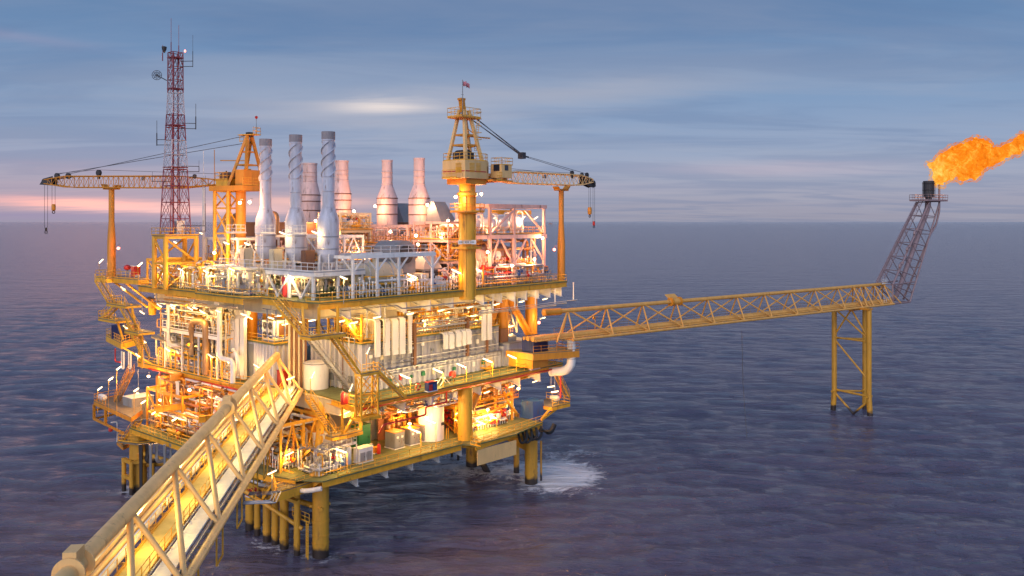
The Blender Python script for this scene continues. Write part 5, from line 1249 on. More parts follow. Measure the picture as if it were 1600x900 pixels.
# ------------------------------------------------------------------ corrugated cabin block on the middle deck
def cabin_block():
    U0, U1, U2, V = 11.5, 39.5, 46.6, 5.7
    t = T('corrugated_building', 'long two storey white corrugated cabin block along the middle deck', 'building', (U0, V, ZM))
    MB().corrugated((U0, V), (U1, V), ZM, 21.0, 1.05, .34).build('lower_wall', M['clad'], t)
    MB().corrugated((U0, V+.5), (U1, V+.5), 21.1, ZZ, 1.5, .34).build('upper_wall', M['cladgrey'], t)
    MB().corrugated((U0, 18), (U0, V+.5), ZM, ZZ, 1.05, .3).build('end_wall', M['clad'], t)
    MB().box(U0+.1, U1-.02, V+.65, 18, ZM, ZZ-.02).build('inner_wall', M['grey'], t)
    MB().box(U0-.2, U1+.3, V-.55, V+.45, 20.98, 21.1).build('ledge', M['galv'], t)
    for k in range(10): x = U0+.6+k*3; MB().bar((x, V-.5, 20.95), (x, V-.02, 20.3), .09).build('ledge_bracket', M['galv'], t)
    MB().box(U0-.3, U1, V+.1, 18.2, ZZ, ZZ+.16).build('roof', M['greendeck'], t)
    MB().rail([(U0-.2, 17, ZZ+.16), (U0-.2, V+.2, ZZ+.16), (U1, V+.2, ZZ+.16)], step=1.7).build('roof_rail', M['yellow'], t)
    for x, w in ((20.5, .45), (31.6, .4), (36, .4)): MB().box(x, x+w, V-.3, V+.29, 20.6 if w > .4 else 21.1, ZZ+2.2).build('wall_post', M['brown'], t)
    MB().bar((20.6, V+.0, ZZ+1.3), (36.2, V+.0, ZZ+1.3), .2, .3).bar((20.6, V-.05, ZZ+2.1), (31.8, V-.05, ZZ+2.1), .16, .2).build('pipe_rack', M['galv'], t)
    def door(px0, px1, py0, py1, v, mt='galv'):
        a, b = onV(px0, py1, v), onV(px1, py0, v)
        d = MB().box(a.x, b.x, v-.42, v-.355, ZM+.15, min(20.7, b.z)).build('door', M[mt], t)
        MB().box(b.x-.2, b.x-.12, v-.48, v-.425, ZM+1.1, ZM+1.3).build('handle', M['dark'], d)
        MB().box(a.x+.25, a.x+.6, v-.442, v-.423, ZM+1.35, ZM+1.75).build('notice', M['white'], d)
        MB().box(a.x-.2, b.x+.2, v-.85, v-.355, 20.72, 20.8).build('door_hood', M['white'], t)
    door(680, 690, 566, 595, V); door(756, 765, 550, 582, V, 'cream'); door(555, 566, 575, 612, V, 'cream'); door(606, 613, 585, 612, V)
    c = onV(660, 580, V)
    MB().box(c.x, c.x+.3, V-.42, V-.36, 19.7, 20.1).build('notice', M['white'], t)
    # the lower wing at the far end
    w = T('end_cabin', 'plain white flat roofed cabin at the far end of the corrugated block', 'cabin', (U1+.4, V-.6, ZM))
    MB().box(U1+1.2, U2, V-.9, V+6, ZM, 22.1).box(U1+.32, U1+1.2, V-.4, V+6, ZM, 21.7).build('wall', M['clad'], w)
    MB().box(U1+.9, U2+.3, V-1.2, V+6.2, 22.1, 22.25).build('roof', M['galv'], w)
    a = onV(802, 575, V-.9); d = MB().box(a.x-.2, a.x+1.2, V-.97, V-.905, ZM+.1, ZM+2.4).build('door', M['galv'], w)
    MB().box(a.x+.2, a.x+.6, V-.99, V-.972, ZM+1.3, ZM+1.8).build('notice', M['white'], d)
    MB().lathe((U1+3.4, V+1.5, 22.25), [(1.6, 0), (1.6, .7), (1.4, .8)], 18).build('roof_cover', M['grey'], w)
    MB().box(U1+.5, U1+2.2, V+.2, V+2.4, 22.25, 24.4).build('roof_box', M['brown'], w)
    s = T('door_step', 'small yellow railed door step in front of the far door of the corrugated block', 'steps', (30, V-1.5, ZM))
    c = onV(759, 580, V-1); MB().box(c.x-.5, c.x+1.1, V-1.6, V-.3, ZM+.3, ZM+.42).box(c.x-.5, c.x+1.1, V-2.0, V-1.6, ZM+.05, ZM+.16).build('tread', M['yellow'], s)
    MB().rail([(c.x-.5, V-.3, ZM+.4), (c.x-.5, V-1.6, ZM+.4)], step=.7).rail([(c.x+1.1, V-.3, ZM+.4), (c.x+1.1, V-1.6, ZM+.4)], step=.7).build('handrail', M['yellow'], s)
cabin_block()
def ducts(rows, v, grp, labf, vback, bend_mat='white', shape='rib'):
    for i, (x0, x1, yt, yb) in enumerate(rows):
        a, b = onV(x0, yb, v), onV(x1, yt, v)
        t = T('cable_duct', labf(i), 'cable duct', (a.x, v, a.z), group=grp)
        d = .34
        mb = MB().box(a.x, b.x, v-d, v, a.z, b.z-.25)
        mb.add([(a.x, v-d, b.z-.25), (b.x, v-d, b.z-.25), (b.x, v, b.z-.25), (a.x, v, b.z-.25), (a.x, v-d+.25, b.z), (b.x, v-d+.25, b.z), (b.x, v+.25, b.z), (a.x, v+.25, b.z)], [(4, 5, 6, 7), (0, 1, 5, 4), (1, 2, 6, 5), (3, 0, 4, 7)])
        mb.build('riser', M[bend_mat], t)
        mb = MB(); n = int((b.z-a.z)/.32)
        for k in range(n): mb.box(a.x-.03, b.x+.03, v-d-.025, v-d-.002, a.z+k*.32+.03, a.z+k*.32+.25)
        mb.build('cover_plate', M[bend_mat], t)
        if vback: MB().box(a.x, b.x, v-d+.25, vback, b.z, b.z+.14).build('top_run', M[bend_mat], t)
        MB().bar((a.x-.1, v+.12, a.z+.4), (b.x+.1, v+.12, a.z+.4), .08).bar((a.x-.1, v+.12, b.z-.8), (b.x+.1, v+.12, b.z-.8), .08).build('bracket', M['galv'], t)
ducts([(585, 592, 500, 558), (598.5, 607, 499, 556), (611.5, 620, 498, 554.5), (622.5, 631, 496, 553.5)], 5.0, 'big white ribbed cable ducts on the cabin wall', lambda i: f'wide white ribbed cable duct down the cabin wall, {ORD[i]} of four from the zigzag stairs', 11)
ducts([(637, 641, 488, 552)], 5.2, 'big white ribbed cable ducts on the cabin wall', lambda i: 'narrow white cable duct standing alone past the four wide ducts', 12)
ducts([(692.5, 697.5, 521, 545.5), (700, 707.5, 519.5, 545), (711, 718.5, 517, 542), (720.5, 726, 516, 540), (727.5, 734.5, 515, 538)], 5.0, 'short white cable ducts on the cabin wall', lambda i: f'short white cable duct high on the cabin wall, {ORD[i]} of five from the wide ducts', 6.1)
ducts([(752, 757, 481, 532), (760, 766, 480, 531)], 4.6, 'tall white cable ducts by the orange columns', lambda i: f'tall white cable duct next to the orange columns, {("nearer the short ducts", "nearer the columns")[i]}', 9)
def sducts(rows, u):
    for i, (x0, x1, yt, yb) in enumerate(rows):
        a, b = onU(x0, yb, u), onU(x1, yt, u)
        t = T('cable_duct', f'tall pale cable duct beside the louvred plant room, {ORD[i]} of four from the pipe gallery', 'cable duct', (u, b.y, a.z), group='tall cable ducts by the plant room')
        MB().box(u-.1, u+.4, b.y, a.y, ZM+.3, b.z-1.8).add([(u-.1, b.y, b.z-1.8), (u+.4, b.y, b.z-1.8), (u+.4, a.y, b.z-1.8), (u-.1, a.y, b.z-1.8), (u+.5, b.y, b.z-1.2), (u+1, b.y, b.z-1.2), (u+1, a.y, b.z-1.2), (u+.5, a.y, b.z-1.2)], [(0, 1, 5, 4), (1, 2, 6, 5), (2, 3, 7, 6), (3, 0, 4, 7)]).box(u+.5, u+1, b.y, a.y, b.z-1.2, b.z+2.2).build('riser', M['white'], t)
        mb = MB()
        for k in range(16): mb.box(u-.125, u-.102, b.y-.02, a.y+.02, ZM+.4+k*.32, ZM+.62+k*.32)
        mb.build('cover_plate', M['white'], t)
sducts([(352, 358.5, 486, 582), (361, 367, 484, 579), (368, 374, 480, 577), (376, 382, 479, 572)], 5.0)
# roof ventilators
for i, (px, py) in enumerate(((672, 515), (711, 506), (738, 498))):
    p = onZ(px, py, ZZ+.2)
    t = T('roof_ventilator', ('cream drum shaped roof ventilator with flat cap, nearest the white ducts', 'cream drum shaped roof ventilator with flat cap in the middle of three', 'cream drum shaped roof ventilator with flat cap beside the tall ducts')[i], 'ventilator', p, group='drum ventilators on the cabin roof')
    s = (1.55, 1.4, 1.2)[i]
    MB().lathe((p.x, p.y, ZZ+.17), [(s*.95, 0), (s*.95, 3.6)], 24).build('drum', M['cream'], t); MB().lathe((p.x, p.y, ZZ+3.8), [(s*1.35, 0), (s*1.4, .12), (s*1.3, .35), (s*.4, .45)], 24).build('cap', M['galv'], t)
    MB().box(p.x-.3, p.x+.5, p.y-s*1.0-.06, p.y-s*.8, ZZ+1.2, ZZ+2.4).build('hatch', M['white'], t)
# louvred plant room and its cooling unit
def plant_room():
    x0, y0 = 6.0, 18.9
    t = T('plant_room', 'grey white louvred plant room with green roof at the landing of the near bridge', 'building', (x0, y0, ZM))
    MB().corrugated((x0, 26), (x0, y0), ZM, 24.3, .8, .2).build('wall', M['clad'], t); MB().corrugated((x0, y0), (11.2, y0), ZM, 24.3, .8, .2).build('wall', M['clad'], t)
    MB().box(x0+.1, 11.2, y0+.1, 26, ZM, 24.28).build('inner_wall', M['clad'], t)
    MB().box(x0-.3, 11.4, y0-.3, 26.3, 24.3, 24.5).build('roof', M['greendeck'], t)
    MB().rail([(x0-.2, 26, 24.5), (x0-.2, y0-.2, 24.5), (11.2, y0-.2, 24.5)], step=1.4).build('handrail', M['yellow'], t)
    mb = MB()
    for k in range(9): mb.box(x0-.28, x0-.22, 24.0+k*.2, 24.1+k*.2, ZM+.4, 24.0)
    mb.build('louvre', M['grey'], t)
    for y, mt in ((21.6, 'galv'), (23.0, 'cream')):
        d = MB().box(x0-.28, x0-.22, y-.5, y+.5, ZM+.1, ZM+2.6).build('door', M[mt], t); MB().box(x0-.31, x0-.282, y-.2, y+.1, ZM+1.3, ZM+1.8).build('notice', M['white'], d)
    a = T('cooling_unit', 'white box air cooler with four round dark fans on the plant room roof', 'cooling unit', (x0+.4, 20.2, 24.5))
    MB().box(x0+.5, x0+3.4, 20.0, 22.9, 24.75, 27.6).build('casing', M['white'], a); MB().box(x0+.4, x0+3.5, 19.9, 23.0, 24.52, 24.74).build('base_frame', M['grey'], a)
    for y in (20.75, 22.15):
        for z in (25.5, 26.85):
            f = MB().tube((x0+.47, y, z), (x0+.497, y, z), .52, n=18).build('fan', M['dark'], a)
            mb = MB().ring((x0+.45, y, z), .52, .04, (1, 0, 0), 18, 4)
            for k in range(4): c, s = math.cos(k*.785)*.5, math.sin(k*.785)*.5; mb.tube((x0+.44, y-c, z-s), (x0+.44, y+c, z+s), .02, n=4)
            mb.build('grille', M['galv'], f)
    MB().box(x0+1.4, x0+3.0, 19.93, 19.995, 25.2, 27.2).build('side_grille', M['brown'], a)
plant_room()
bundle = T('conduit_bundle', 'bundle of brown and cream vertical pipes between the plant room and the zigzag stairs', 'pipes', (9, 14, ZM))
for k, (px, r, mt) in enumerate(((452, .17, 'cream'), (455.5, .17, 'brown'), (459, .17, 'cream'), (463, .2, 'brown'), (466.5, .2, 'cream'), (470, .2, 'brown'), (474, .14, 'cream'), (478, .14, 'brown'))):
    p = onV(px, 560, 14.5); MB().tube((p.x, 14.5, ZM-.0), (p.x, 14.5, ZW-1), r, n=8).build('pipe', M[mt], bundle)
t = T('water_tank', 'squat white cylindrical tank on the middle deck beside the zigzag stairs', 'tank', (8, 10, ZM))
p = onZ(489, 610, ZM); MB().lathe((p.x+1.4, p.y+1.2, ZM), [(1.75, 0), (1.75, 3.6), (1.7, 3.7), (.3, 3.95)], 26).build('shell', M['white'], t); MB().ring((p.x+1.4, p.y+1.2, ZM+3.55), 1.76, .07, (0, 0, 1), 26, 4).build('rim', M['galv'], t)
# red boxes and extinguishers at the landing
p = onZ(440, 604, ZM); crate('fire_cabinet', 'bright red fire equipment cabinet at the landing of the near bridge', 'cabinet', p.x-.1, p.x+1.5, p.y-.4, p.y+1.0, ZM, ZM+2.2, 'red', door=((.5, 1.2, 1.8, 'red'),), plinth='red')
def bottle(label, px, py, z, h=1.4, r=.22, mat='red', name='fire_extinguisher', cat='fire extinguisher', group=None):
    p = onZ(px, py, z); t = T(name, label, cat, p, group=group)
    MB().lathe((p.x, p.y, z), [(r*.9, 0), (r, .06), (r, h*.78), (r*.6, h*.9), (r*.3, h*.93)], 12).build('cylinder', M[mat], t); MB().lathe((p.x, p.y, z+h*.93), [(r*.25, 0), (r*.3, h*.07)], 8).bar((p.x-.0, p.y, z+h), (p.x-r*1.2, p.y, z+h*.98), .06).build('head', M['dark'], t)
bottle('red gas bottle standing beside the red cabinet at the bridge landing', 463, 606, ZM, 2.0, .34)
bottle('red gas bottle under the white pipes of the pipe gallery', 284, 574, ZM, 2.2, .38)
bottle('tall red gas bottle among the chimney platform posts near the topmost deck corner', 498, 462, ZW, 3.2, .55)
bottle('tall dark red gas bottle between the bracing under the chimney platform', 447, 464, ZW, 3.2, .55)
bottle('stout red bottle near the cream vessel under the red mast frame', 408, 455, ZW, 2.8, .5)
bottle('red extinguisher beside the drums below the zigzag stairs', 592, 709, ZL, 1.5, .25)
bottle('red extinguisher on the railing of the middle deck corner', 536, 632, ZM, 1.7, .3)
bottle('red extinguisher on the railing next to the stair tower foot', 541, 631, ZM, 1.5, .24)
# drums and cabinets on the lower deck
crate('equipment_cabinet', 'green painted cabinet against the corrugated wall of the lowest deck', 'cabinet', *(lambda p: (p.x, p.x+2.0, p.y-.2, p.y+1.6, ZL, ZL+3.3))(onZ(560, 703, ZL)), 'green', door=((.5, 1.5, 2.8, 'green'),))
for i, (px, py) in enumerate(((569, 707), (574, 709), (580, 705))):
    p = onZ(px, py, ZL); t = T('drum', 'blue plastic drum beside the green cabinet on the lowest deck', 'drum', p, group='blue drums by the green cabinet')
    MB().lathe(p, [(.27, 0), (.3, .05), (.3, .4), (.32, .45), (.3, .5), (.3, .95), (.26, 1.0)], 14).build('body', M['blue'], t); MB().lathe((p.x, p.y, p.z+1.0), [(.24, 0), (.24, .04)], 12).build('lid', M['white'], t)
crate('waste_bin', 'yellow ochre waste bin on the lowest deck beside the red extinguisher', 'bin', *(lambda p: (p.x, p.x+.8, p.y-.3, p.y+.3, ZL, ZL+.8))(onZ(583, 709, ZL)), 'orange', cap='yellow')
for i, (px, py, w, dpt, lab) in enumerate(((617, 703, 1.8, 2.1, 'grey transformer cabinet with red topped lid, nearest of three, on the lowest deck'), (641, 697, 1.8, 2.1, 'grey transformer cabinet with red topped lid, standing between its two twins'), (662, 690.5, 1.8, 2.1, 'grey transformer cabinet with red topped lid, closest to the big pale tank'))):
    p = onZ(px, py, ZL)
    t = crate('transformer_cabinet', lab, 'cabinet', p.x, p.x+w, p.y, p.y+dpt, ZL, ZL+2.3, 'grey', door=((.27, w*.42, 1.8, 'grey'), (.74, w*.42, 1.8, 'grey')), cap='orange')
    relabel(t, lab, 'three grey transformer cabinets'); mb = MB()
    for fx in (.27, .74): mb.box(p.x+w*fx-.18, p.x+w*fx+.18, p.y-.075, p.y-.055, ZL+1.5, ZL+1.8)
    mb.build('name_plate', M['white'], t)
p = onZ(693, 690, ZL); t = T('storage_tank', 'big pale upright storage tank at the end of the lowest deck walkway', 'tank', (p.x, p.y+2, ZL))
MB().lathe((p.x, p.y+2.6, ZL), [(1.9, 0), (1.9, 7.6), (1.8, 7.9), (.3, 8.1)], 30).build('shell', M['white'], t)
MB().box(p.x+.2, p.x+.7, p.y+.62, p.y+.78, ZL+2.2, ZL+2.6).build('gauge', M['dark'], t)
mb = MB()
for s in (-.2, .2): mb.tube((p.x+1.2+s, p.y+.45, ZL+.1), (p.x+1.2+s, p.y+.45, ZL+1.7), .05, n=5)
mb.build('pipe_stub', M['yellow'], t)
# corrugated stores wall on the lower deck
sw = T('corrugated_store', 'cream corrugated store behind the green cabinet on the lowest deck', 'building', (8, 7, ZL))
a = onZ(556, 700, ZL); MB().corrugated((a.x+.6, a.y+1.8), (a.x+8.6, a.y+1.8), ZL, ZM-1.2, 1.0, .3).build('wall', M['cream'], sw); MB().box(a.x+.7, a.x+8.5, a.y+2.0, a.y+7, ZL, ZM-1.3).build('inner_wall', M['cream'], sw)
MB().box(a.x+8.62, a.x+8.9, a.y+1.4, a.y+1.9, ZL, ZM-1.2).build('corner_post', M['white'], sw)
ow = T('sodium_lit_pump_room', 'orange lit pump bay with vertical pumps behind the grey transformer cabinets', 'pump bay', (16, 7.5, ZL))
rr = random.Random(4)
MB().box(17.2, 24.5, 9.6, 9.75, ZL, ZM-1.3).build('back_wall', M['brown'], ow)
for k in range(9):
    x = 17.0+k*.85; h = rr.uniform(2.6, 5.2); y = 6.9+rr.uniform(0, 1.6)
    mb = MB().lathe((x, y, ZL), [(.34, 0), (.34, .3), (.18, .35), (.18, h*.6), (.3, h*.62), (.3, h*.9), (.1, h)], 10); mb.build('vertical_pump', M[rr.choice(('orange', 'copper', 'yellow'))], ow)
for k in range(6): MB().path([(17, 6.6+k*.4, ZL+3+k*.55), (20+k*.4, 6.6+k*.4, ZL+3+k*.55), (20+k*.4, 9.3, ZL+3+k*.55), (24.3, 9.3, ZL+3+k*.55)], .14, 8).build('pipe', M[('copper', 'orange', 'brown')[k % 3]], ow)
# white rack with ladder at the near corner
p = onZ(530, 735, ZL); t = T('chemical_rack', 'white railed chemical tote rack at the near corner of the lowest deck', 'rack', p)
x, y = p.x, p.y
MB().box(x, x+3.2, y+.5, y+2.6, ZL+2.7, ZL+2.85).build('top_floor', M['white'], t); MB().rail([(x, y+.5, ZL+2.85), (x+3.2, y+.5, ZL+2.85), (x+3.2, y+2.6, ZL+2.85), (x, y+2.6, ZL+2.85)], step=.8, closed=True).build('handrail', M['white'], t)
for a_, b_ in ((x, y+.5), (x+3.2, y+.5), (x+3.2, y+2.6), (x, y+2.6)): MB().bar((a_, b_, ZL), (a_, b_, ZL+2.7), .14).build('post', M['white'], t)
for k in range(3): MB().lathe((x+.6+k*1.0, y+1.5, ZL), [(.42, 0), (.45, .1), (.45, 2.0), (.3, 2.3)], 14).build('tote', M['white'], t)
crate('pump_skid_box', 'pale pump skid with grey motor beside the white chemical rack', 'skid', x+3.5, x+5.8, y+.3, y+1.5, ZL, ZL+1.9, 'white', door=((.25, .8, 1.2, 'galv'), (.72, .8, 1.2, 'galv')))
crate('tote_cabinet', 'tall white cabinet behind the chemical rack on the lowest deck', 'cabinet', x-.4, x+1.2, y+3.4, y+5, ZL, ZL+4.0, 'white')
# items on the main deck walkway
p = onZ(653, 613, ZM); t = T('lifebuoy', 'orange red lifebuoy hung on the middle deck railing', 'lifebuoy', p)
MB().ring((p.x, p.y-.02, ZM+.75), .42, .13, (0, 1, 0), 18, 8).build('ring', M['red'], t)
mb = MB()
for k in range(4): a = .78+k*1.57; mb.ring((p.x+.42*math.cos(a), p.y-.02, ZM+.75+.42*math.sin(a)), .14, .03, (-math.sin(a), 0, math.cos(a)), 8, 4)
mb.build('band', M['white'], t)
crate('tool_box', 'small blue and red tool box beside the lifebuoy on the middle deck', 'box', *(lambda p: (p.x, p.x+1.6, p.y-.1, p.y+.7, ZM, ZM+1.3))(onZ(669, 613, ZM)), 'navy', door=((.25, .6, .8, 'red'), (.72, .6, .8, 'blue')), cap='red')
p = onZ(697, 601, ZM); t = T('trestle', 'white folding trestle leaning next to a red hose reel on the walkway', 'trestle', p)
MB().bar((p.x-1.2, p.y, ZM), (p.x-.2, p.y, ZM+1.0), .1).bar((p.x+.8, p.y, ZM), (p.x-.2, p.y, ZM+1.0), .1).bar((p.x-1.2, p.y+.8, ZM), (p.x-.2, p.y+.8, ZM+1.0), .1).bar((p.x+.8, p.y+.8, ZM), (p.x-.2, p.y+.8, ZM+1.0), .1).bar((p.x-.2, p.y-.1, ZM+1.0), (p.x-.2, p.y+.9, ZM+1.0), .12).build('frame', M['white'], t)
p = onZ(708, 597, ZM); t = T('hose_reel', 'red hose reel on a dark stand near the white trestle', 'hose reel', p)
MB().tube((p.x, p.y-.1, ZM+1.1), (p.x, p.y+.4, ZM+1.1), .5, n=18).build('reel', M['red'], t); MB().bar((p.x-.5, p.y+.15, ZM), (p.x, p.y+.15, ZM+1.1), .1).bar((p.x+.5, p.y+.15, ZM), (p.x, p.y+.15, ZM+1.1), .1).tube((p.x-1.3, p.y, ZM+.4), (p.x-.2, p.y, ZM+.9), .2, n=8).build('stand', M['dark'], t)
p = onZ(834, 578, ZM); crate('muster_board', 'brightly lit white notice cabinet at the far end of the middle deck', 'cabinet', p.x-.6, p.x+1.5, p.y+.0, p.y+.5, ZM, ZM+2.9, 'white', door=((.3, .6, 1.6, 'orange'), (.7, .6, 1.6, 'cream')))

# ------------------------------------------------------------------ flare bridge landing with navy container
zl = 22.6
a, b, c, d = onZ(822, 556, 21.2), onZ(905, 545, 21.6), (52, 2), (44, 2)
x0 = 45.6
p = onV(834, 551, -1.2); zla = p.z; r_ = onZ(905, 547, zla)
lp_ = [(p.x-.7, -1.7), (r_.x, r_.y), (r_.x+.6, r_.y+5), (p.x-.7, 4)]
t = platform('orange yellow cantilever landing under the start of the flare bridge', lp_, zla, [lp_[0], lp_[1], lp_[2]], 'orange', 1.0)
MB().box(p.x-.6, p.x+3.2, -1.5, 3.5, ZM+.4, zla-1.2).build('support_box', M['orange'], t)
def container(label, x, y, z, L, W, H, mat, group=None, rz=0):
    t = T('shipping_basket', label, 'container', (x, y, z))
    MB().box(x, x+L, y, y+W, z+.15, z+H-.12).build('body', M[mat], t)
    mb = MB()
    for (a_, b_) in ((x, y), (x+L, y), (x+L, y+W), (x, y+W)): mb.bar((a_, b_, z), (a_, b_, z+H), .16)
    for zz in (z+.08, z+H-.06): mb.bar((x, y, zz), (x+L, y, zz), .16).bar((x+L, y, zz), (x+L, y+W, zz), .16).bar((x+L, y+W, zz), (x, y+W, zz), .16).bar((x, y+W, zz), (x, y, zz), .16)
    mb.build('corner_frame', M[mat], t)
    n = int(L/.35); mb = MB()
    for k in range(n): mb.box(x+.15+k*.35, x+.3+k*.35, y-.045, y-.003, z+.25, z+H-.25)
    n = int(W/.35)
    for k in range(n): mb.box(x-.045, x-.003, y+.15+k*.35, y+.3+k*.35, z+.25, z+H-.25)
    mb.build('side_rib', M[mat], t); return t
container('navy blue offshore container on the landing below the flare bridge', p.x, -1.2, zla+.05, 3.4, 2.3, 2.3, 'navy')
el = T('elbow_pipe', 'white lagged flare pipe bending down from the flare bridge below the landing', 'pipe', (51, -2, 22))
e = [atD(868, 530, 137), atD(880, 525.5, 137), atD(894, 532, 137), atD(894, 574, 137), atD(884, 579, 137), atD(858, 583, 139)]
MB().path([e[0], atD(893, 524, 137), atD(893.5, 579, 137), atD(860, 581, 139)], .72, 18, bend=2.2).build('lagged_pipe', M['white'], el)
for q_ in (atD(893.3, 545, 137), atD(893.4, 560, 137)): MB().ring(q_, .74, .06, (0, 0, 1), 18, 4).build('band', M['galv'], el)
lr = T('life_raft', 'white life raft capsule on the cantilevered lower corner platform towards the flare', 'life raft', onZ(878, 628, ZL+1.5))
p = onZ(876, 627, ZL+2.2); 
platform('yellow cantilever platform at the outer corner of the lowest deck with life raft', [(p.x-3.2, p.y-.8), (p.x+1.2, p.y-1.0), (p.x+1.2, p.y+4), (p.x-3.2, p.y+4)], p.z-.3, [(p.x-3.2, p.y-.8), (p.x+1.2, p.y-1.0), (p.x+1.2, p.y+4)], 'yellow', .5, supports=(((p.x-3, p.y-.4, p.z-.5), (p.x-4.6, p.y+.4, ZL)), ((p.x-3, p.y+3.6, p.z-.5), (p.x-4.6, p.y+3.6, ZL)), ((p.x+.6, p.y, p.z-.6), (p.x-4.6, p.y+.4, ZL-.2)), ((p.x+.6, p.y+3.5, p.z-.6), (p.x-4.6, p.y+3.5, ZL-.2))))
MB().lathe((p.x, p.y+1.2, p.z+.4), [(.1, -.9), (.38, -.8), (.45, -.5), (.45, .5), (.38, .8), (.1, .9)], 14, 'y').build('capsule', M['white'], lr); MB().box(p.x-.4, p.x+.4, p.y+.6, p.y+1.8, p.z-.28, p.z+.1).build('cradle', M['galv'], lr)
pp = onZ(838, 655, ZL); container('light blue container at the seaward end of the lowest deck', pp.x-.6, pp.y+.2, ZL+.02, 2.6, 2.4, 2.8, 'blue')
stairs('yellow stair flight at the seaward end between the lowest and middle decks', (46.6, .4, ZM), (51.4, .6, ZL+2.2), .9, (0, 1, 0))
bt = T('rubber_bumper', 'black drooping hose bundle below the seaward corner of the lowest deck', 'hose', onZ(835, 690, ZL-1.5))
p = onZ(812, 684, ZL-1); 
for k in range(4): MB().path([(p.x+k*1.0, p.y+.3, ZL-.3), (p.x+k*1.2, p.y-.2, ZL-2.0-.2*(k % 2)), (p.x+1.6+k*1.2, p.y-.2, ZL-1.6), (p.x+2+k*1.2, p.y+.4, ZL-.3)], .2, 8, bend=.8).build('hose', M['black'], bt)
MB().path([(p.x+5, p.y, ZL-.7), (p.x+7.2, p.y-.3, ZL-1.6), (p.x+8.2, p.y-.3, ZL-.4)], .38, 10).build('bumper', M['black'], bt)
# ------------------------------------------------------------------ stairs
stairs('yellow stair flight from the topmost deck corner down to the zigzag landing', (-1.5, 6.6, ZW), (-1.5, .4, 28.2), 1.0, (-1, 0, 0))
platform('yellow landing of the zigzag stairs at the height of the cabin roofs', [(-2.6, -1.7), (2.6, -1.7), (2.6, -.5), (0, .4), (-2.6, .4)], 28.2, [(-2.6, .3), (-2.6, -1.7), (.4, -1.7)], 'yellow', .35,
         supports=(((-.5, -.4, 28.0), (-.5, -.4, ZW-.5)), ((2.2, -.6, 28.0), (2.2, -.6, ZW-.5)), ((-2.2, .2, 28), (-1.5, 1.6, ZW-.5))))
stairs('yellow middle flight of the zigzag stairs crossing in front of the corrugated wall', (.6, -1.6, 28.2), (5.0, -1.6, 22.8), 1.0, (0, 1, 0))
platform('yellow railed landing on the braced stair tower in front of the corrugated wall', [(5.0, -1.7), (7.9, -1.7), (7.9, -.4), (5.0, -.4)], 22.8, [(5.2, -1.7), (7.6, -1.7)], 'yellow', .3)
tw = T('stair_tower', 'yellow braced trestle carrying the lower stair landing', 'trestle', (5.2, -1.7, 17))
cs = [(5.1, -1.6), (7.8, -1.6), (7.8, -.5), (5.1, -.5)]
for x, y in cs: MB().bar((x, y, 17.0), (x, y, 22.5), .2).build('leg', M['yellow'], tw)
mb = MB()
for i in range(4):
    a, b = cs[i], cs[(i+1) % 4]
    mb.bar((*a, 17.1), (*b, 19.8), .1).bar((*b, 17.1), (*a, 19.8), .1).bar((*a, 19.8), (*b, 22.4), .1).bar((*b, 19.8), (*a, 22.4), .1).bar((*a, 17.1), (*b, 17.1), .16).bar((*a, 19.8), (*b, 19.8), .12)
mb.build('cross_brace', M['yellow'], tw)
MB().plate([(4.8, -1.9, 17.0), (8.1, -1.9, 17.0), (8.1, .2, 17.0), (4.8, .2, 17.0)], (0, 0, -1), .3).build('base_plate', M['yellow'], tw)
stairs('yellow lowest flight of the zigzag stairs reaching the middle deck', (7.9, -1.5, 22.8), (12.8, -1.5, ZM), .95, (0, 1, 0))
stairs('grey stair flight going down behind the zigzag stairs to the white tank', (4.0, 7.6, 26.4), (10.8, 7.4, ZM), .9, (0, 1, 0), 'galv')
stairs('yellow short flight seen end on above the cabin roof next to the zigzag stairs', (8.6, 8.5, 30.6), (12.4, 7.6, ZZ+.2), .8, (0, 1, 0))
stairs('yellow flight from the bridge landing down towards the lowest deck', (4.6, 8.2, ZM), (5.1, 3.6, 14.4), 1.0, (-1, 0, 0))
platform('yellow half way stair landing between the lowest and middle decks', [(3.6, 2.4), (5.8, 2.0), (8.4, 2.2), (8.4, 3.6), (3.6, 3.8)], 14.4, [(3.8, 2.5), (5.8, 2.0), (8.3, 2.2)], 'yellow', .4, supports=(((5.2, 2.4, 14.2), (5.2, 2.4, ZM-.5)), ((8.2, 2.4, 14.2), (8.2, 2.4, ZM-.5)), ((5.4, 2.4, 14.3), (8.2, 2.4, ZM-.6))))
stairs('yellow flight from the half way landing back down to the lowest deck', (5.4, 3.9, 14.3), (7.2, 9.6, ZL+.3), .9, (1, 0, 0))
a = onZ(466, 727, ZL-.2); b = onZ(494, 698, ZL+3.2)
stairs('bright yellow stair flight rising from the near landing under the walkway bridge', (b.x, b.y, ZL+3.0), (a.x, a.y, ZL), .9, (-1, 0, 0))
pa = [onZ(x, y, ZL-.6) for x, y in ((424, 748), (482, 734), (490, 752), (432, 770))]
platform('near yellow grating landing jutting out below the walkway bridge', [(p.x, p.y) for p in pa], ZL-.6, [(pa[0].x, pa[0].y), (pa[3].x, pa[3].y), (pa[2].x, pa[2].y)], 'yellow', 1.0)
a = onZ(428, 752, ZL-.7); b = onZ(410, 780, 6.6)
stairs('brown grating stair flight from the near landing down to the conductor guides', (a.x, a.y, ZL-.7), (b.x, b.y, 6.6), .9, (1, 0, 0))
pa = [onZ(x, y, 6.5) for x, y in ((383, 772), (400, 783), (416, 782), (398, 770))]
t = platform('tiny lowest landing with a red box above the conductors', [(p.x, p.y) for p in pa], 6.5, [(pa[0].x, pa[0].y), (pa[1].x, pa[1].y)], 'yellow', .3)
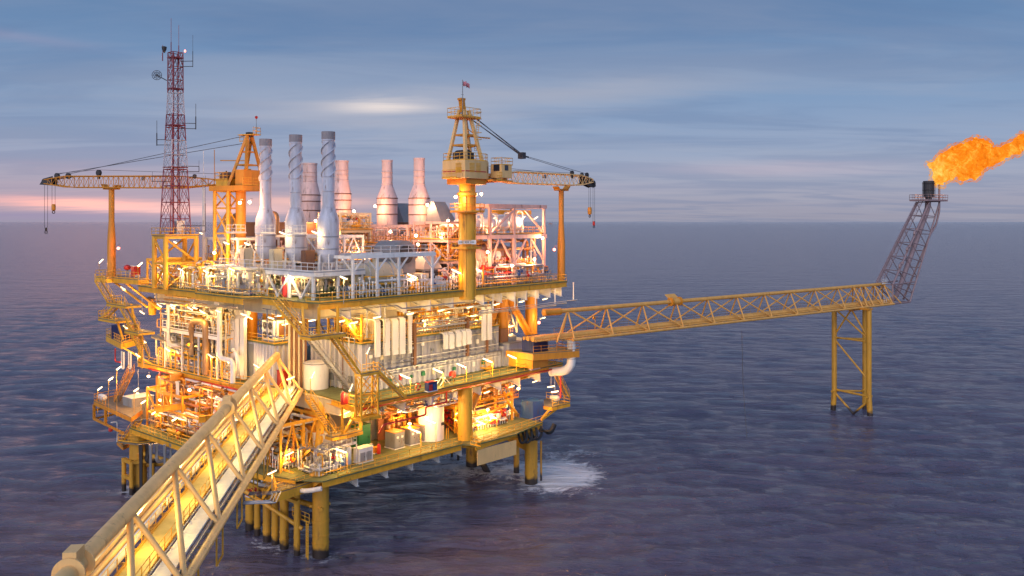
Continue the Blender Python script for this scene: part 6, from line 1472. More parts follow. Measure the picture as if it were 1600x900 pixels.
p = onZ(392, 776, 6.5); crate('equipment_box', 'red equipment box on the lowest landing under the walkway bridge', 'box', p.x-.4, p.x+.9, p.y-.3, p.y+.5, 6.52, 7.3, 'red')
# outer stair tower by the open sea
U = -4.6
def U_(px, py): q = onU(px, py, U); return (U, q.y, q.z)
stairs('yellow top flight of the outer stair tower below the outrigger corner', U_(158, 438), U_(180, 474), 1.0, (-1, 0, 0))
stairs('yellow second flight of the outer stair tower, doubling back to its railed landing', U_(190, 475), U_(168, 497), 1.0, (-1, 0, 0))
stairs('yellow long flight of the outer stair tower in front of the pipe gallery', U_(194, 474), U_(217, 516), 1.0, (-1, 0, 0))
stairs('yellow lower flight of the outer stair tower down to the middle deck', U_(214, 517), U_(234, 560), 1.0, (-1, 0, 0))
for (x0, x1, y, lab) in ((178, 207, 475, 'yellow upper landing of the outer stair tower'), (165, 192, 498, 'yellow railed side landing of the outer stair tower'), (206, 228, 517, 'yellow lower landing of the outer stair tower')):
    a, b = U_(x0, y), U_(x1, y)
    platform(lab, [(U-1.1, a[1]), (U-1.1, b[1]), (U+1.3, b[1]), (U+1.3, a[1])], (a[2]+b[2])/2, [(U+1.2, a[1]), (U-1.1, a[1]), (U-1.1, b[1])], 'yellow', .3)
tw = T('stair_tower', 'slender yellow posts holding the outer stair flights over the sea', 'trestle', (U, 48, 20))
for px, y0, y1 in ((182, 498, 530), (205, 475, 528), (222, 517, 575), (197, 498, 528)):
    a, b = U_(px, y0), U_(px+ (10 if y1 < 540 else 0), y1); MB().bar(a, b, .26).build('leg', M['yellow'], tw)
zc = 22.2
pa = [onZ(x, y, zc) for x, y in ((166, 524), (190, 536), (214, 530), (200, 516))]
platform('yellow cantilever platform of the outer side that carries a dark container', [(p.x, p.y) for p in pa], zc, [(pa[3].x, pa[3].y), (pa[0].x, pa[0].y), (pa[1].x, pa[1].y), (pa[2].x, pa[2].y)], 'yellow', .9,
    supports=(((pa[1].x, pa[1].y, zc-.6), (3.4, pa[1].y-2, ZM)), ((pa[2].x, pa[2].y, zc-.6), (3.4, pa[2].y, zc-.6)), ((pa[3].x, pa[3].y, zc-.6), (4, 54, zc-.6)), ((3.4, 54.4, ZM), (3.4, 54.4, zc)), ((3.4, pa[2].y, ZM), (3.4, pa[2].y, zc))))
p = onZ(186, 531, zc); container('dark brown offshore container on the outer cantilever platform', p.x-.1, p.y-.2, zc+.02, 2.3, 2.6, 2.3, 'navy')
bottle('stubby red pressure bottle on the outer cantilever platform, nearer the dark container', 203, 528, zc, 2.0, .4)
bottle('stubby red pressure bottle on the outer cantilever platform, nearer the stairs', 208, 529, zc, 2.3, .4)
lo = T('pipe_hanger', 'white pipe loops with a red drain pipe hanging below the outer cantilever platform', 'pipes', (pa[1].x, pa[1].y, zc-2))
for k in range(2): q = onZ(190+k*11, 540, zc); MB().path([(q.x, q.y, zc-.9), (q.x, q.y, zc-3.6), (q.x-.1, q.y-1.0, zc-3.6), (q.x-.1, q.y-1.0, zc-.9)], .11, 6).build('loop', M['white'], lo)
q = onZ(180, 536, zc); MB().path([(q.x, q.y, zc-.9), (q.x, q.y, zc-3), (q.x+.2, q.y-1.4, zc-3)], .12, 6).build('drain', M['red'], lo)
# outrigger of the boom rest
pa = [(REST.x-1.6, REST.y-1.8), (REST.x-1.6, REST.y+2.2), (REST.x+2.4, REST.y+2.2), (3, 45), (-1.4, 45), (REST.x-.6, REST.y-1.8)]
platform('yellow outrigger platform of the topmost deck around the far boom rest post', pa, 32.9, [(-1.4, 45), (REST.x-.6, REST.y-1.8), (REST.x-1.6, REST.y-1.8), (REST.x-1.6, REST.y+2.2), (REST.x+2.4, REST.y+2.2)], 'yellow', .7, supports=(((REST.x, REST.y, 32.4), (0, 45, 28.5)), ((REST.x+1.6, REST.y, 32.4), (2, 45, 28))))
crate('safety_locker', 'red and white safety locker on the topmost deck near the far boom rest', 'locker', *(lambda p: (p.x, p.x+1.0, p.y, p.y+1.2, ZW, ZW+2.6))(onZ(210, 441, ZW)), 'red', door=((.5, .8, 1.0, 'white'),), cap='white')
t = T('signal_horn', 'red round signal horn beside the red and white safety locker', 'horn', onZ(199, 425, ZW+1)); p = onZ(199, 436, ZW)
MB().tube(p, p+Vector((0, 0, 1.6)), .1, n=6).build('post', M['grey'], t); MB().lathe(p+Vector((0, 0, 2.0)), [(.1, -.5), (.5, -.3), (.6, 0), (.5, .3), (.1, .5)], 14).build('body', M['red'], t)
# left outer platform of the lowest deck
pz = ZL+2.2
pa = [onZ(x, y, pz) for x, y in ((147, 626), (165, 634), (205, 652), (222, 640), (190, 617))]
pf_ = platform('yellow cantilever frame platform reaching out over the sea beside the orange machinery', [(p.x, p.y) for p in pa], pz, [(pa[4].x, pa[4].y), (pa[0].x, pa[0].y), (pa[1].x, pa[1].y)], 'orange', .6)
mb = MB(); low = [p-Vector((0, 0, 3.0)) for p in pa[:3]]
for p, q in zip(pa, low[:2]): mb.bar(p-Vector((0, 0, .6)), q, .36)
mb.bar(low[0], low[1], .34).bar(low[0], low[0].lerp(pa[4]-Vector((0, 0, 3)), .7), .3).bar(low[1], low[1].lerp(pa[2]-Vector((0, 0, 3)), .7), .3).bar(low[0]+Vector((0, 0, 1.4)), low[0].lerp(pa[4]-Vector((0, 0, 3)), .7)+Vector((0, 0, 1.4)), .3).build('drop_frame', M['orange'], pf_)
lr = T('life_raft', 'white life raft capsule on the outer frame platform beside the orange machinery', 'life raft', onZ(160, 624, pz)); p = onZ(160, 626, pz)
MB().lathe((p.x, p.y, pz+.6), [(.1, -1.0), (.42, -.9), (.5, -.5), (.5, .5), (.42, .9), (.1, 1.0)], 14, 'y').build('capsule', M['white'], lr); MB().box(p.x-.4, p.x+.4, p.y-.6, p.y+.6, pz, pz+.2).build('cradle', M['galv'], lr)
stairs('orange yellow stair flight from the outer frame platform up to the middle deck', (onZ(205, 590, ZM-1).x-.4, onZ(205, 590, ZM-1).y, ZM), (onZ(170, 628, pz).x+.6, onZ(170, 628, pz).y-.6, pz), .9, (1, 0, 0), 'orange')
p = onZ(200, 644, ZL+1.2); crate('generator_box', 'white topped grey box on the outer edge of the lowest deck', 'cabinet', p.x-.2, p.x+3.4, p.y-1.8, p.y+1.4, ZL, ZL+3.6, 'grey', cap='white', door=((.3, .9, 2, 'galv'), (.7, .9, 2, 'galv')))
p = onZ(187, 655, ZL); stairs('small yellow stair flight below the outer edge of the lowest deck', onZ(215, 655, ZL), onZ(190, 694, ZL-3.6), .9, (1, 0, 0))
pa = [onZ(x, y, ZL-3.6) for x, y in ((183, 690), (192, 698), (212, 690), (202, 682))]
platform('small yellow basket landing below the lowest deck over the sea', [(p.x, p.y) for p in pa], ZL-3.6, [(pa[3].x, pa[3].y), (pa[0].x, pa[0].y), (pa[1].x, pa[1].y), (pa[2].x, pa[2].y)], 'orange', .4)
t = T('life_ring_davit', 'white davit holding a red life ring over the sea below the lowest deck', 'davit', pa[0])
MB().path([pa[0], pa[0]+Vector((0, 0, 3.2)), pa[0]+Vector((-.9, .3, 3.2))], .1, 6).build('davit', M['white'], t); MB().lathe(pa[0]+Vector((-.9, .3, 2.2)), [(.1, -.5), (.32, -.4), (.36, 0), (.2, .5)], 10).build('float', M['red'], t)
for k, (px, py) in enumerate(((211, 700), (226, 705), (248, 708))):
    p = onZ(px, 690, ZL); runs('riser_pipe', ('dark riser pipe at the outer edge under the lowest deck beside the basket landing', 'pale grey caisson pipe under the lowest deck behind the bridge', 'slim pale caisson pipe closest to the near bridge')[k], [[(p.x+.4, p.y-1, ZL-.3), (p.x+.4, p.y-1, -3)], [(p.x+1.2, p.y-1.2, ZL-.3), (p.x+1.2, p.y-1.2, ZL-3), (p.x+2.4, p.y-1.2, ZL-3)]], (.34, .28, .22)[k], ('dark', 'galv', 'galv')[k])

# ------------------------------------------------------------------ topmost deck: chimney platform, canopy, modules
sp_ = T('chimney_platform', 'white railed steel platform on splayed legs that carries the three spiral chimneys', 'platform', (1.5, 3, 35.3))
Z3 = 35.6
MB().box(1.2, 9.4, 3.0, 25.6, Z3-.14, Z3).build('floor_grating', M['galv'], sp_)
mb = MB()
for y in (3.0, 25.6): mb.bar((1.2, y, Z3-.4), (9.4, y, Z3-.4), .25, .5)
for x in (1.2, 9.4): mb.bar((x, 3, Z3-.4), (x, 25.6, Z3-.4), .25, .5)
mb.build('edge_beam', M['white'], sp_)
MB().rail([(1.2, 25.6, Z3), (1.2, 3.0, Z3), (9.4, 3, Z3)], step=1.3).build('handrail', M['white'], sp_)
for y in (3.4, 8.6, 13.8, 19.2, 25.2):
    mb = MB().bar((1.4, y, ZW), (1.4, y, Z3-.5), .3)
    mb.build('leg', M['white'], sp_)
    if y < 24: MB().bar((1.4, y+2.6, ZW), (1.4, y+.2, Z3-.6), .22).bar((1.4, y+2.6, ZW), (1.4, y+5.0, Z3-.6), .22).build('splayed_brace', M['white'], sp_)
for x in (5.3, 9.2):
    mb = MB()
    for y in (3.4, 14, 25): mb.bar((x, y, ZW), (x, y, Z3-.5), .3)
    mb.build('leg', M['white'], sp_)
for (u, v) in ((5.3, 5.6), (5.5, 13.6), (5.6, 21.4)):
    mb = MB()
    for a in range(6): c, s = math.cos(a*1.047)*1.35, math.sin(a*1.047)*1.35; mb.bar((u+c, v+s, Z3), (u+c*.9, v+s*.9, 37.7), .16)
    mb.build('chimney_cradle', M['white'], sp_)
for i, (u, v) in enumerate(((2.4, 9.2), (2.4, 16.6), (2.4, 24))):
    t = T('ladder_cage', f'white caged ladder and walkway beside the {ORD[i]} spiral chimney from the canopy', 'ladder', (u, v, Z3))
    mb = MB()
    for s in (-.25, .25): mb.tube((u, v+s, Z3), (u, v+s, 40.8), .04, n=4)
    for k in range(13): mb.tube((u, v-.25, Z3+.3+k*.4), (u, v+.25, Z3+.3+k*.4), .03, n=4)
    mb.build('ladder', M['white'], t); MB().box(u-.6, u+1.8, v-.7, v+.7, 40.3, 40.4).rail([(u-.6, v-.7, 40.4), (u+1.6, v-.7, 40.4)], step=.8).rail([(u-.6, v-.7, 40.4), (u-.6, v+.7, 40.4)], step=.8).build('walkway', M['white'], t)
    MB().box(u+.2, u+1.6, v-2.6, v-1.5, Z3+.02, Z3+2.6).build('control_box', M['cream' if i else 'brown'], t)
# canopy frame along the near edge
cf = T('canopy_frame', 'open white steel canopy frame along the near edge of the topmost deck', 'frame', (6, 1, ZW))
zt = 37.4
xs = [5.6, 9.6, 13.4, 19.6]
for x in xs:
    for y in (.7, 7.5): MB().bar((x, y, ZW), (x, y, zt-.25), .3).build('post', M['white'], cf)
mb = MB()
for y in (.7, 7.5): mb.bar((5.2, y, zt), (20.2, y, zt), .3, .5)
for x in xs: mb.bar((x, .86, zt-.05), (x, 7.3, zt-.05), .26, .4)
mb.build('roof_beam', M['white'], cf)
for x in xs:
    for s in (-1, 1): MB().bar((x, .7, zt-2.0), (x+s*1.6, .7, zt-.3), .18).build('knee_brace', M['white'], cf)
MB().rail([(5.4, .7, zt+.25), (20, .7, zt+.25)], step=1.7).build('handrail', M['white'], cf)
ge = T('generator_enclosure', 'grey arched generator enclosure with a dark round intake behind the canopy frame', 'enclosure', (15, 10, 36))
p = atD(603, 380, 122); mb = MB()
n = 12; vs = []
for y in (p.y-2.4, p.y+2.4):
    for k in range(n+1): a = math.pi*k/n; vs.append((p.x-1.9*math.cos(a)+1.6, y, 37.6+1.7*math.sin(a)))
fs = [(k, k+1, n+2+k, n+1+k) for k in range(n)]+[tuple(range(n+1)), tuple(range(2*n+1, n, -1))]
mb.add(vs, fs); mb.box(p.x-.3, p.x+3.5, p.y-2.4, p.y+2.4, 34.6, 37.58); mb.build('hood', M['grey'], ge)
MB().tube((p.x+1.6, p.y-2.42, 37.3), (p.x+1.6, p.y-2.6, 37.3), 1.3, n=20).build('intake', M['dark'], ge)
MB().box(p.x-.8, p.x+5, p.y-3.6, p.y+2.8, ZW, 34.5).build('base', M['cream'], ge)
cv = T('cream_vessel', 'large cream horizontal vessel lying under the canopy frame', 'vessel', (11, 5, ZW)); horizontal_vessel(mb := MB(), (13, 5.4, ZW+2.6), 9.0, 1.75, 'x'); mb.build('shell', M['cream'], cv)
MB().ring((11, 5.4, ZW+2.6), 1.76, .08, (1, 0, 0), 22, 4).ring((15, 5.4, ZW+2.6), 1.76, .08, (1, 0, 0), 22, 4).build('band', M['galv'], cv)
for i, (x, y, lab) in enumerate(((22, 5, 'dark grey engine enclosure with louvres under the tall crane, nearer the canopy'), (22.5, 11, 'dark grey engine enclosure with hopper duct behind its nearer twin'))):
    t = T('engine_enclosure', lab, 'enclosure', (x, y, ZW), group='dark engine enclosures')
    MB().box(x, x+4.6, y, y+3.8, ZW+.2, ZW+3.0).build('body', M['grey'], t); MB().add([(x+.4, y+.4, ZW+3.0), (x+4.2, y+.4, ZW+3.0), (x+4.2, y+3.4, ZW+3.0), (x+.4, y+3.4, ZW+3.0), (x+1.6, y+1.2, ZW+5.2), (x+3.2, y+1.2, ZW+5.2), (x+3.2, y+2.6, ZW+5.2), (x+1.6, y+2.6, ZW+5.2)], [(0, 1, 5, 4), (1, 2, 6, 5), (2, 3, 7, 6), (3, 0, 4, 7), (4, 5, 6, 7)]).build('hopper', M['galv'], t)
    mb = MB()
    for k in range(8): mb.box(x-.05, x-.004, y+.4, y+3.4, ZW+.6+k*.28, ZW+.76+k*.28)
    mb.build('side_louvre', M['dark'], t)
    mb = MB()
    for k in range(10): mb.box(x+.3, x+4.3, y-.05, y-.004, ZW+.5+k*.23, ZW+.64+k*.23)
    mb.build('louvre', M['dark'], t)
crate('pump_box', 'blue pump container beside the base of the tall crane', 'container', *(lambda p: (p.x, p.x+3.4, p.y, p.y+1.8, ZW, ZW+2.2))(onZ(742, 447, ZW)), 'blue', ribs=5)
# big white header pipes on the near corner of the topmost deck
hp_ = runs('header_pipe', 'thick white header pipe bending down before the cream process plant below the red mast', [[(2, 33, 35.6), (2, 22.5, 35.6), (2, 22.5, ZW+.2)], [(1.4, 30, 35.2), (1.4, 24, 35.2), (1.4, 24, ZW+.2)]], .36, 'white')
runs('goose_neck_vent', 'two orange goose neck vents rising behind the red mast', [[(9, 35, ZW+4), (9, 35, 43.0), (9, 32.6, 43.0), (9, 32.6, 39)], [(8.5, 36.4, ZW+4), (8.5, 36.4, 42.6), (8.5, 34.2, 42.6), (8.5, 34.2, 38)]], .34, 'copper')
runs('goose_neck_vent', 'orange goose neck vent beside the spiral chimney nearest the second crane', [[(9, 25.4, ZW+3), (9, 25.4, 43.2), (9, 22.9, 43.2), (9, 22.9, 40)]], .36, 'copper')
runs('goose_neck_vent', 'pink goose neck vent in front of the second crane column', [[(5, 27, ZW), (5, 27, 37.6), (5, 25, 37.6), (5, 25, 35)], [(6, 33.4, ZW), (6, 33.4, 37.8), (6, 31.4, 37.8), (6, 31.4, ZW)]], .42, 'pinktint')
P1, P2, P3 = ('white', 'cream', 'galv', 'yellow'), ('pinktint', 'white', 'orange', 'copper'), ('orange', 'copper', 'yellow', 'red')
plant('process_module', 'crowded cream pipework and valves on the topmost deck edge below the red mast', 'process plant', (-.8, 4, 28, 34, ZW, ZW+3.6), (), 1, None, P1, 3, 12, 8, (.4, .8))
plant('process_module', 'white pipework and separators in front of the chimney platform near the yellow tower frame', 'process plant', (-1.6, 1.2, 13.5, 27, ZW, ZW+3.2), (), 2, None, P1, 3, 12, 8, (.3, .6))
plant('process_module', 'white framed plant between the second crane column and the spiral chimneys', 'process plant', (5, 12, 27, 36, ZW, 39.6), (35.8,), 3, 'white', ('white', 'cream', 'pinktint', 'copper'), 2, 9, 5, (.6, 1.0))
plant('process_module', 'yellow lit plant by the far corner between the yellow tower frame and the boom rest', 'process plant', (0, 8, 39, 45, ZW, 36.2), (), 4, 'yellow', P1, 2, 9, 6)
plant('process_module', 'dense pump and pipe plant underneath the chimney platform', 'process plant', (2.2, 9, 4, 25, ZW, ZW+3.0), (), 5, None, ('cream', 'darkgreen', 'white', 'galv'), 5, 12, 8, (.5, 1.0))
plant('process_module', 'two level plant right behind the spiral chimneys with orange lit handrails', 'process plant', (11, 18, 14, 27, ZW, 40.0), (36.2,), 6, 'white', ('white', 'galv', 'pinktint', 'cream'), 3, 10, 6, (.6, 1.1))
plant('process_module', 'brown roofed back plant below the wide pink chimneys', 'process plant', (23, 31, 28, 42, ZW, 41.0), (36, 38.5), 7, 'orange', P2, 2, 9, 5, (.6, 1.1))
plant('process_module', 'pink lit back plant under the slim pink chimneys with several handrailed floors', 'process plant', (26, 36, 13, 27, ZW, 41.5), (35.5, 38.4), 8, 'pinktint', P2, 2, 10, 6, (.6, 1.1))
plant('process_module', 'pink framed braced plant between the slim pink chimneys and the tall crane', 'process plant', (27, 33, 5, 12.6, ZW, 42.0), (36.0, 39.2), 9, 'pinktint', P2, 2, 8, 5, (.5, .9))
plant('process_module', 'low valve plant on the topmost deck edge past the tall crane', 'process plant', (30, 48, 1.2, 5.2, ZW, ZW+2.8), (), 10, None, ('white', 'orange', 'yellow', 'red', 'galv'), 4, 12, 9, (.4, .8))
plant('process_module', 'far back plant at the seaward end of the topmost deck behind the gantry frame', 'process plant', (37, 49, 16, 40, ZW, 39.8), (36,), 11, 'orange', P2, 3, 10, 5, (.7, 1.2))
plant('process_module', 'plant with pale vents standing between the two pairs of pink chimneys', 'process plant', (20, 26, 22, 27.6, ZW, 43.4), (37.5, 40.6), 12, 'cream', ('cream', 'yellow', 'white'), 2, 8, 4, (.4, .8))
bh = T('boiler_house', 'brown flat roofed boiler house on the skyline between the chimneys', 'building', (15, 30, 38)); 
MB().box(13, 22, 29, 38, ZW, 41.6).build('wall', M['brown'], bh); MB().box(12.8, 22.2, 28.8, 38.2, 41.6, 41.9).build('roof', M['brown'], bh)
for i, (px, d, lab) in enumerate(((632, 150, 'grey sloping air intake hood behind the slim pink chimneys'), (690, 138, 'grey sloping air intake hood beside the tall crane'))):
    p = atD(px, 312, d); t = T('intake_hood', lab, 'air intake', (p.x, p.y, 42)); x, y = p.x-1.6, p.y-1.6
    MB().add([(x, y, 41.9), (x+3.4, y, 41.9), (x+3.4, y+3.6, 41.9), (x, y+3.6, 41.9), (x+.4, y+2.2, 45.2), (x+3.0, y+2.2, 45.2), (x+3.0, y+3.6, 45.2), (x+.4, y+3.6, 45.2)], [(0, 1, 5, 4), (1, 2, 6, 5), (2, 3, 7, 6), (3, 0, 4, 7), (4, 5, 6, 7), (0, 3, 2, 1)]).build('hood', M['grey'], t)
    MB().box(x-.1, x+3.5, y-.1, y+3.7, 39.5, 41.88).build('base', M['brown'], t)
# the gantry frame at the seaward end
gf = T('gantry_frame', 'open pinkish white gantry frame with a yellow hoist beam at the seaward corner', 'frame', (36, 2, ZW))
zt, zm = 44.4, 39.6
gp = [(33.0, 2.0), (38.6, 2.0), (46.2, 2.0)]; 
for x, y in gp:
    for yy in (y, y+7): MB().bar((x, yy, ZW), (x, yy, zt-.3), .42).build('post', M['pinktint'], gf)
mb = MB()
for y in (2, 9): mb.bar((32.6, y, zt), (46.8, y, zt), .4, .6).bar((28.5, y, zm), (46.8, y, zm), .4, .6)
for x, y in gp: mb.bar((x, 2.2, zt-.05), (x, 8.8, zt-.05), .3, .5).bar((x, 2.2, zm-.05), (x, 8.8, zm-.05), .3, .5)
mb.build('beam', M['pinktint'], gf)
mb = MB()
mb.bar((33, 2, zm+.4), (38.6, 2, zt-.6), .28).bar((46.2, 2, zm+.4), (41.5, 2, zt-.6), .28).bar((38.6, 2, ZW+3), (41.6, 2, zm-.5), .24).bar((38.6, 2, ZW+3), (35.6, 2, zm-.5), .24).bar((46.2, 2, ZW+3.4), (43, 2, zm-.5), .24).bar((33, 2, ZW+3), (35, 2, zm-.5), .24)
mb.build('brace', M['pinktint'], gf)
MB().bar((37.2, 5.5, zt-.9), (47.0, 5.5, zt-.9), .3, .7).build('hoist_beam', M['yellow'], gf)
MB().box(28.6, 46.6, 1.9, 9, zm+.3, zm+.42).build('floor_grating', M['grating'], gf)
MB().rail([(28.6, 9, zm+.42), (28.6, 1.9, zm+.42), (46.6, 1.9, zm+.42), (46.6, 9, zm+.42)], step=1.5).build('handrail', M['orange'], gf)
for i, (x, r) in enumerate(((31.5, .95), (34.9, 1.0), (38.0, 1.1), (41.0, 1.2))):
    t = T('pressure_vessel', f'white pressure vessel lying on the upper gantry floor, {ORD[i]} of four from the tall crane', 'vessel', (x, 5, zm+.4), group='vessels on the gantry floor')
    horizontal_vessel(mb := MB(), (x, 5.4, zm+.9+r), 5.2, r, 'y'); mb.build('shell', M['white'], t)
    MB().path([(x, 3.4, zm+.9+2*r), (x, 3.4, zm+1.6+2*r), (x+1.4, 3.4, zm+1.6+2*r), (x+1.4, 3.4, zm+.6)], .14, 8).build('pipe', M['white'], t)
t = T('pressure_vessel', 'large orange lit horizontal vessel on the lower gantry floor', 'vessel', (36, 5, 35)); horizontal_vessel(mb := MB(), (36.5, 5.6, 36.4), 8.6, 1.9, 'x'); mb.build('shell', M['pinktint'], t); MB().lathe((36.5, 3.6, 36.6), [(.75, -.2), (.75, .2)], 16, 'y').build('manway', M['white'], t)
plant('process_module', 'valves and pipework crowded on the lower floors of the gantry frame', 'process plant', (29.5, 46, 2.6, 9, 34.0, zm), (), 13, None, P2, 2, 12, 6, (.4, .7))

# ------------------------------------------------------------------ pipe gallery between middle and topmost decks
mz = platform('white mezzanine walkway through the pipe gallery', [(3.0, 29), (3.0, 46), (8, 46), (8, 29)], ZZ, [(3.0, 46), (3.0, 29), (8, 29)], 'white', .5, supports=tuple(((3.2, y, ZM), (3.2, y, ZZ-.2)) for y in (29.5, 35, 40, 45.5)))
stairs('white stair flight from the mezzanine down to the pipe gallery floor, nearer the outer tower', (3.6, 46, ZZ), (3.8, 39.8, ZM), .9, (1, 0, 0), 'white')
stairs('white stair flight from the mezzanine down to the pipe gallery floor, nearer the louvred room', (4.4, 32.5, ZZ), (4.4, 38.4, ZM), .9, (1, 0, 0), 'white')
plant('pipe_gallery', 'cream lit maze of pipes and valves under the mezzanine walkway', 'process plant', (3.6, 11, 28, 50, ZM, ZZ-.6), (), 14, None, ('cream', 'white', 'galv', 'yellow'), 3, 22, 14, (.4, .8), pr=(.08, .3))
plant('pipe_gallery', 'tall cream risers and pipes standing on the mezzanine walkway', 'process plant', (4.2, 11, 28, 47, ZZ+.1, ZW-1.4), (), 15, None, ('cream', 'white', 'yellow'), 3, 20, 12, (.4, .8), pr=(.08, .28))
plant('pipe_gallery', 'valves and pumps along the open green edge of the middle deck', 'process plant', (3.5, 6.2, 27.5, 50, ZM, ZM+2.6), (), 16, None, ('galv', 'white', 'yellow'), 2, 9, 14, (.4, .6))
runs('lagged_header', 'thick silver pink lagged pipe running along the open edge of the middle deck', [[(3.4, 50, ZM+4.6), (3.4, 27.5, ZM+3.2), (3.4, 26.2, ZM+3.0)]], .38, 'galv')
runs('expansion_bend', 'large brown and silver pipe bend standing in the pipe gallery', [[(2.9, 36.5, ZM+3), (2.9, 36.5, ZZ+1.8), (2.9, 32.3, ZZ+1.8), (2.9, 32.3, ZM+.5)]], .55, 'copper')
runs('white_riser', 'white riser pipe bent at the foot beside the silver lagged pipe', [[(2.2, 42.5, ZW-1), (2.2, 42.5, ZZ-2.6), (4, 41, ZZ-2.6)], [(2.2, 46.5, ZW-1.5), (2.2, 44, ZW-1.5), (2.2, 42.6, ZW-1.5)]], .34, 'white')
runs('white_riser', 'white riser pipe with bent foot in front of the tall cable ducts', [[(-1, 22.5, ZW-1.4), (2.4, 27.6, ZW-1.4), (2.4, 27.6, ZZ-3), (2.4, 24, ZZ-3), (2.4, 24, ZM+.3)]], .36, 'white')
runs('hose_loop', 'white round pipe loop at the foot of the tall cable ducts', [[(4, 26.6, ZM+4.6), (3.4, 24.6, ZM+4.2), (3.4, 23.9, ZM+2.4), (3.4, 25.2, ZM+1.0), (3.6, 26.6, ZM+.4)]], .3, 'white')
runs('valve_manifold_frame', 'row of yellow post frames with pipes at the open edge of the middle deck', [[(3.3, y, ZM), (3.3, y, ZM+3.0), (3.3, y-1.6, ZM+3.0), (3.3, y-1.6, ZM)] for y in (48, 44, 40, 36.5, 33, 30)], .13, 'yellow', 'pipe frame')
for i, y in enumerate((30.5, 33.2)): 
    t = T('strainer', ('round grey strainer drum at the open edge of the middle deck, nearer the louvred room', 'round grey strainer drum at the open edge of the middle deck, nearer the outer stairs')[i], 'strainer', (3.8, y, ZM), group='strainer drums')
    horizontal_vessel(mb := MB(), (4.6, y, ZM+1.0), 2.2, .55, 'x'); mb.build('drum', M['galv'], t)
p = onU(238, 486, 2.6); t = T('pump_motor', 'yellow drum shaped motor under the topmost deck next to the outer stairs', 'motor', p); vertical_vessel(mb := MB(), (2.6, p.y, ZZ+1.8), 2.2, .62); mb.build('casing', M['yellow'], t); MB().path([(2.6, p.y+1, ZZ+4.4), (2.6, p.y-1.6, ZZ+4.4)], .36, 10).build('pipe', M['copper'], t)
yb = T('yellow_skid_wall', 'yellow equipment housing behind the air cooler', 'housing', (11, 24, ZZ)); MB().box(10.5, 14, 22, 29, 24.6, 29.6).build('housing', M['yellow'], yb); MB().box(10.42, 10.49, 24, 26, 25, 28).build('door', M['orange'], yb)
# on the cabin roof
plant('roof_plant', 'yellow lit roof plant behind the wide white ducts', 'process plant', (12.4, 20, 7.4, 15, ZZ+.2, ZW-1.8), (), 17, 'yellow', ('cream', 'yellow', 'white'), 3, 8, 5, (.6, 1.0), diag=False)
plant('roof_plant', 'yellow lit roof plant around the drum shaped ventilators', 'process plant', (21, 38, 8.6, 16, ZZ+.2, ZW-1.8), (), 18, 'yellow', ('cream', 'yellow', 'orange', 'white'), 3, 10, 6, (.5, .9), diag=False)
t = T('aftercooler', 'cream cylindrical after cooler with dark fan port on the cabin roof behind the wide ducts', 'cooler', (15, 8, ZZ)); MB().box(14.2, 18.6, 7.0, 9.6, ZZ+.2, ZZ+4.2).build('body', M['cream'], t); MB().tube((15.6, 6.98, ZZ+2.6), (15.6, 6.9, ZZ+2.6), .8, n=20).build('fan_port', M['dark'], t)
plant('roof_plant', 'orange lit pipework between the two heavy orange columns', 'process plant', (41, 47, 8.6, 14, ZZ-2, ZW-2), (), 19, 'white', ('orange', 'copper', 'cream'), 2, 10, 6, (.5, .9))
plant('back_plant', 'dim plant deep between the middle and topmost decks at the seaward end', 'process plant', (30, 48, 20, 42, ZM, ZW-2), (ZZ,), 20, 'orange', ('orange', 'copper', 'cream'), 2, 8, 3, (.7, 1.2))

# ------------------------------------------------------------------ lowest deck plant
plant('pump_plant', 'orange glowing pump plant at the outer side of the lowest deck', 'process plant', (-.5, 8, 33, 44, ZL, ZM-2.4), (), 21, 'orange', ('orange', 'copper', 'pinktint', 'white'), 3, 14, 8, (.6, 1.1))
plant('pump_plant', 'orange lit pipe plant around the big sodium lamp on the lowest deck', 'process plant', (2, 10, 19, 30, ZL, ZM-2.4), (), 22, None, ('pinktint', 'copper', 'white', 'orange'), 3, 16, 9, (.5, .9))
plant('pump_plant', 'yellow shaded pipe jungle beneath the walkway bridge landing', 'process plant', (-1, 6, 7, 18, ZL, ZM-2.4), (), 23, 'yellow', ('yellow', 'orange', 'cream', 'brown', 'white'), 2, 18, 12, (.4, .7))
plant('pump_plant', 'orange lit separator plant at the seaward end of the lowest deck', 'process plant', (28, 41, 4.5, 11, ZL, ZM-2.4), (14,), 24, 'orange', P3, 2, 12, 8, (.6, 1.0))
plant('pump_plant', 'low valves and red pipes along the railing of the seaward lowest deck', 'process plant', (27, 38, 2.4, 4.6, ZL, ZL+2.4), (), 25, None, ('white', 'orange', 'red', 'yellow'), 1, 9, 9, (.4, .6))
plant('pump_plant', 'dim back plant in the middle of the lowest deck', 'process plant', (14, 40, 20, 40, ZL, ZM-2.4), (), 26, 'orange', P3, 3, 10, 4, (.8, 1.3))
plant('pump_plant', 'yellow lit small pumps at the near corner beside the stair landing', 'process plant', (.6, 5, 1.2, 6, ZL, ZL+2.6), (), 27, None, ('cream', 'white', 'yellow', 'galv'), 2, 9, 8, (.3, .5))
p = onZ(242, 646, ZL); t = T('mud_tank', 'tall yellow orange cylindrical tank glowing under the middle deck', 'tank', p); MB().lathe((p.x+2, p.y, ZL), [(1.7, 0), (1.7, 6.0), (1.5, 6.3), (.2, 6.4)], 26).build('shell', M['orange'], t); MB().ring((p.x+2, p.y, ZL+4), 1.72, .07, (0, 0, 1), 26, 4).build('band', M['yellow'], t)
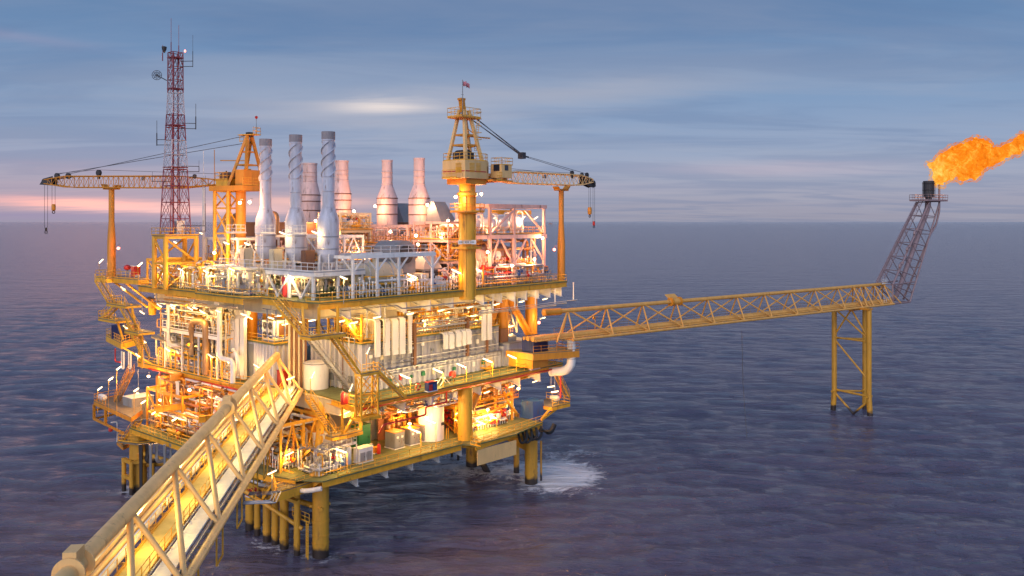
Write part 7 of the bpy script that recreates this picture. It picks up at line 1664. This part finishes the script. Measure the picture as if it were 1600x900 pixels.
p = onZ(770, 640, ZL+2); t = T('vent_tank', 'pale egg shaped tank with brown ring under the middle deck edge at the seaward end', 'tank', p); p = onV(786, 618, 4.6); horizontal_vessel(mb := MB(), (p.x, p.y+1.6, p.z), 4.4, 1.7, 'y'); mb.build('shell', M['white'], t); MB().ring((p.x, p.y, p.z), 1.75, .12, (0, 1, 0), 24, 5).build('band', M['copper'], t)
runs('yellow_pipe_frame', 'bright yellow pipe frame stepping down at the seaward lowest deck', [[(29, 3.6, ZL+4.2), (36, 3.6, ZL+4.2), (36, 3.6, ZL)], [(36, 3.6, ZL+4.2), (40, 3.6, ZL+4.2), (40, 3.6, ZL)], [(33, 3.8, ZL+5.6), (44, 3.8, ZL+6.4)], [(38, 3.5, ZL+4.8), (39, 3.5, ZL+3), (41, 3.5, ZL+1)]], .24, 'yellow')
runs('white_riser', 'white riser pipe with elbow glowing at the outer side of the lowest deck', [[(1.2, 37.6, ZM-1), (1.2, 37.6, ZL+4), (1.2, 34, ZL+3.4), (1.2, 33, ZL+.5)]], .4, 'white')
crate('white_cabinet', 'white door framed cabinet at the open orange lit floor of the lowest deck', 'cabinet', *(lambda p: (p.x, p.x+1.2, p.y, p.y+1.6, ZL, ZL+2.4))(onZ(252, 640, ZL)), 'white', door=((.5, .9, 1.9, 'galv'),))
for i, (px0, px1, py) in enumerate(((243, 293, 632), (310, 352, 648))):
    a = onZ(px0, py+8, ZL+4.2); b = onZ(px1, py+2, ZL+4.2)
    t = T('hoist_beam', ('yellow lifting beam hanging over the orange floor, nearer the open sea', 'yellow lifting beam hanging over the orange floor, nearer the walkway bridge')[i], 'beam', a); MB().ibeam(a, b, .9, .5).build('beam', M['yellow'], t); MB().bar(a.lerp(b, .5)+Vector((0, 0, .5)), a.lerp(b, .5)+Vector((0, 0, 3.6)), .14).bar(a.lerp(b, .05)+Vector((0, 0, .5)), a.lerp(b, .05)+Vector((0, 0, 3.6)), .14).build('hanger', M['yellow'], t)

plant('pump_plant', 'tall orange pipe stacks crowded behind the seaward railing of the lowest deck', 'process plant', (30, 41, 3.6, 7.5, ZL, ZM-2.6), (ZL+3.4,), 31, None, ('orange', 'yellow', 'copper', 'white'), 2, 12, 8, (.4, .7), rails=True)
plant('process_module', 'cream pumps and pipes between the canopy frame and the spiral chimneys', 'process plant', (9.8, 18, 8.2, 13.6, ZW, 36.8), (), 32, None, ('cream', 'white', 'galv', 'yellow'), 4, 18, 9, (.5, .9))
plant('pipe_gallery', 'upper pipe runs hung just under the topmost deck beside the outer stairs', 'process plant', (1, 7, 26, 48, ZW-3.2, ZW-1.2), (), 33, None, ('white', 'cream', 'galv', 'yellow'), 0, 18, 6, pr=(.08, .26), rackz=False)
plant('pump_plant', 'orange pipes and valves hung beneath the middle deck above the orange floor', 'process plant', (.5, 7, 20, 44, ZM-4.4, ZM-1.2), (), 34, None, ('orange', 'copper', 'white', 'brown'), 0, 18, 5, pr=(.08, .24), rackz=False)
plant('pump_plant', 'white and orange pipes hung beneath the middle deck over the transformer cabinets', 'process plant', (10, 28, 1, 7, ZM-3.4, ZM-1.3), (), 35, None, ('white', 'orange', 'copper', 'galv'), 0, 16, 4, pr=(.07, .2), rackz=False)
plant('process_module', 'pipes and small vessels on the topmost deck behind the gantry and the tall crane', 'process plant', (24, 32, 1.4, 4.4, ZW, ZW+3.4), (), 36, None, ('white', 'pinktint', 'orange', 'galv'), 2, 14, 8, (.4, .7))
plant('pipe_gallery', 'thin white and yellow pipes crowding the front of the pipe gallery', 'process plant', (3.3, 5.4, 27.6, 50, ZM, ZW-1.6), (), 41, None, ('white', 'cream', 'yellow', 'galv'), 0, 22, 10, pr=(.05, .13), rackz=False)
plant('roof_plant', 'thin pipes and valves along the roof edge of the cabin block', 'process plant', (20.8, 38.6, 6.2, 8.2, ZZ+.2, ZW-2.6), (), 42, None, ('white', 'cream', 'yellow', 'orange'), 1, 18, 10, (.4, .6), pr=(.05, .14))
plant('pump_plant', 'thin orange pipes and valves along the outer edge of the lowest deck', 'process plant', (-2.2, .6, 20, 42, ZL, ZL+3.4), (), 43, None, ('orange', 'white', 'yellow', 'copper'), 2, 16, 12, (.3, .6), pr=(.05, .14), rackz=False)
plant('process_module', 'small pipes and boxes along the railing of the topmost deck below the canopy frame', 'process plant', (5, 24, .8, 3.4, ZW, ZW+2.2), (), 44, None, ('white', 'cream', 'yellow', 'grey'), 2, 12, 8, (.3, .5), pr=(.05, .14))
plant('pump_plant', 'yellow pipe racks and valves under the walkway bridge landing close to the sea', 'process plant', (-2, 3, 5, 20, ZL-3.6, ZL-.4), (), 45, None, ('yellow', 'orange', 'galv', 'white'), 0, 16, 6, pr=(.06, .2), rackz=False)
# ------------------------------------------------------------------ lamps
def fluoro(parent, c, d, tilt=.42, L=1.5):
    d = V3(d).normalized(); e = (d*math.cos(tilt)+Vector((0, 0, math.sin(tilt)))); a, b = V3(c)-e*(L/2), V3(c)+e*(L/2)
    up = Vector((0, 0, 1))
    MB().bar(a+up*.10, b+up*.10, .12, .05).build('housing', M['white'], parent)
    MB().tube(a, b, .10, n=8).build('tube', M['tube'], parent)
def pole_lamp(c, zdeck, d, where, power=420, rgb=WARM, L=1.5):
    c = V3(c); d = V3(d).normalized(); base = Vector((c.x, c.y, zdeck))-d*(L*.5)
    t = T('deck_lamp', 'fluorescent lamp on a slim post '+where, 'lamp', base, group='post lamps along the decks')
    MB().path([base, Vector((base.x, base.y, c.z-.3)), c-d*(L*.35)+Vector((0, 0, -.22))], .055, 6).build('post', M['yellow' if rgb is not SOD else 'orange'], t)
    fluoro(t, c, d, L=L)
    loc, rz = ROOT[t.name]; add_light(t, (c.x-loc.x, c.y-loc.y, c.z-loc.z-.45), power, rgb, 'deck light', .18)
def lamp_arm(t, c, maxlen=4.2):
    z = c.z
    if z > ZW: opts = [(z-ZW, ZW), (abs(z-40), 40.0)] if z < 37.5 else []
    elif z > ZM: opts = [(ZW-.9-z, ZW-.9), (z-ZM, ZM)]
    else: opts = [(ZM-.8-z, ZM-.8), (z-ZL, ZL)]
    opts = [o for o in opts if 0 < o[0] < maxlen]
    if opts: MB().tube((c.x, c.y, z+.1 if min(opts)[1] > z else z-.1), (c.x, c.y, min(opts)[1]), .04, n=5).build('bracket', M['galv'], t)
    else: MB().path([c+Vector((0, 0, .1)), c+Vector((.1, .1, .45)), c+Vector((.9, .8, .45))], .045, 5).build('bracket', M['galv'], t)
def bulk_lamp(c, d, where, power=380, rgb=WARM, L=1.4, tilt=.0):
    t = T('bulkhead_lamp', 'fluorescent lamp '+where, 'lamp', c, group='fluorescent lamps among the plant')
    fluoro(t, c, d, tilt, L); lamp_arm(t, V3(c)); add_light(t, (0, 0, -.5), power, rgb, 'plant light', .18)
def flood(c, d, where, power=900, rgb=SOD, r=.26, mat='sodium'):
    c = V3(c); d = V3(d).normalized()
    t = T('flood_lamp', 'round flood lamp '+where, 'lamp', c, group='round flood lamps')
    MB().tube(c-d*.35, c, r*.5, r, n=14).build('lamp_body', M['grey'], t); MB().tube(c+d*.005, c+d*.10, r*1.0, r*.75, n=14).build('lens', M[mat], t)
    lamp_arm(t, c-d*.3, 5.5); o = d*.6; add_light(t, (o.x, o.y, o.z), power, rgb, 'flood light', .25)
IN, OUTV, UU = (0, 1, 0), (0, -1, 0), (1, 0, 0)
# middle deck walkway
for px, py, where in ((684, 579, 'in front of the corrugated wall nearest its middle door'), (721, 571, 'before the corrugated wall between trestle and stepped door'), (762, 563, 'by the stepped door of the corrugated wall'), (800, 557, 'in front of the end cabin door'), (633, 588, 'just past the foot of the zigzag stairs')):
    c = onV(px, py, .4); pole_lamp(c, ZM, (-.8, .5, 0), where, 1200, (1, .64, .22))
for px, py, v, zd, where in ((575, 548, -1.3, 22.8, 'on the landing of the braced stair tower'), (488, 586, 4.5, ZM, 'at the landing of the walkway bridge'), (548, 606, .6, ZM, 'beside the trestle under the zigzag stairs')):
    c = onV(px, py, v); pole_lamp(c, zd, (.7, .5, 0), where, 900, (1, .64, .22))
# topmost deck
for px, py, v, where in ((713, 424, .8, 'on the topmost deck edge beside the tall crane'), (746, 421, .8, 'on the topmost deck edge just past the tall crane'), (644, 431, .8, 'at the end of the canopy frame')):
    pole_lamp(onV(px, py, v), ZW, (-.8, .5, 0), where, 480, ROSE)
for px, py, u, zd, where in ((158, 408, -1.4, 32.9, 'at the very end of the outrigger'), (219, 413, 0, ZW, 'near the red and white safety locker')):
    pole_lamp(onU(px, py, u), zd, (0, -.8, 0), where, 480)
for px, py, u, where in ((275, 379, 3.6, 'inside the yellow tower frame of the red mast'), (316, 365, 5.4, 'beside the goose neck vents behind the mast frame'), (354, 380, 3, 'at the foot of the second crane column'), (386, 381, 4.6, 'between the second crane column and the first spiral chimney'), (282, 421, -1.2, 'over the cream plant below the red mast'), (322, 424, -2.2, 'over the white header pipe'), (362, 421, -1.8, 'in front of the goose neck vents'), (455, 432, 1.0, 'in the bracing under the chimney platform'), (537, 434, 1.0, 'in the last bracing bay under the chimney platform'), (441, 364, 3.4, 'between the second and third spiral chimneys'), (492, 363, 3.4, 'between the nearest two spiral chimneys'), (405, 431, 1.0, 'under the far end of the chimney platform'), (500, 428, 4.0, 'deep under the chimney platform')):
    bulk_lamp(onU(px, py, u), (0, 1, 0), where, 420 if 'spiral chimneys' in where and 'between' in where else 900, (1, .60, .20), 1.3, .2)
for px, py, d, where in ((770, 342, 134.5, 'over the first gantry vessel'), (816, 341, 137.5, 'over the third gantry vessel'), (836, 341, 139.5, 'over the gantry corner'), (785, 343, 135.5, 'over the second gantry vessel')):
    bulk_lamp(atD(px, py, d), (1, 0, 0), where, 1100, ROSE, 1.4, .4)
for px, py, d, where, pw in ((653, 382, 126, 'behind the canopy end, upper of two', 1300), (650, 368, 128, 'below the slim pink chimney by the tall crane, under its foot', 1200), (712, 308, 123.5, 'on the service platform of the tall crane facing the chimneys', 1300), (752, 303, 127.5, 'on the service platform of the tall crane facing the gantry', 1000), (762, 394, 130, 'in front of the big gantry vessel', 1500), (668, 320, 137.5, 'at the flared shoulder of the slim pink chimney', 1500), (700, 345, 131, 'on the braced pink plant behind the tall crane', 1200), (586, 322, 142, 'among the pale vents between the chimney pairs', 1200), (553, 330, 141.5, 'beside the wide pink chimney near the spiral ones', 1400), (493, 345, 138, 'between the first wide pink chimney and the spiral ones', 1400), (610, 362, 130, 'low in front of the lone slim pink chimney', 1200), (375, 317, 121.5, 'below the slewing platform of the second crane, brightest', 1800), (390, 316, 123, 'below the slewing platform of the second crane, paler', 1200), (447, 347, 140, 'low behind the spiral chimneys on the boiler house', 900), (800, 415, 133, 'added low in the gantry pipework behind the middle post', 1500), (835, 405, 138.5, 'added low in the gantry pipework by the seaward post', 1500), (765, 352, 133.2, 'added on the upper gantry floor beside the tall crane', 1300), (848, 372, 140, 'added under the upper gantry floor at the seaward post', 1100), (690, 372, 130, 'added in the pink plant behind the dark engine enclosures', 1500), (722, 340, 134, 'added high in the braced pink plant beside the tall crane', 1100), (520, 372, 134, 'behind the nearest spiral chimney over the two level plant', 1200), (560, 395, 127, 'behind the canopy frame over the cream pumps', 1100), (335, 395, 124, 'deep behind the yellow tower frame', 1300), (240, 425, 132, 'at the far corner plant beside the tower frame', 1000)):
    flood(atD(px, py, d), PF.l((0, 0, 0))-PF.l((0, 1, .25)), where, pw, (1, .46, .20), .24, 'bulb')  # some gantry and pink plant floods are added to brighten that corner
# red navigation lamps
for px, py, d, lab in ((185, 388, 139, 'red glowing navigation lamp on the far boom rest post'), (866, 390, 141.5, 'red glowing navigation lamp on the seaward boom rest post'), (842, 504, 136, 'red glowing navigation lamp at the start of the flare bridge')):
    p = atD(px, py, d); t = T('navigation_lamp', lab, 'lamp', p); MB().lathe(p, [(.1, -.25), (.24, -.15), (.26, .1), (.1, .25)], 12).build('lens', M['redbulb'], t); MB().path([p+Vector((0, 0, .25)), p+Vector((0, 0, .6)), p+Vector((.5, -.4, .6)) if px > 500 else p+Vector((.6, .6, .6))], .05, 5).build('bracket', M['grey'], t)
    add_light(t, (-.3, -.5, 0), 120, (1, .15, .08), 'navigation light', .2)
# pipe gallery and cabin roof
for px, py, u, where in ((192, 450, -1, 'under the outrigger by the outer stairs'), (249, 477, 1.6, 'in the pipe gallery beside the yellow motor'), (269, 480, 1.8, 'in the pipe gallery, first of a close pair above the mezzanine'), (297, 482, 1.8, 'in the pipe gallery, second of a close pair above the mezzanine'), (222, 488, -1, 'on the outer stair tower by the yellow motor'), (316, 487, 2.2, 'above the mezzanine stairs'), (225, 533, 1.5, 'at the outer end of the silver lagged pipe'), (262, 546, 2.6, 'below the silver lagged pipe'), (329, 556, 2.4, 'at the near end of the silver lagged pipe'), (357, 562, 2.4, 'at the foot of the tall cable ducts'), (196, 511, -2.4, 'over the dark container on the outer cantilever, upper'), (200, 516, -2.4, 'over the dark container on the outer cantilever, lower'), (215, 555, .6, 'at the corner of the middle deck by the outer stairs'), (401, 572, 4.8, 'on the louvred plant room wall'), (390, 496, 5.2, 'above the tall cable ducts'), (300, 530, 6, 'deep in the pipe gallery behind the big pipe bend'), (258, 520, 6, 'deep in the pipe gallery by the white stairs'), (345, 500, 7, 'deep on the mezzanine by the cable ducts')):
    bulk_lamp(onU(px, py, u), (0, 1, 0), where, 620, (1, .56, .15), 1.4, .25)
for px, py, v, where in ((436, 493, 19, 'under the topmost deck over the air cooler'), (447, 506, 17, 'beside the air cooler roof'), (515, 492, 5, 'under the zigzag stair head'), (553, 504, 7.4, 'over the cabin roof beside the wide ducts'), (489, 500, 6, 'between the conduit bundle and zigzag stairs'), (640, 470, 9, 'under the topmost deck above the narrow duct'), (665, 500, 7.2, 'beside the first drum ventilator'), (700, 488, 7.4, 'between the drum ventilators'), (745, 490, 7, 'beside the tall white ducts'), (800, 527, 6, 'low between the orange columns'), (798, 510, 8, 'between the orange columns'), (848, 497, 4, 'at the bridge end beside the thick orange column')):
    bulk_lamp(onV(px, py, v), (1, 0, 0), where, 950, (1, .58, .17), 1.3, .1)
# lowest deck
for px, py, v, where in ((673, 658, .7, 'beside the grey transformer cabinets, nearer the big tank'), (649, 673, .7, 'in front of the middle transformer cabinet'), (533, 704, .7, 'at the white chemical rack'), (769, 651, 2.2, 'at the yellow pipe frame of the seaward lowest deck'), (751, 660, 2.2, 'at the start of the seaward lowest deck railing')):
    pole_lamp(onV(px, py, v), ZL, (-.8, .5, 0), where, 800, (1, .56, .14))
for px, py, v, where in ((541, 645, 3, 'under the middle deck edge over the half way stair landing'), (560, 671, 4.6, 'at the corner of the cream corrugated store'), (454, 591, 12, 'at the landing where the bridge meets the middle deck'), (497, 697, 5.2, 'under the half way stair landing'), (452, 709, 6, 'under the walkway bridge beside the yellow flight'), (425, 738, 2, 'below the walkway bridge near the grating landing'), (716, 645, 3.2, 'between the big pale tank and the yellow column'), (799, 640, 4, 'over the pale egg shaped tank'), (796, 618, 4.4, 'under the middle deck edge above the yellow pipes'), (775, 655, 5, 'in the orange lit separator plant')):
    bulk_lamp(onV(px, py, v), (1, 0, 0), where, 850, (1, .52, .10), 1.2, .2)
for px, py, d, where, pw in ((232, 588, 138, 'above the yellow orange tank at the outer side', 1500), (296, 609, 124, 'glaring in the middle of the orange plant on the lowest deck', 3200), (810, 607, 134, 'under the middle deck at its seaward end', 1700), (667, 652, 122, 'over the transformer cabinets by the big pale tank', 900), (622, 640, 124, 'in the orange pump bay behind the transformers', 1700), (640, 662, 123.5, 'low in the orange pump bay', 900), (762, 640, 131, 'deep in the orange separator plant', 1600), (250, 625, 134, 'deep in the orange pump plant near the glowing tank', 1600), (340, 620, 123, 'behind the walkway bridge in the orange plant', 1500), (215, 615, 140, 'at the outermost end of the orange plant', 900)):
    flood(atD(px, py, d), (-.6, -.6, -.5), where, pw, SOD, .26)
for px, py, u, where in ((156, 607, -6, 'on the outermost frame platform'), (173, 592, -6, 'on a post of the outer frame platform, lower'), (186, 575, -5, 'on a post of the outer frame platform, upper'), (213, 609, -2.4, 'at the outer edge of the orange plant'), (224, 628, -2.4, 'beside the white topped grey box'), (241, 645, -2.6, 'over the orange floor beside the lifting beam'), (273, 655, -2.6, 'over the orange floor nearest the walkway bridge')):
    c = onU(px, py, u); pole_lamp(c, pz if px < 190 else ZL, (0, -.8, 0), where, 520, (1, .55, .16))
for px, py, d, where in ((861, 604, 138, 'at the seaward corner stairs, upper'), (867, 612, 138, 'at the seaward corner stairs, lower')):
    bulk_lamp(atD(px, py, d), (.8, -.5, 0), where, 480, (1,.56,.15), 1.2, .1)

# rows of lamps added under deck edges and chimney platform to brighten undersides
for i in range(8):
    bulk_lamp((5+i*6, 2.4, ZW-2.9), (1, 0, 0), f'added under the topmost deck long edge, {ORD[i]} of eight from the near corner', 420, (1, .60, .20), 1.2, .1)
for i in range(7):
    bulk_lamp((9+i*5.8, 1.9, ZM-2.6), (1, 0, 0), f'added under the middle deck long edge, {ORD[i]} of seven from the near corner', 420, (1, .50, .14), 1.2, .1)
for i in range(6):
    bulk_lamp((.6, 5+i*6.6, ZW-2.8), (0, 1, 0), f'added under the topmost deck short edge, {ORD[i]} of six from the near corner', 420, (1, .60, .20), 1.2, .1)
for i in range(5):
    bulk_lamp((4.6, 28+i*5.2, ZM-2.5), (0, 1, 0), f'added under the middle deck short edge, {ORD[i]} of five from the walkway bridge', 420, (1, .42, .10), 1.2, .1)
for i in range(4):
    bulk_lamp((1.4, 9+i*5.2, ZW+2.7), (0, 1, 0), f'added among the chimney platform legs, {ORD[i]} of four from the canopy frame', 420, (1, .62, .22), 1.2, .15)

# services on the blank walls of the cabin block
ws = T('wall_services', 'pipes, conduits and small boxes fixed on the upper corrugated wall of the cabin block', 'services', (12, 5.6, 22)); rr = random.Random(9)
for k, (z, r, mt) in enumerate(((21.7, .09, 'galv'), (22.2, .06, 'white'), (24.2, .07, 'cream'), (24.55, .05, 'galv'))):
    MB().path([(12.2, 5.78, z), (20.2, 5.78, z), (20.2, 5.6, z), (39, 5.6, z)], r, 6).build('pipe', M[mt], ws)
for k in range(14):
    x = 12.6+k*1.95; h = rr.uniform(1.2, 2.6); MB().tube((x, 5.72, 21.2), (x, 5.72, 21.2+h), .05, n=5).build('conduit', M['galv'], ws)
    MB().box(x-.22, x+.22, 5.5, 5.75, 21.2+h, 21.2+h+rr.uniform(.3, .7)).build('junction_box', M[rr.choice(('grey', 'white', 'cream', 'galv'))], ws)
ws = T('wall_services', 'pipes, notices and red boxes fixed on the lit lower corrugated wall of the cabin block', 'services', (12, 5.2, 19))
for z, r, mt in ((20.5, .06, 'galv'), (20.3, .05, 'white')): MB().tube((12, 5.2, z), (39, 5.2, z), r, n=6).build('pipe', M[mt], ws)
for k in range(12):
    x = 13.2+k*2.15; w = rr.uniform(.25, .6); MB().box(x, x+w, 5.1, 5.34, ZM+.9, ZM+.9+rr.uniform(.4, .9)).build('wall_box', M[rr.choice(('grey', 'white', 'red', 'cream', 'green'))], ws)
ws = T('wall_services', 'pipes and boxes fixed on the end wall of the cabin block behind the zigzag stairs', 'services', (11.2, 8, 20))
for y, mt in ((7.2, 'galv'), (8.4, 'white'), (9.8, 'brown'), (11.4, 'galv'), (12.6, 'cream')): MB().path([(11.0, y, ZM), (11.0, y, ZZ+.8), (11.0, y+1.2, ZZ+.8)], .08, 6).build('pipe', M[mt], ws)
for y in (7.8, 10.4, 12): MB().box(10.9, 11.15, y, y+.7, ZM+1, ZM+2.0).build('wall_box', M['grey'], ws)

# ------------------------------------------------------------------ a worker on the lowest deck
def worker():
    base = onZ(277, 686, ZL); t = T('person', 'worker in red coveralls and white helmet standing on the orange lit lowest deck', 'person', base)
    V = {'hip': (0, 0, .96), 'chest': (0, 0, 1.3), 'neck': (0, 0, 1.5), 'head': (.02, 0, 1.63), 'top': (.02, 0, 1.74),
         'sl': (0, .2, 1.43), 'el': (.02, .27, 1.16), 'wl': (.12, .27, .92), 'fl': (.16, .27, .82), 'sr': (0, -.2, 1.43), 'er': (.0, -.28, 1.16), 'wr': (.14, -.24, .95), 'fr': (.2, -.23, .88),
         'hl': (0, .1, .9), 'kl': (.03, .12, .5), 'al': (0, .13, .09), 'tl': (.15, .14, .04), 'hr': (0, -.1, .9), 'kr': (.03, -.12, .5), 'ar': (-.03, -.14, .09), 'tr': (.12, -.15, .04)}
    E = 'hip-chest chest-neck neck-head head-top chest-sl sl-el el-wl wl-fl chest-sr sr-er er-wr wr-fr hip-hl hl-kl kl-al al-tl hip-hr hr-kr kr-ar ar-tr'.split()
    Rr = dict(hip=.17, chest=.19, neck=.075, head=.1, top=.08, sl=.085, el=.06, wl=.045, fl=.045, sr=.085, er=.06, wr=.045, fr=.045, hl=.11, kl=.075, al=.055, tl=.045, hr=.11, kr=.075, ar=.055, tr=.045)
    ks = list(V); me = bpy.data.meshes.new('body'); me.from_pydata([V[k] for k in ks], [tuple(ks.index(x) for x in e.split('-')) for e in E], []); me.update()
    o = bpy.data.objects.new('body', me); COL.objects.link(o); o.parent = t
    sk = o.modifiers.new('skin', 'SKIN')
    if not me.skin_vertices: me.attributes
    for i, k in enumerate(ks):
        if me.skin_vertices: me.skin_vertices[0].data[i].radius = (Rr[k], Rr[k]); me.skin_vertices[0].data[i].use_root = (k == 'hip')
    su = o.modifiers.new('smooth', 'SUBSURF'); su.levels = su.render_levels = 1
    m, nt, b = nodes('coverall'); N = nt.nodes; L = nt.links
    tc = N.new('ShaderNodeTexCoord'); sx = N.new('ShaderNodeSeparateXYZ'); L.new(tc.outputs['Object'], sx.inputs[0])
    gt = N.new('ShaderNodeMath'); gt.operation = 'GREATER_THAN'; gt.inputs[1].default_value = 1.49; L.new(sx.outputs['Z'], gt.inputs[0])
    mx = N.new('ShaderNodeMix'); mx.data_type = 'RGBA'; mx.inputs['A'].default_value = (.55, .03, .01, 1); mx.inputs['B'].default_value = (.45, .24, .16, 1)
    L.new(gt.outputs[0], mx.inputs['Factor']); L.new(mx.outputs['Result'], b.inputs['Base Color']); b.inputs['Roughness'].default_value = .75
    me.materials.append(m)
    lx, ly = base.x, base.y
    MB().lathe((base.x+.02, base.y, ZL+1.68), [(.15, 0), (.145, .06), (.11, .13), (.02, .16)], 14).box(base.x+.1, base.x+.22, base.y-.08, base.y+.08, ZL+1.675, ZL+1.69).build('helmet', M['white'], t)
worker()

# ------------------------------------------------------------------ a second platform on the horizon
D = Frame(0, 0, 0)
dx, dy = (860-800)/FP*8200, 8200
t = T('distant_platform', 'tiny grey oil platform far away on the horizon', 'offshore platform', (dx, dy, 0), D)
mb = MB()
for x in (-12, 12):
    for y in (-10, 10): mb.tube((dx+x, dy+y, -3), (dx+x, dy+y, 14), 1.6, n=8)
mb.build('leg', M['steelgrey'], t)
MB().box(dx-20, dx+20, dy-14, dy+14, 14, 22).box(dx-14, dx+8, dy-10, dy+8, 22.2, 30).build('topsides', M['steelgrey'], t); MB().tube((dx+14, dy, 22), (dx+18, dy, 46), 1.2, n=6).build('flare_stack', M['steelgrey'], t)
